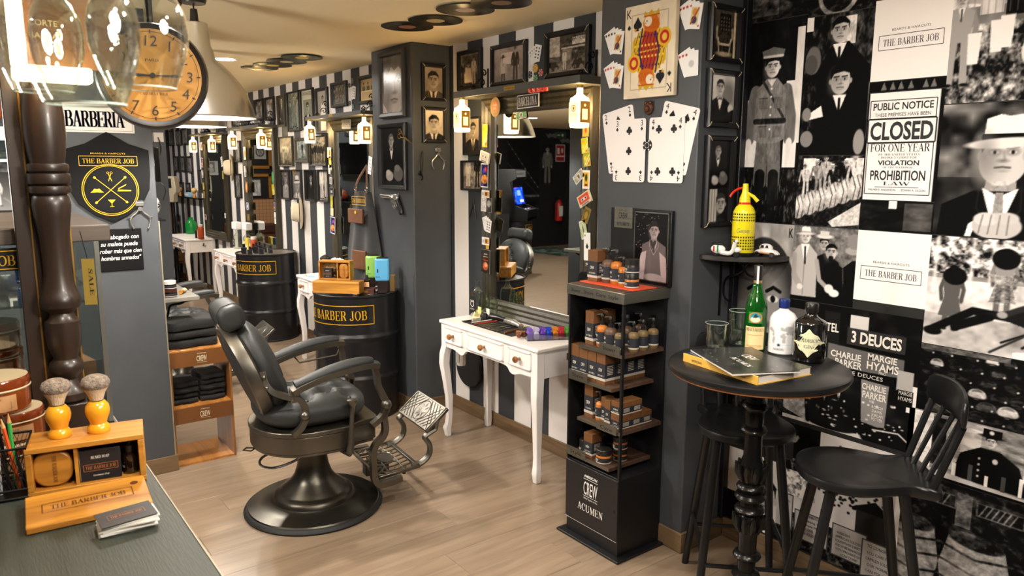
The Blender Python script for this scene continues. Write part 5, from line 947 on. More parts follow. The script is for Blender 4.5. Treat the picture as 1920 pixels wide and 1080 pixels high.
    for k in range(-9,10):
        for s in (-1,1):
            pts=[(x,y) for x,y in [(k*.032+s*(-.07+.01*j),-.07+.01*j) for j in range(15)] if abs(x)<.172 and x*x+y*y>.06**2]
            if len(pts)>2 and max(abs(pts[i][1]-pts[i+1][1]) for i in range(len(pts)-1))<.011:b.tube([Tp@Vector((*pts[0],.0065)),Tp@Vector((*pts[-1],.0065))],.0022,4)
    b.tube([Tp@Vector((.062*cos(a),.062*sin(a),.0065)) for a in [2*pi*k/24 for k in range(24)]],.0022,4,closed=True)
    b.build('footplate_relief',GUN,t);b=B()
    b.box(-.05,.05,.08,.3,.30,.362);b.build('underseat_box',GUND,t,bev=.01)
    B().tube(catmull([(.05,-.03,.31),(.08,-.12,.285),(.08,-.21,.272),(.05,-.262,.282),(.02,-.262,.3),(.0,-.22,.315),(.0,-.12,.322)],6),.0065,8).build('pump_handle',CHR,t);B().tube([(-.02,-.27,.352),(-.05,-.31,.35),(-.02,-.33,.352),(.01,-.3,.352)],.004,6,closed=True).build('towel_ring',GUND,t)
    b=B();b.tube([(-.27,.0,.72),(-.25,.02,.69),(-.25,.22,.705),(-.262,.24,.74)],.005,6);b.build('towel_bar',GUND,t)
    return t
CH=make_chair('charcoal leather barber chair facing the near mirror in the foreground');CH.location=(-3.487,1.368,0);CH.rotation_euler=(0,0,radians(-6))
dup(CH,(-5.96,1.32,0),radians(-6),'charcoal leather barber chair partly hidden behind the folded towels')

# ---------------------------------------------------------------- product display stand
SB=M('black_display_board','141416',.35,noise=.05);STL=M('brushed_steel','8f8c80',.3,.9,noise=.12,nscale=3,stretch=(1,1,40));SHW=wood('dark_shelf_wood','3c2a20','5a4234','X',1,.5)
D=thing('display_stand','tall black product display stand with steel top tray and printed base','display stand',(-2.3375,2.222,0))
bx('plinth',SB,-.205,.205,-.03,.272,0,.012,D,bev=.003);bx('base_cabinet',SB,-.172,.172,.006,.272,.012,.372,D,bev=.002);fp=bx('base_panel',M('satin_black','1c1c1e',.28),-.171,.171,-.004,.006,.085,.366,D,bev=.002)
bx('side_panel',SB,-.1725,-.163,0,.272,.372,1.16,D);bx('back_panel',SB,-.163,.172,.262,.272,.372,1.16,D)
for x,y in ((.162,0),(.162,.258)):bx('post',SB,x,x+.011,y,y+.012,.012,1.16,D)
p=Pic(.24,.5,160,.06);p.ell(.3,.62,.5,.2,'3a2a1e').poly([(0,.75),(.2,.9),(.6,.85),(.8,.7),(.5,.68)],.02).ell(.25,.58,.16,.02,.02).ell(.6,.58,.14,.02,.02).noise(7,.06,2);p.obj('side_print',D,(-.1625,.13,.8),rz=pi/2,mat=print_mat('print_satin'))
for z,x0,x1,nm in ((.405,-.163,.11,'a'),(.588,-.1,.172,'b'),(.77,-.163,.115,'c'),(.93,-.1,.172,'d')):
    s=bx('shelf',SHW,x0,x1,-.001,.262,z-.016,z,D);bx('shelf_edge',STL,x0,x1,-.004,-.001,z-.014,z+.001,s)
for tx,x,z in (('Style',-.095,.42),('Care',.098,.592),('Shave',-.092,.786),('Shower',.104,.948)):
    s=bx('shelf_sign',STL,x-.062,x+.062,-.012,-.009,z-.019,z+.019,D);letters('lettering',[(tx,x,z-.009,.017,.075,'serif' if 0 else 'sans')],INK,s,(0,-.0122,0))
bx('top_tray',STL,-.18,.18,-.008,.28,1.15,1.197,D,bev=.002);bx('tray_top',SHW,-.172,.172,0,.272,1.197,1.2,D);letters('lettering',[(a,x,1.166,.016,.06,'sans') for a,x in (('Shower',-.118),('Shave',-.035),('Care',.042),('Style',.118))],INK,D,(0,-.0085,0))
bx('back_board',SB,-.178,.19,.258,.278,1.2,1.532,D,bev=.002);pq=bx('steel_plaque',STL,-.148,-.034,.25,.258,1.442,1.536,D);letters('lettering',[('CREW',-.092,1.485,.028,.055,'sans'),('AMERICAN',-.092,1.52,.005,.05,'sans'),('ACUMEN',-.092,1.452,.015,.085,'serif')],INK,pq,(0,.2495,0))
p=Pic(.195,.3,420,.06);rng=random.Random(2)
for k in range(60):x,y=rng.uniform(0,.95),rng.uniform(.42,.98);p.rect(x,y,x+rng.uniform(.015,.05),y+.008,rng.choice((.4,.8,.6)))
p.ell(.85,.7,.3,.35,.08,soft=.1);bust(p,.58,.74,.115,.72,.16,.42,.8,.3);p.poly([(.28,0),(.32,.4),(.48,.5),(.52,.2),(.5,0)],.45).poly([(.05,0),(.2,.4),(.36,.44),(.3,0)],.78).poly([(.75,.44),(.95,.36),(1,0),(.84,0)],.74).line([(.5,.58),(.56,.5),(.62,.58)],.05,.25).ell(.6,.05,.3,.06,.7).ell(.58,.865,.08,.03,.16);p.tint((.9,.8,.8));p.obj('photo',D,(.08,.2545,1.368),mat=print_mat('print_glossy',.2,.5));b=B()
for x0,x1,z0,z1 in ((-.02,.18,1.517,1.521),(-.02,.18,1.215,1.219),(-.02,-.017,1.215,1.521),(.177,.18,1.215,1.521)):b.box(x0,x1,.25,.258,z0,z1)
b.build('photo_clip_frame',STL,D)
letters('lettering',[('AMERICAN',0,.318,.013,.085,'sans',0,0,.02),('CREW',0,.235,.066,.09,'sans'),('Official Supplier to Men',0,.213,.008,.09,'sans'),('ACUMEN',0,.152,.034,.17,'serif',.02),('#',_ba(-.047,.047,.31,.0018)+_ba(-.047,.047,.228,.0018)+_ba(-.17,.17,.083,.0015))],M('bright_white_ink','f2f0ea',.5),D,(0,-.0048,0));B().prism(ring2(.152,.22,.005,.008,12),-.0046,-.003).build('key_hole',M('pure_black','050505',.6),D)
# products
PB=M('kraft_carton','6a4524',.55,noise=.08,nscale=8);PL=M('dark_label','26282e',.5);PW=M('pale_band','b9b1a6',.5);PLOGO=M('logo_white','f0ead8',.5);PCOL=M('logo_amber','d09040',.5);AMB=M('amber_bottle','b56a26',.32,noise=.05,coat=.3,spec=.4);BRN=M('brown_bottle','5f4838',.4,noise=.06);OLV=M('olive_bottle','6e5a38',.4,noise=.06);PUM=M('pump_black','201d1b',.35)
def pump(label,x,y,z,h,r,mat,group='pump bottles on the display stand',rz=0.0,sq=2.0):
    t=thing('pump_bottle',label,'bottle',(x-2.3375,y+2.222,z),rz,group);b=h*.66
    B().lathe([(r*.9,0),(r,.004),(r,b*.78),(r*.96,b*.86),(r*.8,b*.93),(r*.45,b*.98),(r*.4,b)],24,sq=sq).build('bottle',mat,t)
    B().lathe([(r*1.012,b*.18),(r*1.012,b*.70)],24,cap=False,sq=sq).build('label_band',PL,t);B().lathe([(r*1.018,b*.16),(r*1.018,b*.235)],24,cap=False,sq=sq).build('pale_band',PW,t)
    def wp(q):a=-pi/2-.45+q[0]/(r*1.02);rr=r*1.022-q[1];return (rr*cos(a),rr*sin(a),q[2])
    letters('logo',[('CREW',0,b*.47,b*.12,r*.75,'sans'),('ACUMEN',0,b*.31,b*.055,r*.9,'serif')],PLOGO,t,warp=wp)
    q=B();q.lathe([(r*.42,b),(r*.44,b+h*.1),(r*.2,b+h*.12),(r*.2,b+h*.2),(r*.34,b+h*.22),(r*.36,b+h*.3),(r*.2,b+h*.34)],16);q.tube([(0,0,b+h*.29),(-r*.5,-r*.2,b+h*.3),(-r*1.0,-r*.4,b+h*.28)],[r*.2,r*.16,r*.12],8);q.build('pump_head',PUM,t);return t
def carton(label,x,y,z,w,d,h,group='brown cartons on the display stand',rz=0.0):
    t=thing('product_carton',label,'box',(x-2.3375,y+2.222,z),rz,group);bx('carton',PB,-w/2,w/2,-d/2,d/2,0,h,t,bev=.001);bx('label_wrap',PL,-w/2-.0006,w/2+.0006,-d/2-.0006,d/2+.0006,h*.13,h*.64,t);bx('pale_band',PW,-w/2-.0009,w/2+.0009,-d/2-.0009,d/2+.0009,h*.12,h*.2,t)
    letters('logo',[('CREW',-w*.02,h*.4,h*.1,w*.42,'sans'),('ACUMEN',0,h*.25,h*.045,w*.7,'serif')],PLOGO,t,(0,-d/2-.0008,0));s=letters('side_text',[('#',[[(-d*.3,h*(.3+.05*k)),(d*.3,h*(.3+.05*k)),(d*.3,h*(.325+.05*k)),(-d*.3,h*(.325+.05*k))] for k in range(6)])],PW,t,(w/2+.0008,0,0),rz=pi/2);return t
def jar(label,x,y,z,r,h,mat,group='cream jars on the display stand',base=(-2.3375,2.222),lid=PUM):
    t=thing('cream_jar',label,'jar',(x+base[0],y+base[1],z),0,group);B().lathe([(r*.93,0),(r,.003),(r,h*.58),(r*.95,h*.62)],24).build('pot',mat,t);B().lathe([(r*.99,h*.6),(r*.99,h*.97),(r*.94,h),(.001,h)],24).build('lid',lid,t);B().lathe([(r*1.012,h*.1),(r*1.012,h*.45)],24,cap=False).build('label_band',PL,t);B().lathe([(r*1.02,h*.06),(r*1.02,h*.14)],24,cap=False).build('pale_band',PW,t)
    def wp(q):a=-pi/2-.3+q[0]/(r*1.02);rr=r*1.025-q[1];return (rr*cos(a),rr*sin(a),q[2])
    letters('logo',[('CREW',0,h*.2,h*.2,r*.7,'sans')],PLOGO,t,warp=wp);return t
tr=bx('serving_mat',M('coral_mat','d8502e',.5),-.165,.17,.055,.2,1.2,1.2045,None,bev=.001);tr.location=(-2.3375,2.222,0);tr.rotation_euler=(0,0,0);tag(tr,'coral red serving mat under the products on top of the display stand','mat')
ZT=1.2046
carton('brown carton standing first on the coral mat',-.118,.12,ZT,.062,.062,.142);pump('brown pump bottle beside the carton on the coral mat',-.055,.127,ZT,.158,.029,BRN);pump('amber pump bottle in the middle of the coral mat',.005,.122,ZT,.155,.029,AMB);pump('slim amber pump bottle beside the jars on the coral mat',.063,.105,ZT,.13,.0235,AMB)
jar('lower amber jar of the pair on the coral mat',.118,.1,ZT,.031,.064,AMB);jar('upper dark jar of the pair on the coral mat',.118,.1,ZT+.0645,.031,.06,PUM)
carton('tall brown carton at the front of the shower shelf',-.066,.055,.93,.052,.052,.152);carton('tall brown carton behind the front one on the shower shelf',-.05,.125,.93,.052,.052,.152)
for n,(x,y,h,r,m,lb) in enumerate([(-.003,.05,.15,.026,AMB,'amber pump bottle next to the carton'),(.055,.045,.148,.028,BRN,'brown pump bottle behind the shelf sign'),(.113,.04,.13,.022,OLV,'small olive pump bottle by the front post'),(.148,.05+.04,.135,.024,OLV,'first olive pump bottle along the open side'),(.146,.09+.06,.135,.024,OLV,'second olive pump bottle along the open side'),(.146,.215,.135,.024,OLV,'last olive pump bottle along the open side'),(.08,.12,.15,.026,BRN,'brown pump bottle in the second rank'),(.085,.2,.15,.026,BRN,'brown pump bottle in the back rank')]):pump(lb+' of the shower shelf',x,y,.93,h,r,m)
for k in range(4):carton(['first brown carton from the wall side on the shave shelf','second brown carton on the shave shelf','third brown carton on the shave shelf','front corner brown carton on the shave shelf'][k],-.138+.057*k,.04+.0*k,.77,.054,.06,.148)
for k in range(3):carton(['brown carton behind the front corner one','third brown carton deep on the shave shelf','deepest brown carton on the shave shelf'][k],.033,.105+.064*k,.77,.054,.06,.148)
carton('tall brown carton on the care shelf',-.065,.06,.588,.055,.055,.158);pump('amber pump bottle on the care shelf',-.005,.05,.588,.135,.022,AMB);carton('slim brown carton left of the pair on the care shelf',.035,.055,.588,.03,.05,.12);carton('slim brown carton nearer the stacked boxes on the care shelf',.07,.045,.588,.034,.05,.118)
for k in range(3):carton('square carton in the lower row on the care shelf, '+['nearest the post','in the middle','nearest the back'][k],.127,.046+.066*k,.588,.062,.062,.062)
for k in range(2):carton('square carton in the upper row on the care shelf, '+['nearest the post','behind it'][k],.127,.048+.066*k,.6505,.062,.062,.062)
jar('black jar at the outer edge of the style shelf',-.11,.06,.405,.028,.06,PUM);jar('black jar standing further back on the style shelf',-.095,.14,.405,.03,.065,PUM);carton('brown carton in the middle of the style shelf',-.045,.045,.405,.056,.06,.115);jar('amber banded jar at the front of the style shelf',.04,.035,.405,.035,.064,AMB);jar('upper amber jar of the stack on the style shelf',.062,.115,.4605,.032,.055,AMB);jar('lower amber jar of the stack on the style shelf',.062,.115,.405,.032,.055,AMB)

# ---------------------------------------------------------------- bar table and stools
BLK=M('black_lacquer','151516',.3);CAST=M('cast_iron_black','1d1c1b',.22,.5)
t=thing('bar_table','round black bar table on a turned iron column','table',(-1.48,2.18,0))
B().lathe([(.0,1.022),(.285,1.022),(.298,1.026),(.302,1.034),(.3,1.044),(.292,1.05),(.001,1.05)],72).build('tabletop',BLK,t);B().lathe([(.278,1.018),(.294,1.019),(.296,1.024),(.28,1.024)],72,cap=False).build('copper_edge',M('copper_edge','a06a40',.35,.6),t)
col=[(.04,.03)]
def rg(z,r0,r=.05):return [(r0,z-.016),(r*.9,z-.01),(r,z),(r*.9,z+.01),(r0,z+.016)]
col+=rg(.08,.03)+rg(.16,.03)+rg(.27,.03)+rg(.345,.032)+[(.032,.42),(.038,.45),(.042,.49)]+rg(.52,.034,.053)+rg(.57,.032,.055)+rg(.605,.032,.05)+[(.034,.63),(.044,.66),(.04,.69),(.031,.72),(.03,.8)]+rg(.815,.03,.046)+[(.031,.84),(.034,.88)]+rg(.9,.033,.045)+[(.031,.93),(.032,1.022)]
B().lathe(col,28).build('column',CAST,t)
for z0,s in ((.47,1),(.66,1)):
    b=B()
    for k in range(10):a=k*pi/5;b.tube([(.036*cos(a),.036*sin(a),z0-.03),(.047*cos(a),.047*sin(a),z0),(.05*cos(a),.05*sin(a),z0+.025),(.056*cos(a),.056*sin(a),z0+.034)],[.008,.012,.009,.003],6)
    b.build('leaf_collar',CAST,t)
b=B()
for k in range(4):a=k*pi/2+.4;b.tube(catmull([(0,0,.06),(.1*cos(a),.1*sin(a),.05),(.24*cos(a),.24*sin(a),.03),(.3*cos(a),.3*sin(a),.014)],5),.014,8)
b.build('foot',CAST,t)
def make_stool(label):
    t=thing('bar_stool',label,'bar stool',(0,0,0),0,'black bar stools');t.scale=(.94,.92,1)
    o=[tuple(v)[:2] for v in catmull([(0,.205,0),(.1,.185,0),(.17,.12,0),(.195,.03,0),(.17,-.07,0),(.145,-.14,0),(.16,-.2,0),(.165,-.235,0),(.1,-.25,0),(0,-.255,0)],5)];o=o+[(-x,y) for x,y in o[::-1]][1:-1]
    b=B();n=len(o)
    L=[(s,z) for s,z in ((.93,.702),(1,.712),(1,.728),(.985,.736),(.93,.74),(.6,.735),(.2,.732))]
    b.add([(x*s,y*s,z) for s,z in L for x,y in o],[(j*n+i,j*n+(i+1) % n,(j+1)*n+(i+1) % n,(j+1)*n+i) for j in range(len(L)-1) for i in range(n)]+[tuple(range(n))[::-1],tuple((len(L)-1)*n+i for i in range(n))]);b.build('seat',BLK,t)
    for sx in (-1,1):
        for sy,ty,by in ((1,.1,.22),(-1,-.13,-.255)):B().tube([(sx*.12,ty,.71),(sx*.155,(ty+by)/2,.36),(sx*.19,by,0)],[.019,.0185,.0155],12).build('leg',BLK,t)
    for z,y0 in ((.22,.19),(.2,-.22)):B().tube([(-.17,y0,z),(.17,y0,z)],.009,8).build('stretcher',BLK,t)
    for sx in (-1,1):B().tube([(sx*.17,.18,.26),(sx*.17,-.215,.26)],.009,8).build('stretcher',BLK,t)
    A=[(x,-.225-.06*cos(x/.19*1.2)-.0,0) for x in (-.185,-.14,-.09,-.03,.03,.09,.14,.185)];b=B();vs=[]
    for x,y,_ in A:
        for dy,z in ((-.011,.93),(-.014,.99),(-.011,1.05-.3*abs(x)**1.6),(.006,1.054-.3*abs(x)**1.6),(.011,.99),(.009,.93)):vs.append((x,y-.02+dy,z))
    m=len(A);b.add(vs,[(6*j+i,6*j+(i+1) % 6,6*j+6+(i+1) % 6,6*j+6+i) for j in range(m-1) for i in range(6)]+[tuple(range(6)),tuple(6*m-6+i for i in range(6))]);b.build('back_rail',BLK,t,sub=1,smooth=80)
    for x,r in ((-.15,.013),(-.08,.0095),(0,.0095),(.08,.0095),(.15,.013)):B().tube([(x*.95,-.212,.735),(x,-.225-.06*cos(x/.19*1.2)-.02,.945)],r,8).build('spindle',BLK,t)
    return t
ST=make_stool('black wooden bar stool with spindle back before the deck chair mural');ST.location=(-1.19,2.335,0);ST.rotation_euler=(0,0,radians(130.5));dup(ST,(-1.68,2.41,0),radians(-135),'black wooden bar stool tucked behind the bar table near the pillar')
# ---------------------------------------------------------------- things on the bar table
GL=glass('clear_glass','f4fbf8',.02,.16);GRG=M('green_bottle_glass','0f7a1c',.05,trans=.75,ior=1.3,coat=.6);GLB=glass('bottle_clear','f8fcf4',.02,.12)
def tumbler(label,x,y,h,r):
    t=thing('tumbler',label,'glass',(x,y,1.05),0);b=B();n=40;L=[]
    for rr,z,fl in ((r*.8,0,.06),(r*.84,h*.1,.07),(r*.93,h*.55,.07),(r*.95,h*.66,0),(r,h,0),(r*.95,h,0),(r*.86,h*.3,0),(r*.75,h*.12,0)):
        L+=[(rr*(1-fl*abs(sin(5*a)))*cos(a),rr*(1-fl*abs(sin(5*a)))*sin(a),z) for a in [2*pi*i/n for i in range(n)]]
    b.add(L,[(j*n+i,j*n+(i+1) % n,(j+1)*n+(i+1) % n,(j+1)*n+i) for j in range(7) for i in range(n)]+[tuple(range(n))[::-1],tuple(7*n+i for i in range(n))]);b.build('glass_wall',GL,t);B().lathe([(r*.98,h-.001),(r*1.0,h+.001),(r*.96,h+.001)],40,cap=False).build('rim',M('glass_rim','c8d8d0',.1,spec=.8),t);return t
tumbler('short empty drinking glass nearest the magazine',-1.70,2.235,.1,.042);tumbler('taller empty drinking glass beside the green bottle',-1.672,2.335,.14,.042)
def face_arc(R,a0):return lambda q:((R-q[1])*cos(a0+q[0]/R),(R-q[1])*sin(a0+q[0]/R),q[2])
def label_arc(name,pic,R,a0,parent,z):return pic.obj(name,parent,(0,0,z),warp=lambda co:np.stack([R*np.cos(a0+co[:,0]/R),R*np.sin(a0+co[:,0]/R),co[:,2]],1),mat=print_mat('print_satin'))
VA=radians(-57)                                     # direction of the aisle from the table
t=thing('liquor_bottle','tall green liquor bottle with cream label on the bar table','bottle',(-1.612,2.345,1.05),0,'bottles on the bar table')
B().lathe([(.034,0),(.0395,.004),(.0395,.15),(.037,.175),(.028,.205),(.018,.235),(.0145,.255),(.0145,.285)],36).build('bottle',GRG,t);B().lathe([(.0155,.262),(.0155,.312),(.0145,.316),(.001,.316)],20).build('cap',M('black_cap','1a1614',.3),t);B().lathe([(.0152,.248),(.0152,.268)],20,cap=False).build('neck_band',M('gold_foil','b89450',.35,.6),t);bx('tax_strip',M('strip_white','cdd2d6',.5),.006,.0145,-.0165,-.0145,.25,.315,t)
p=Pic(.075,.085,500,'e8cf9a');p.rect(.02,.03,.98,.97,'e3bf78').rect(.05,.05,.95,.95,'ead09c');[p.rect(.12,.12+.05*k,.88,.135+.05*k,'c08a40') for k in range(11)];lb=label_arc('label',p,.0402,VA,t,.052);letters('lettering',[('FERNET-BRANCA',0,.078,.011,.066,'serif')],INK,lb,(0,0,-.052),warp=face_arc(.0405,VA))
p=Pic(.05,.042,500,'1a7a30');p.ell(.5,.5,.5,.5,'d87828').ell(.5,.5,.4,.42,'2a90a0').ell(.5,.35,.36,.25,'e8e0c0').poly([(.3,.5),(.5,.85),(.72,.6),(.55,.5)],'20242c');label_arc('round_label',p,.0402,VA,t,.128)
t=thing('liquor_bottle','white ceramic gin bottle with a grey world map on the bar table','bottle',(-1.528,2.392,1.05),0,'bottles on the bar table')
B().lathe([(.044,0),(.0495,.005),(.0495,.118),(.047,.132),(.037,.147),(.02,.158),(.016,.162),(.016,.17)],40).build('bottle',M('white_ceramic','e6e3e2',.22,coat=.5),t);B().lathe([(.0175,.166),(.019,.169),(.019,.196),(.018,.199),(.001,.199)],24).build('cap',M('navy_cap','1c2c66',.3),t)
p=Pic(.11,.085,420,'e8e6e4');rng=random.Random(9)
for cx,cy,rx,ry in ((.12,.72,.1,.1),(.2,.55,.04,.09),(.22,.3,.06,.16),(.5,.78,.08,.08),(.52,.5,.09,.1),(.56,.32,.06,.14),(.72,.75,.18,.14),(.8,.6,.07,.1),(.9,.35,.07,.07),(.66,.6,.05,.06)):[p.ell(cx+rng.uniform(-rx,rx)*.6,cy+rng.uniform(-ry,ry)*.6,rx*.55,ry*.5,'aeabab') for _ in range(5)]
p.line([(0,.1),(.3,.14),(.6,.08),(1,.13)],.015,'a8d0e0');lb=label_arc('map_print',p,.0498,VA,t,.072);letters('lettering',[('NORDES',-.012,.018,.008,.036,'sans'),('#',[[(-.012+.009*cos(a),.038+.009*sin(a)),(-.012+.003*cos(a+.4),.038+.003*sin(a+.4)),(-.012,.038),(-.012+.003*cos(a-.4),.038+.003*sin(a-.4))] for a in [k*pi/4 for k in range(8)]])],M('navy_ink','3a3c52',.5),lb,(0,0,-.072),warp=face_arc(.0501,VA))
t=thing('liquor_bottle','squat black apothecary gin bottle with diamond label on the bar table','bottle',(-1.407,2.37,1.05),0,'bottles on the bar table')
B().lathe([(.05,0),(.0545,.005),(.0545,.135),(.05,.143),(.03,.154),(.021,.16),(.0185,.166),(.0185,.178)],40).build('bottle',M('black_glass','0a0908',.06,coat=.8,spec=.7),t);B().lathe([(.021,.172),(.0225,.176),(.0225,.2),(.02,.204),(.001,.204)],24).build('stopper',M('black_cap','1a1614',.3),t)
dm=[[(x0*.062*(1-abs(z)),z*.05),(x1*.062*(1-abs(z)),z*.05),(x1*.062*(1-abs(z2)),z2*.05),(x0*.062*(1-abs(z2)),z2*.05)] for x0,x1 in ((-1,-.75),(-.75,-.5),(-.5,-.25),(-.25,0),(0,.25),(.25,.5),(.5,.75),(.75,1)) for z,z2 in ((-1,-.5),(-.5,0),(0,.5),(.5,1))]
lb=letters('label',[('#',[[(a,b+.072) for a,b in q] for q in dm])],M('pale_green_label','d2d0ac',.5),t,warp=face_arc(.0547,VA-.1));letters('lettering',[("HENDRICK'S",0,.075,.012,.088,'serif'),('GIN',0,.054,.011,.03,'serif'),('#',_ba(-.03,.03,.07,.001))],M('label_ink','3a3a34',.5),lb,warp=face_arc(.055,VA-.1))
t=thing('picture_book','thick book with yellow spine and a dark cover under the magazine','book',(-1.477,2.105,1.05),radians(-7.7));YB=M('book_yellow','d8a848',.5);bx('back_cover',YB,-.168,.168,-.122,.122,0,.003,t);bx('pages',M('paper','d8cfc4',.7),-.166,.165,-.119,.119,.003,.026,t);bx('spine',YB,-.168,.168,-.125,-.12,0,.029,t,bev=.001)
p=Pic(.336,.244,160,.1);p.noise(4,.15,2).line([(0,.1),(.4,.3),(.7,.2),(1,.5)],.1,'2c4a8c',soft=.08).line([(.5,.05),(.8,.3),(1,.35)],.02,'6a94d0',soft=.02).rect(.55,.08,.62,.12,'d8a848');p.obj('front_cover',t,(0,0,.0275),rot=(-pi/2,0,0),mat=print_mat('print_glossy',.2,.5));letters('lettering',[('AMERICANA',-.1,.009,.009,.05,'sans'),('THE BARBER CREW',.08,.009,.009,.08,'sans')],INK,t,(0,-.1252,0))
t=thing('magazine','glossy dark magazine lying askew on the yellow spined book','magazine',(-1.468,2.075,1.0792),radians(-27));b=B();vs=[]
for i in range(9):x=-.16+.32*i/8;vs+=[(x,-.115,.004+.006*(i/8-.5)**2),(x,.115,.003),(x,.115,0),(x,-.115,0)]
b.add(vs,[(4*j+k,4*j+(k+1) % 4,4*j+4+(k+1) % 4,4*j+4+k) for j in range(8) for k in range(4)]+[(0,1,2,3),(32,33,34,35)]);b.build('pages',M('paper','d8cfc4',.7),t)
p=Pic(.322,.232,260,.17);p.noise(5,.08,4);rng=random.Random(6)
for k in range(50):x,y=rng.random(),rng.uniform(.05,.95);p.rect(x,y,x+rng.uniform(.005,.02),y+.008,rng.choice((.5,.8)),.7)
p.obj('cover',t,(0,0,.0062),rot=(-pi/2,0,0),mat=print_mat('print_glossy',.2,.5));letters('lettering',[('CREW',-.02,.02,.035,.07,'sans'),('ACUMEN',.03,-.03,.02,.13,'serif')],INKW,t,(0,0,.0064),rot=(-pi/2,0,0))

# ---------------------------------------------------------------- corner shelf with toys and the siphon
t=thing('corner_shelf','black quarter round shelf in the corner beside the mural','shelf',(-2.043,2.793,1.33));q=[(0,0)]+[(.27*sin(pi/2*i/16),-.25*cos(pi/2*i/16)) for i in range(17)];B().prism_z(q,0,.022).build('board',wood('black_shelf_wood','1c1a19','34302d','X',1,.4),t,bev=.003)
for o,d in (((.002,-.1),(1,0)),((.14,-.003),(0,-1))):
    b=B();x,y=o;b.tube([(x,y,0),(x,y,-.26)],.006,6);b.tube([(x,y,-.006),(x+d[0]*.16,y+d[1]*.16,-.006)],.006,6);b.tube(catmull([(x+d[0]*.14,y+d[1]*.14,-.012),(x+d[0]*.1,y+d[1]*.1,-.06),(x+d[0]*.03,y+d[1]*.03,-.09),(x+d[0]*.02,y+d[1]*.02,-.16),(x+d[0]*.05,y+d[1]*.05,-.19),(x+d[0]*.06,y+d[1]*.06,-.16)],5),.005,6);b.build('scroll_bracket',IRON,t)
YEL=M('siphon_yellow','e6d41a',.25,coat=.5);REDP=M('red_plastic','d8281c',.3)
t=thing('soda_siphon','bright yellow soda siphon with a red lever on the corner shelf','siphon',(-1.895,2.635,1.352));B().lathe([(.043,0),(.046,.004),(.046,.016),(.043,.018)],36).build('base_ring',M('black_plastic','101012',.3),t);R0=.046;B().lathe([(.043,.016),(R0,.02),(R0,.165),(.044,.185),(.036,.203),(.023,.216),(.017,.22)],40).build('body',YEL,t);h=B()
for z in [.03+.012*k for k in range(5)]+[.148,.16,.172]:
    for k in range(28):a=2*pi*k/28;rr=R0+.0006 if z<.166 else .0458;h.add([(rr*cos(a+d),rr*sin(a+d),z+e) for d,e in ((-.07,0),(.07,0),(.07,.007),(-.07,.007))],[(0,1,2,3)])
h.build('perforations',M('perforation_dark','3c3808',.6),t,smooth=0,kind='stuff');B().lathe([(.024,.216),(.024,.224)],24).build('collar',REDP,t);B().lathe([(.023,.224),(.022,.24),(.014,.262),(.012,.285),(.011,.3),(.001,.301)],20).build('head',YEL,t);B().tube([(.008,0,.262),(.03,.014,.248),(.045,.024,.228)],[.007,.007,.008],8).build('spout',YEL,t);B().tube(catmull([(-.004,-.002,.283),(-.025,-.014,.278),(-.042,-.026,.262),(-.05,-.032,.245)],4),[.005]*13,8,flat=1.6).build('lever',REDP,t);letters('lettering',[('Geiser',0,.1,.02,.058,'sans',0,.25)],M('silver_ink','8a8a80',.3,.8),t,warp=face_arc(R0,radians(-52)))
TW=M('toy_white','e4e0dc',.2,coat=.6);TB=M('toy_black','18181a',.35);TR=M('toy_red','b02820',.3);TG=M('toy_green','1c7a3c',.3)
t=thing('toy_scooter','small white toy scooter with red and green stripes on the corner shelf','toy',(-1.925,2.565,1.352),radians(25))
for x in (-.042,.042):R=Matrix.Translation((x,0,.014))@Matrix.Rotation(pi/2,4,'X');B().lathe([(.005,-.005),(.0135,-.005),(.0135,.005),(.005,.005)],16,M4=R).build('wheel',TB,t)
B().ball((-.032,0,.03),(.03,.013,.02),14,8).build('body',TW,t);B().tube(catmull([(-.02,0,.018),(.01,0,.014),(.026,0,.022),(.034,0,.045),(.036,0,.064)],4),[.01]*17,8,flat=1.4).build('leg_shield',TW,t);B().ball((.044,0,.03),(.018,.009,.012),12,7).build('mudguard',TW,t);B().ball((-.03,0,.052),(.03,.011,.007),12,6).build('seat',TB,t);B().tube([(.036,-.022,.068),(.036,.022,.068)],.003,6).build('handlebar',CHR,t);B().ball((.042,0,.066),(.009,.009,.008),10,6).build('headlamp',TW,t);bx('stripe',TR,-.05,-.044,-.0125,.0125,.02,.042,t);bx('stripe',TG,-.034,-.028,-.0142,.0142,.018,.046,t)
t=thing('toy_car','small white toy car with rounded roof on the corner shelf','toy',(-1.822,2.70,1.352),radians(8))
def carsec(sx):
    return
b=B();L=[];sec=[(-.052,.012,.016,.012),(-.05,.018,.024,.012),(-.036,.022,.03,.01),(-.02,.023,.0345,.01),(0,.023,.035,.01),(.022,.022,.034,.01),(.04,.02,.028,.011),(.05,.016,.02,.012),(.053,.01,.015,.013)]
for x,w,zt,zb in sec:L+=[(x,-w,zb),(x,-w,zt-.006),(x,-w*.75,zt),(x,w*.75,zt),(x,w,zt-.006),(x,w,zb)]
n=len(sec);b.add(L,[(6*j+i,6*j+(i+1) % 6,6*j+6+(i+1) % 6,6*j+6+i) for j in range(n-1) for i in range(6)]+[tuple(range(6)),tuple(6*n-6+i for i in range(6))]);b.build('body',TW,t,sub=1,smooth=80)
B().ball((-.004,0,.036),(.03,.0185,.019),18,10).build('roof',TW,t)
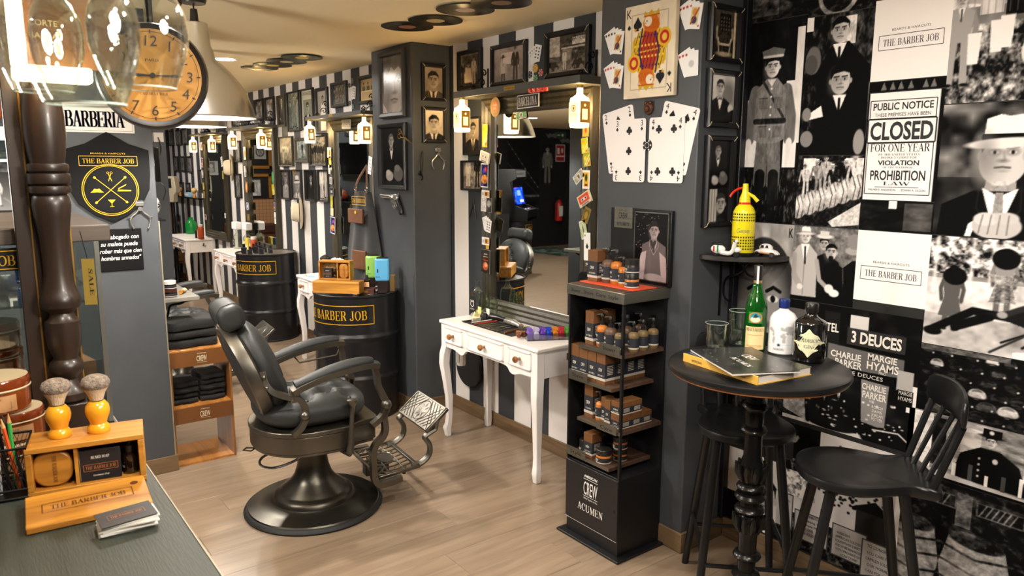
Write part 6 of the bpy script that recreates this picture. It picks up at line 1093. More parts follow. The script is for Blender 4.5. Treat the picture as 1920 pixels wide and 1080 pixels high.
for s in (-1,1):
    for x0,x1 in ((-.022,-.005),(-.001,.014)):B().prism([(x0+.002,.038),(x1,.038),(x1-.002,.049),(x0+.006,.049)],s*.0165,s*.0192).build('window',TB,t)
    for x in (-.032,.032):R=Matrix.Translation((x,s*.02,.011))@Matrix.Rotation(pi/2,4,'X');w=B().lathe([(.005,-.004),(.011,-.004),(.011,.004),(.005,.004)],14,M4=R).build('wheel',TB,t);B().lathe([(.006,-.0042),(.006,.0042)],12,M4=R).build('hubcap',CHR,w)
    bx('stripe',M('toy_orange','d88030',.3),-.03,.03,s*.0232-.0004,s*.0232+.0004,.016,.019,t)
bx('bumper',CHR,-.057,-.053,-.018,.018,.009,.013,t)

# ---------------------------------------------------------------- on the near console table
ZT=.7655;t=thing('tool_mat','black cloth tool roll spread on the near white table','mat',(-3.545,2.57,ZT));B().box(-.25,.25,-.085,.1,0,.002).build('cloth',M('black_cloth','1c1a19',.8,bump=.3,bscale=200),t)
def lay(name,label,cat,x,y,L,ang,f,mat,group='tools on the near white table',z=ZT+.0025):t=thing(name,label,cat,(x,y,z),radians(ang),group);f(t,L);return t
def stick(mat,r=.004):
    def f(t,L):B().tube([(0,-L/2,r),(0,0,r),(0,L/2,r)],[r,r,r*.7],8).build('shaft',mat,t);B().tube([(0,L/2,r),(0,L/2+.01,r)],[r*1.3,r*.9],8).build('tip',STL,t)
    return f
def comb(mat):
    def f(t,L):
        bx('spine',mat,-.012,0,-L/2,L/2,0,.004,t);b=B();[b.box(0,.018,-L/2+k*L/36,-L/2+k*L/36+.0022,.0005,.0035) for k in range(36)];b.build('teeth',mat,t,smooth=0)
    return f
def scissors(mat=STL):
    def f(t,L):
        for s in (-1,1):
            B().prism_z([(0,-.01),(s*.006,0),(s*.002,L*.5),(0,L*.5),(-s*.005,0)],.001+.002*(s>0),.003+.002*(s>0)).build('blade',mat,t);B().tube([(0,0,.003),(s*.012,-L*.2,.003),(s*.016,-L*.3,.003)],.003,6).build('shank',mat,t);B().tube([(s*.018+.014*cos(a),-L*.4+.018*sin(a),.003) for a in [2*pi*k/16 for k in range(16)]],.0028,6,closed=True).build('finger_ring',mat,t)
        B().lathe([(.004,.004),(.004,.0075)],10).build('screw',mat,t)
    return f
lay('comb','black comb with a row of clips at the far edge of the tool roll','comb',-3.79,2.585,.2,-4,comb(M('black_plastic','101012',.3)),None)
for k in range(6):o=bx('hair_clip',M('pale_clip','c8c0b0',.4),-.006,.006,-.01,.01,0,.02,None,bev=.002);o.location=(-3.765,2.545+.024*k,ZT+.0025);tag(o,['first','second','third','fourth','fifth','last'][k]+' pale hair clip from the aisle in the row by the black comb','hair clip','row of hair clips')
lay('styling_rod','white thin rod on the tool roll','rod',-3.722,2.6,.19,0,stick(M('white_plastic','e4ddd4',.4)),None);lay('styling_rod','red thin rod on the tool roll','rod',-3.675,2.585,.18,-1,stick(M('red_stick','c83a24',.4)),None)
for k,(x,L) in enumerate(((-3.62,.15),(-3.575,.16),(-3.52,.17),(-3.475,.16))):lay('scissors',['steel scissors beside the red rod','second steel scissors on the tool roll','third steel scissors on the tool roll','steel scissors closest to the wooden razor'][k],'scissors',x,2.58,L,-6+3*k,scissors(),None)
lay('straight_razor','wood handled straight razor on the tool roll','razor',-3.39,2.575,.17,14,lambda t,L:(B().tube(catmull([(0,-L/2,.006),(.006,-.02,.006),(0,L*.3,.006)],5),.007,8,flat=.6).build('handle',wood('razor_wood','5a2f16','8a5228','Y',2,.35),t),B().box(-.008,.008,L*.25,L*.85,.004,.006).build('blade',STL,t)),None)
lay('neck_brush','small brush with a brown wooden handle at the table corner','brush',-3.25,2.52,.1,35,lambda t,L:(B().lathe([(.008,-.05),(.014,-.04),(.008,-.02),(.012,.0),(.012,.01)],12,M4=Matrix.Translation((0,0,.016))@Matrix.Rotation(-pi/2,4,'X')).build('handle',wood('razor_wood','5a2f16','8a5228','Y',2,.35),t),B().box(-.035,.035,.01,.03,.002,.032).build('block',wood('razor_wood','5a2f16','8a5228','Y',2,.35),t,bev=.004),B().box(-.033,.033,.03,.085,.004,.03).build('bristles',M('black_bristle','161414',.9,bump=.8,bscale=300),t,bev=.006)),None)
lay('hair_clipper','silver electric hair clipper lying near the mirror foot','clipper',-3.5,2.655,.2,80,lambda t,L:(B().tube(catmull([(0,-.1,.02),(0,-.03,.026),(0,.05,.022),(0,.09,.018)],4),[.015]*4+[.02]*5+[.018]*4,12,flat=1.2).build('body',M('clipper_silver','b8b4ae',.25,.7),t),B().box(-.02,.02,.085,.11,.01,.025).build('blade',STL,t,bev=.002)),None)
lay('hair_clipper','black and silver electric hair clipper beside the other one','clipper',-3.66,2.665,.2,95,lambda t,L:(B().tube(catmull([(0,-.09,.02),(0,0,.025),(0,.08,.02)],4),.017,12,flat=1.2).build('body',M('black_plastic','101012',.3),t),B().box(-.02,.02,.08,.1,.01,.025).build('blade',STL,t,bev=.002)),None)
lay('tail_comb','pale wooden comb by the brush','comb',-3.31,2.63,.16,50,comb(M('pale_wood','c89a5c',.5)),None)
tr=thing('clear_tray','clear plastic tray of coloured comb guards on the near white table','tray',(-3.13,2.625,ZT),radians(62));TRY=glass('clear_plastic','e8e8f4',.1,.2);b=B()
for q in ((-.13,.13,-.04,.04,0,.002),(-.13,.13,-.04,-.038,0,.04),(-.13,.13,.038,.04,0,.04),(-.13,-.128,-.04,.04,0,.04),(.128,.13,-.04,.04,0,.04)):b.box(*q)
b.build('walls',TRY,tr,smooth=0)
for k,(c,nm) in enumerate((('7a5cc0','lilac'),('c8c0dc','pale lilac'),('6a3cb4','violet'),('1848c8','blue'),('e88a1c','orange'),('c82838','red'),('58a838','green'))):
    t=thing('comb_guard',nm+' clipper comb guard standing in the clear tray','comb guard',(-3.13+cos(radians(62))*(-.11+.036*k),2.625+sin(radians(62))*(-.11+.036*k),ZT+.003),radians(62),'coloured comb guards');m=M('guard_'+nm.replace(' ','_'),c,.35);B().prism([(-.014,0),(.014,0),(.016,.03),(.008,.045),(-.01,.05),(-.016,.03)],-.028,.028).build('shell',m,t,bev=.003);b=B();[b.box(-.013,.013,-.026+.009*j,-.023+.009*j,.05,.062) for j in range(6)];b.build('teeth',m,t,smooth=0)
def clear_bottle(label,x,y,z,r,h,sq,lab,cap=None,name='glass_bottle'):
    t=thing(name,label,'bottle',(x,y,z),0,'empty glass bottles by the mirrors');B().lathe([(r*.9,0),(r,.006),(r,h*.58),(r*.85,h*.68)],28,sq=sq).lathe([(r*.85,h*.68),(r*.42,h*.78),(r*.36,h*.82),(r*.36,h*.96),(r*.42,h*.97),(r*.42,h)],24,cap=False).build('glass_wall',GLB,t)
    if lab:
        f=bx('label',M('black_paper','1a1918',.5),-r*.95,r*.95,-r*1.03,-r*1.01,h*.12,h*.52,t);letters('lettering',[('OLD NO. 7'.replace('.','').replace('7','N'),0,h*.2,h*.04,r*1.2,'serif'),('#',_ring(0,h*.36,r*.5,r*.38)),('JACK',0,h*.42,h*.05,r*1.2,'serif')],INKW,f,(0,-r*1.035,0))
    else:bx('label',M('cream_label','d8cc9c',.5),-r*.7,r*.7,-r*1.03,-r*1.01,h*.12,h*.45,t)
    if cap:B().lathe([(r*.45,h*.95),(r*.45,h*1.03)],16).build('cap',cap,t)
    return t
clear_bottle('square glass bottle with black label at the back corner of the near table',-3.90,2.67,ZT,.04,.235,6,True)
def glass_jar(label,x,y,z,r,h,lab='d8cc80'):t=thing('glass_jar',label,'jar',(x,y,z),0,'glass jars by the mirrors');B().lathe([(r*.94,0),(r,.006),(r,h*.78),(r*.82,h*.88),(r*.82,h),(r*.78,h),(r*.78,h*.9),(r*.93,h*.78),(r*.93,.01),(.001,.008)],28,cap=False).build('glass_wall',GLB,t);bx('tag',M('tag_'+lab,lab,.5),-r*.5,r*.5,-r*1.03,-r*1.0,h*.2,h*.5,t);return t
glass_jar('first clear glass jar next to the square bottle on the near table',-3.825,2.67,ZT,.036,.15);glass_jar('second clear glass jar beside the mirror foot',-3.765,2.69,ZT,.034,.14,'e8e4d8')
t=thing('label_slip','small cream ticket leaning on the glass jars','ticket',(-3.84,2.615,ZT),radians(20),rot=(radians(-35),0,radians(20)));bx('paper',M('slip_cream','d8cc90',.5),-.03,.03,-.001,.001,0,.06,t);bx('print_band',M('slip_band','8a8048',.5),-.02,.02,-.0016,-.001,.012,.045,t)
o=B().lathe([(.03,0),(.026,.03),(.018,.045),(.001,.047)],8).build('black_weight',M('black_plastic','101012',.3),None,(-3.765,2.625,ZT));tag(o,'small black angular stand beside the glass jars','stand')
o=bx('banknote',M('gold_note','b89a2c',.45),-.05,.05,-.001,.001,0,.05,None);o.location=(-3.03,2.745,.772);tag(o,'gold banknote standing against the foot of the near mirror','banknote')
# under the near table: a black paddle bag and a white bottle
t=thing('round_paddle','round black hanging shape on the wall under the near table','paddle',(-4.17,2.79,.36),0);B().prism(rrect(.3,.3,.145,8),-.02,0).build('bag',M('black_cloth','1c1a19',.8),t,bev=.006);B().tube([(.0,-.01,.14),(.02,-.012,.2),(0,-.01,.26)],.004,6).build('loop',M('black_cloth','1c1a19',.8),t)
t=thing('spray_bottle','white bottle with blue cap hung on the side of the near table','bottle',(-3.99,2.60,.43),0);B().lathe([(.026,0),(.028,.004),(.028,.1),(.022,.112)],20).build('bottle',M('white_plastic','e4ddd4',.4),t);B().lathe([(.023,.11),(.023,.125),(.001,.126)],16).build('cap',M('blue_cap','1c3c98',.4),t);bx('label',M('grey_label','a8a49c',.5),-.018,.018,-.0285,-.0275,.02,.09,t);B().tube([(.02,0,.1),(.025,0,.14),(.03,.0,.165)],.003,6).build('hanger',CHR,t)
# razor on the wall
t=thing('razor','open black razor hanging on the striped wall beside the near mirror','razor',(-4.14,2.808,1.43),0);B().tube([(.0,-.006,.065),(.03,-.006,-.06)],.005,6,flat=.5).build('handle',TB,t);B().tube([(.005,-.006,.06),(-.045,-.006,-.05)],.005,6,flat=.4).build('blade',TB,t);B().tube([(0,0,.06),(0,-.01,.06)],.004,6).build('pin',CHR,t)

# ---------------------------------------------------------------- middle pillar and its barrel
t=thing('revolver','silver toy revolver with black grip mounted on the middle pillar','revolver',(-4.69,2.492,1.485));R=Matrix.Rotation(pi/2,4,'Y');B().tube([(-.17,0,.024),(.0,0,.024)],.0115,10).box(-.17,.0,-.004,.004,.008,.02).box(-.168,-.155,-.002,.002,.034,.044).build('barrel',M('nickel','b4b2ae',.25,.9),t);B().lathe([(.022,-.03),(.025,-.026),(.025,.026),(.022,.03)],12,M4=Matrix.Translation((.025,0,.012))@R).build('cylinder',M('nickel','b4b2ae',.25,.9),t);B().prism([(-.012,.038),(.07,.042),(.085,.03),(.085,-.025),(.05,-.03),(-.012,-.018)],-.009,.009).build('frame',M('nickel','b4b2ae',.25,.9),t,bev=.003);B().tube(catmull([(.07,0,.0),(.1,0,-.03),(.12,0,-.07),(.125,0,-.1)],4),[.019,.0185,.018,.018,.018,.0185,.019,.02,.02,.021,.022,.021,.014],10,flat=.6).build('grip',TB,t);B().tube([(.035+.026*cos(a),0,-.04+.022*sin(a)) for a in [2*pi*k/16 for k in range(16)]],.0035,6,closed=True).build('trigger_guard',M('nickel','b4b2ae',.25,.9),t);B().tube([(.035,0,-.022),(.04,0,-.05)],.003,6).build('trigger',M('nickel','b4b2ae',.25,.9),t);B().tube([(.08,0,.03),(.095,0,.05)],.005,6).build('hammer',M('nickel','b4b2ae',.25,.9),t)
def wall_scissors(label,loc,rz,ang,L,mat,ry=0):t=thing('scissors',label,'scissors',loc,0,'scissors used as wall ornaments',rot=(pi/2,radians(ang),rz));scissors(mat)(t,L);[setattr(k,'location',(0,0,0)) for k in kids(t)];return t
GLDM=M('gold_metal','b08a40',.3,.9)
wall_scissors('gold scissors sticking out over the dinner jacket portrait',(-4.46,2.478,1.90),0,112,.2,GLDM)
wall_scissors('black scissors at the end of the second shelf',(-5.05,2.50,2.13),0,75,.15,TB)
wall_scissors('gold scissors over the narrow portraits on the far wall',(-7.1,2.745,1.69),0,60,.2,GLDM)
def old_clipper(label,loc,rz,s=1.0):
    t=thing('hand_clipper',label,'clipper',loc,rz,'antique hand clippers on the walls');C_=M('nickel','b4b2ae',.25,.9)
    B().box(-.022*s,.022*s,-.016,-.004,.05*s,.075*s).build('blade_head',C_,t,bev=.003);b=B();[b.box((-.02+.006*k)*s,(-.017+.006*k)*s,-.014,-.006,.075*s,.083*s) for k in range(7)];b.build('teeth',C_,t,smooth=0);B().lathe([(.012*s,-.008),(.012*s,.006)],14,M4=Matrix.Translation((0,-.012,.035*s))@Matrix.Rotation(pi/2,4,'X')).build('pivot',C_,t)
    for q in (-1,1):B().tube(catmull([(0,-.01,.045*s),(q*.018*s,-.01,.015*s),(q*.045*s,-.01,-.01*s),(q*.05*s,-.01,-.04*s),(q*.038*s,-.01,-.075*s)],5),.005*s,8).build('handle',C_,t);B().tube([(q*.045*s,-.01,-.012*s),(q*.062*s,-.01,-.01*s)],.004*s,6).build('finger_hook',C_,t)
    return t
old_clipper('antique chrome hand clippers on the side of the middle pillar',(-4.418,2.697,1.765),pi/2,.95);old_clipper('antique chrome hand clippers below the shield sign',(-4.373,.82,1.455),pi/2,.95)
t=thing('coat_hook','black hook with a cord loop on the side of the middle pillar','hook',(-4.418,2.56,1.67),pi/2);B().lathe([(.014,0),(.016,.006),(.008,.012)],14,M4=Matrix.Rotation(pi/2,4,'X')).build('plate',IRON,t);B().tube(catmull([(0,-.01,0),(0,-.03,-.02),(0,-.035,-.035),(0,-.02,-.045)],4),.005,6).build('prong',IRON,t);B().tube(catmull([(0,-.02,.0),(-.008,-.018,.06),(.004,-.016,.13),(.016,-.016,.14),(.014,-.018,.06),(.004,-.02,0)],5),.003,6).build('cord',TB,t)
AP=M('charcoal_denim','1d1d1f',.8,noise=.1,nscale=60,bump=.3,bscale=300,sheen=.2);LT=M('brown_leather','5e3a22',.5,noise=.15,bump=.2,bscale=120)
t=thing('apron','charcoal barber apron with brown leather pockets hanging by the middle pillar','apron',(-5.07,2.485,.84),radians(6));b=B();vs=[];rows=14;cols=13
for j in range(rows+1):
    f=j/rows;z=.69*(1-f);w=.11+.12*min(1,f*1.5);cx=-.03*f
    for i in range(cols+1):u=i/cols*2-1;vs.append((cx+u*w,-.02*cos(u*1.4)-.03+.014*sin(u*7+f*2)*(.3+f),z))
b.add(vs,[(j*(cols+1)+i,j*(cols+1)+i+1,(j+1)*(cols+1)+i+1,(j+1)*(cols+1)+i) for j in range(rows) for i in range(cols)]);o=b.build('cloth',AP,t,smooth=80);so=o.modifiers.new('solid','SOLIDIFY');so.thickness=.006
for x,z,w,h,nm in ((-.035,.46,.2,.105,'chest_pocket'),(.0,.12,.18,.14,'lower_pocket')):q=bx(nm,LT,x-w/2,x+w/2,-.085,-.066,z,z+h,t,bev=.005)
B().lathe([(.012,0),(.012,.003)],14,M4=Matrix.Translation((-.02,-.087,.54))@Matrix.Rotation(pi/2,4,'X')).build('badge',M('badge_yellow','d8a020',.4),t);letters('lettering',[('THE BARBER JOB',0,.61,.03,.17,'serif'),('#',box_lines(-.092,.092,.595,.655,.004))],GOLD,t,(0,-.07,0))
for x in (-.07,.075):B().tube(catmull([(x,-.05,.68),(x*.9,-.04,.76),(.06,-.03,.88)],5),.013,6,flat=.3).build('strap',LT,t);B().tube([(x+.016*cos(a),-.052,.715+.016*sin(a)) for a in [2*pi*k/12 for k in range(12)]],.003,5,closed=True).build('buckle',CHR,t)
TEAK=wood('teak','8a5318','d4963a','X',.8,.4);TEAKY=wood('teak_y','8a5318','d4963a','Y',.8,.4);DKB=M('dark_box','1d1c20',.45)
def soap_set(t,S,fx=1):
    pass
def gift_box(label,loc,rz,w=.2,d=.085,h=.12,flip=1,sc=1.0):
    t=thing('gift_box',label,'gift box',loc,rz,'teak gift boxes');e=.011
    bx('top_board',TEAK,-w/2,w/2,0,d,h-e,h,t,bev=.0015);bx('bottom_board',TEAK,-w/2,w/2,0,d,0,e,t,bev=.0015);bx('side_board',TEAK,-w/2,-w/2+e,0,d,e,h-e,t,bev=.0015);bx('side_board',TEAK,w/2-e,w/2,0,d,e,h-e,t,bev=.0015);bx('back_board',TEAK,-w/2+e,w/2-e,d-.006,d,e,h-e,t)
    dx=-flip*w*.09;bx('divider',TEAK,dx-.003,dx+.003,.004,d-.006,e,h-e,t);return t,dx,e
def oval_brush(label,loc,rz,w,h,sc=1.0):
    t=thing('beard_brush',label,'brush',loc,rz,'oval beard brushes');B().prism(rrect(w,h,w*.42,8,0,h/2),-.018,0).build('back',TEAK,t,bev=.004);B().prism(rrect(w*.9,h*.92,w*.38,8,0,h/2),0,.012).build('bristles',M('black_bristle','161414',.9),t);letters('lettering',[('THE BARBER JOB',0,0,h*.1,h*.75,'serif')],M('burnt_ink','5a3010',.6),t,(0,-.0182,h/2),rot=(0,pi/2,0));return t
def soap_box(label,loc,rz,w,h,d):
    t=thing('soap_carton',label,'box',loc,rz,'soap cartons in the gift boxes');bx('carton',DKB,-w/2,w/2,0,d,0,h,t,bev=.001);bx('cream_side',M('cream_card','d8ccb0',.5),-w/2-.001,-w/2,.002,d-.002,.002,h-.002,t);letters('lettering',[('BEARD SOAP',0,h*.72,h*.09,w*.45,'serif')],INKW,t,(0,-.0005,0));letters('lettering',[('THE BARBER JOB',0,h*.38,h*.11,w*.75,'serif'),('#',box_lines(-w*.42,w*.42,h*.33,h*.54,.0008))],M('copper_ink','a86a3a',.5),t,(0,-.0005,0));letters('lettering',[('Gentlemen Only',0,h*.15,h*.06,w*.4,'sans',0,.3)],INKW,t,(0,-.0005,0));return t
def oil_bottle(label,loc,r,h):t=thing('oil_bottle',label,'bottle',loc,0,'beard oil bottles');B().lathe([(r*.9,0),(r,.003),(r,h*.52),(r*.5,h*.62),(r*.5,h*.65)],20).build('bottle',M('dark_amber_glass','1a100a',.12,coat=.6),t);B().lathe([(r*.62,h*.62),(r*.6,h*.8),(r*.3,h*.84),(r*.2,h),(.001,h)],16).build('dropper_cap',PUM,t);letters('lettering',[('BEARD OIL',0,h*.2,h*.06,r*1.4,'serif'),('#',_ba(-r*.6,r*.6,h*.33,.001))],INKW,t,warp=face_arc(r*1.01,-pi/2));return t
def straw(label,loc,rz,w,h,n,seed,group):
    b=B();rng=random.Random(seed)
    for k in range(n):
        x,z,a=rng.uniform(-w/2,w/2),rng.uniform(0,h),rng.uniform(0,pi);L=rng.uniform(.012,.028);y=rng.uniform(0,.012);b.tube([(max(-w/2,min(w/2,x-L*cos(a))),y,max(0,min(h,z-L*sin(a)))),(x,y-.006,z),(max(-w/2,min(w/2,x+L*cos(a+.5))),y,max(0,min(h,z+L*sin(a+.5))))],.0011,3)
    o=b.build('wood_wool',M('wood_wool','b09a6c',.7),None,loc,rz,smooth=0,kind='stuff');tag(o,label,'packing straw');return o
# on the barrel: a flat box, an upright set on it, tubes, perfume
ZB=.8685;t=thing('gift_box','closed flat teak box lying on the barrel under the open set','gift box',(-4.70,2.075,ZB),radians(44),'teak gift boxes');bx('body',TEAK,-.165,.165,-.05,.05,0,.082,t,bev=.003);bx('lid_line',M('burnt_ink','5a3010',.6),-.1655,.1655,-.0505,.0505,.064,.0655,t)
gl,gx,ge=gift_box('open upright teak gift set standing on the flat box on the barrel',(-4.728,2.06,ZB+.0825),radians(44),.225,.075,.13,-1)
def onb(x,y,z):c,s=cos(radians(44)),sin(radians(44));return (-4.728+x*c-y*s,2.06+x*s+y*c,ZB+.0825+z)
oval_brush('oval beard brush in the gift set on the barrel',onb(.062,.03,ge+.001),radians(44),.062,.098);soap_box('soap carton in the gift set on the barrel',onb(-.055,.015,ge+.0005),radians(44),.06,.065,.03);oil_bottle('small oil bottle in the gift set on the barrel',onb(.0,.03,ge+.0005),.013,.075);straw('wood wool behind the soap carton on the barrel',onb(-.045,.055,ge),radians(44),.1,.095,90,3,None)
ZB=.8515
def tube_pack(label,x,y,col,rz):
    t=thing('boxed_tumbler',label,'package',(x,y,ZB),radians(rz),'coloured product packs on the barrel');bx('sleeve',M('pack_'+col,col,.35,coat=.3),-.05,.05,-.035,.035,.088,.25,t,bev=.018,seg=4);bx('dark_core',M('pack_dark','241a18',.3),-.045,.045,-.03,.03,.0,.253,t,bev=.012);letters('lettering',[('#',[[(-.02,.15),(-.012,.15),(-.012,.175),(-.02,.175)],[(-.03,.12),(.0,.12),(.0,.123),(-.03,.123)]])],INK,t,(-.012,-.036,0));bx('buckle',CHR,-.05,-.03,-.036,-.03,.02,.06,t,bev=.003);return t
tube_pack('green product pack standing on the barrel',-4.735,2.355,'8cc05c',55);tube_pack('blue product pack standing on the barrel edge',-4.565,2.34,'5aa8d8',55)
t=thing('perfume_box','brown leather perfume tray with a dark bottle between the coloured packs','tray',(-4.63,2.255,ZB),radians(50));bx('tray',M('maroon_leather','4a2620',.4),-.055,.055,-.04,.04,0,.04,t,bev=.003);bx('badge',GLDM,-.012,.012,-.0412,-.04,.012,.03,t)
t=thing('perfume_bottle','square dark perfume bottle with cream label on the leather tray','bottle',(-4.628,2.252,ZB+.0405),radians(50));bx('bottle',M('dark_amber_glass','1a100a',.12,coat=.6),-.02,.02,-.014,.014,0,.06,t,bev=.004);bx('cap',TB,-.009,.009,-.009,.009,.06,.09,t,bev=.002);bx('label',M('peach_label','d8a878',.5),-.018,.018,-.0147,-.014,.008,.042,t)
o=bx('wooden_carton',M('beige_carton','b89a68',.5),-.045,.045,-.03,.03,0,.11,None,bev=.002);o.location=(-4.655,2.432,ZB);o.rotation_euler=(0,0,radians(50));tag(o,'beige carton between the green and blue packs on the barrel','box')
for k,(x,y,lb) in enumerate(((-4.54,2.12,'clear glass stopper near the flat teak box'),(-4.49,2.2,'clear glass stopper near the barrel edge'))):o=B().lathe([(.02,0),(.024,.006),(.012,.012),(.016,.02),(.001,.022)],16).build('glass_stopper',GL,None,(x,y,ZB));tag(o,lb,'stopper')

# ---------------------------------------------------------------- hats, far tables and what stands on them
def hat(label,x,z,rz,tilt,y=2.8,group='pale hats on the striped wall'):
    t=thing('fedora',label,'hat',(x,y,z),rz,group,rot=(radians(90+tilt),0,rz));HM=M('cream_felt','ddd2ba',.75,noise=.05,bump=.15,bscale=200)
    B().lathe([(.08,.0),(.115,.006),(.142,.018),(.148,.03),(.14,.022),(.11,.012),(.08,.008)],36,ell=(.9,1.1),cap=False).build('brim',HM,t);B().lathe([(.082,.004),(.083,.03),(.08,.07),(.07,.1),(.05,.112),(.02,.104),(.001,.1)],32,ell=(.88,1.12),cap=False).build('crown',HM,t);B().lathe([(.0835,.008),(.0845,.036)],32,ell=(.88,1.12),cap=False).build('ribbon',M('black_ribbon','1c1c20',.6),t);return t
hat('cream hat with a black band on the striped wall below the narrow portraits',-7.13,1.26,radians(-20),0);hat('plain cream hat high between the two far mirrors',-9.27,1.69,radians(-15),0)
def jar_set():
    GM=M('barbicide_jar','20382c',.1)
    glass_jar('glass jar with a black lid on the second white table',-6.2,2.62,ZT,.045,.13,'303030');o=B().lathe([(.04,0),(.046,.02),(.03,.035),(.01,.045),(.001,.05)],20).build('jar_lid',TB,None,(-6.2,2.62,ZT+.131));tag(o,'black rounded lid on the glass jar of the second white table','lid')
    t=thing('pill_bottle','green plastic bottle with white cap on the second white table','bottle',(-6.08,2.63,ZT));bx('bottle',M('bright_green','189a3c',.35),-.032,.032,-.025,.025,0,.09,t,bev=.01,seg=3);B().lathe([(.022,.088),(.022,.108),(.001,.109)],18).build('cap',M('white_plastic','e4ddd4',.4),t);bx('label',M('white_plastic','e4ddd4',.4),-.015,.02,-.0257,-.025,.015,.055,t)
    t=thing('postcard_stand','white box holding upright picture cards on the second white table','card holder',(-5.97,2.63,ZT),radians(10));bx('box',M('white_card','e0dcd6',.5),-.045,.045,-.03,.03,0,.065,t)
    for k in range(3):p=Pic(.07,.12,200,.92);p.rect(.1,.15,.9,.85,['b06028','282828','a89080'][k]).noise(6,.3,k);q=p.obj('picture_card',t,(-.03+.03*k,-.012+.012*k,.11),rot=(radians(-6),radians(-14+12*k),0))
    t=thing('pencil','yellow pencil lying at the front of the second white table','pencil',(-6.28,2.47,ZT),radians(75));B().tube([(0,-.06,.004),(0,.05,.004),(0,.065,.004)],[.004,.004,.0005],6).build('shaft',M('pencil_yellow','d8a020',.4),t);o=bx('paper_slip',M('pale_blue_paper','98c0d8',.6),-.05,.05,-.03,.03,0,.001,None);o.location=(-6.17,2.47,ZT);tag(o,'pale blue slip of paper behind the gift set on the second white table','paper')
jar_set()
for k,(x,y) in enumerate(((-8.8,2.66),(-8.62,2.72))):
    clear_bottle(['first square glass bottle with pale tissue on the third table','second square glass bottle with pale tissue on the third table'][k],x,y,ZT,.045,.22,6,k==0);o=bx('tissue_pack',M('tissue_white','e8e8ea',.6),-.075,.075,-.04,.04,0,.085,None,bev=.01);o.location=(x,y,ZT+.2215);tag(o,['pale tissue pack on the outer bottle of the third table','pale tissue pack on the inner bottle of the third table'][k],'tissue pack')
def sauce(label,x,y,h=.2):
    t=thing('sauce_bottle',label,'bottle',(x,y,ZT));m=M('sauce_red','b04a22',.35);B().lathe([(.034,0),(.038,.005),(.038,h*.6),(.036,h*.75),(.03,h*.82)],24).build('bottle',m,t);B().lathe([(.03,h*.82),(.031,h*.95),(.001,h*.97)],20).build('cap',M('white_plastic','e4ddd4',.4),t);bx('label',M('sauce_label','e0d0a0',.5),-.03,-.005,-.0385,-.03,.02,h*.6,t)
sauce('red sauce style bottle on the third white table',-8.1,2.62);sauce('red sauce style bottle on the farthest white table',-10.2,2.62)
o=bx('comb_box',M('black_plastic','101012',.3),-.02,.02,-.02,.02,0,.11,None,bev=.004);o.location=(-10.33,2.60,ZT);tag(o,'dark little bottle beside the sauce bottle on the farthest table','bottle')
for k,(x,c,lb) in enumerate(((-8.42,'d8c040','yellow printed pack on the third white table'),(-8.27,'3870b0','blue and white pack on the third white table'))):o=bx('product_pack',M('pk_'+c,c,.5),-.04,.04,-.02,.02,0,.15,None,bev=.004);o.location=(x,2.66,ZT);tag(o,lb,'pack');bx('label',M('white_card','e0dcd6',.5),-.03,.03,-.021,-.0205,.03,.07,o)
# cosmetic bottles inside the open barrel
for k in range(9):
    x,y=[(-7.53,2.33),(-7.44,2.31),(-7.36,2.34),(-7.5,2.42),(-7.41,2.42),(-7.32,2.44),(-7.55,2.5),(-7.46,2.52),(-7.35,2.54)][k];h=[.16,.17,.15,.16,.18,.16,.17,.16,.15][k]
    t=thing('cosmetic_bottle',['dark bottle at the outer corner of the open barrel','dark white banded bottle second in the open barrel','dark bottle third along the front of the open barrel','dark bottle first of the middle rank in the open barrel','tallest dark bottle in the middle of the open barrel','dark bottle last of the middle rank in the open barrel','dark bottle first of the back rank in the open barrel','dark bottle in the centre of the back rank in the open barrel','shortest dark bottle at the back of the open barrel'][k],'bottle',(x,y,.783),radians(-30),'dark bottles in the open barrel');bx('bottle',M('dark_bottle','17161a',.3),-.026,.026,-.02,.02,0,h*.8,t,bev=.006);bx('white_band',M('white_card','e0dcd6',.5),-.0268,-.002,-.0207,.0207,.03,h*.72,t);B().lathe([(.01,h*.8),(.011,h),(.001,h*1.01)],12).build('cap',TB,t)
# far corner: chest, box, bottles, stand, ledge
CHW=wood('walnut','4a2a16','7a4a26','X',1,.4)
t=thing('chest_of_drawers','old brown wooden chest on curved legs in the far corner','chest',(-11.85,2.6,0));bx('body',CHW,-.35,.35,-.17,.17,.3,.69,t,bev=.006);bx('top',CHW,-.37,.37,-.19,.18,.69,.71,t,bev=.005)
for z in (.34,.5):d=bx('drawer',CHW,.345,.36,-.15,.15,z,z+.14,t,bev=.004);B().tube([(.365,-.03,z+.08),(.372,0,z+.06),(.365,.03,z+.08)],.005,6).build('pull',BRASS,d)
for sx in (-1,1):
    for sy in (-1,1):B().tube(catmull([(sx*.31,sy*.14,.31),(sx*.34,sy*.16,.2),(sx*.31,sy*.14,.08),(sx*.34,sy*.16,.0)],4),[.035]*4+[.025]*5+[.02]*4,8).build('leg',CHW,t)
o=bx('wooden_case',CHW,-.13,.13,-.1,.1,0,.42,None,bev=.01);o.location=(-11.98,2.6,.7105);tag(o,'tall brown wooden case standing on the far chest','case');bx('door',CHW,.13,.137,-.085,.085,.02,.4,o,bev=.003)
clear_bottle('square glass bottle on the far chest',-11.63,2.66,.7105,.045,.26,6,True)
t=thing('shaving_brush','small wooden shaving brush on the far chest','brush',(-11.6,2.52,.7105));B().lathe([(.02,0),(.024,.01),(.014,.035),(.02,.06),(.016,.07)],16).build('handle',TEAK,t);B().lathe([(.014,.07),(.028,.11),(.02,.125),(.001,.128)],16).build('bristle_head',M('beige_bristle','c8b088',.9),t)
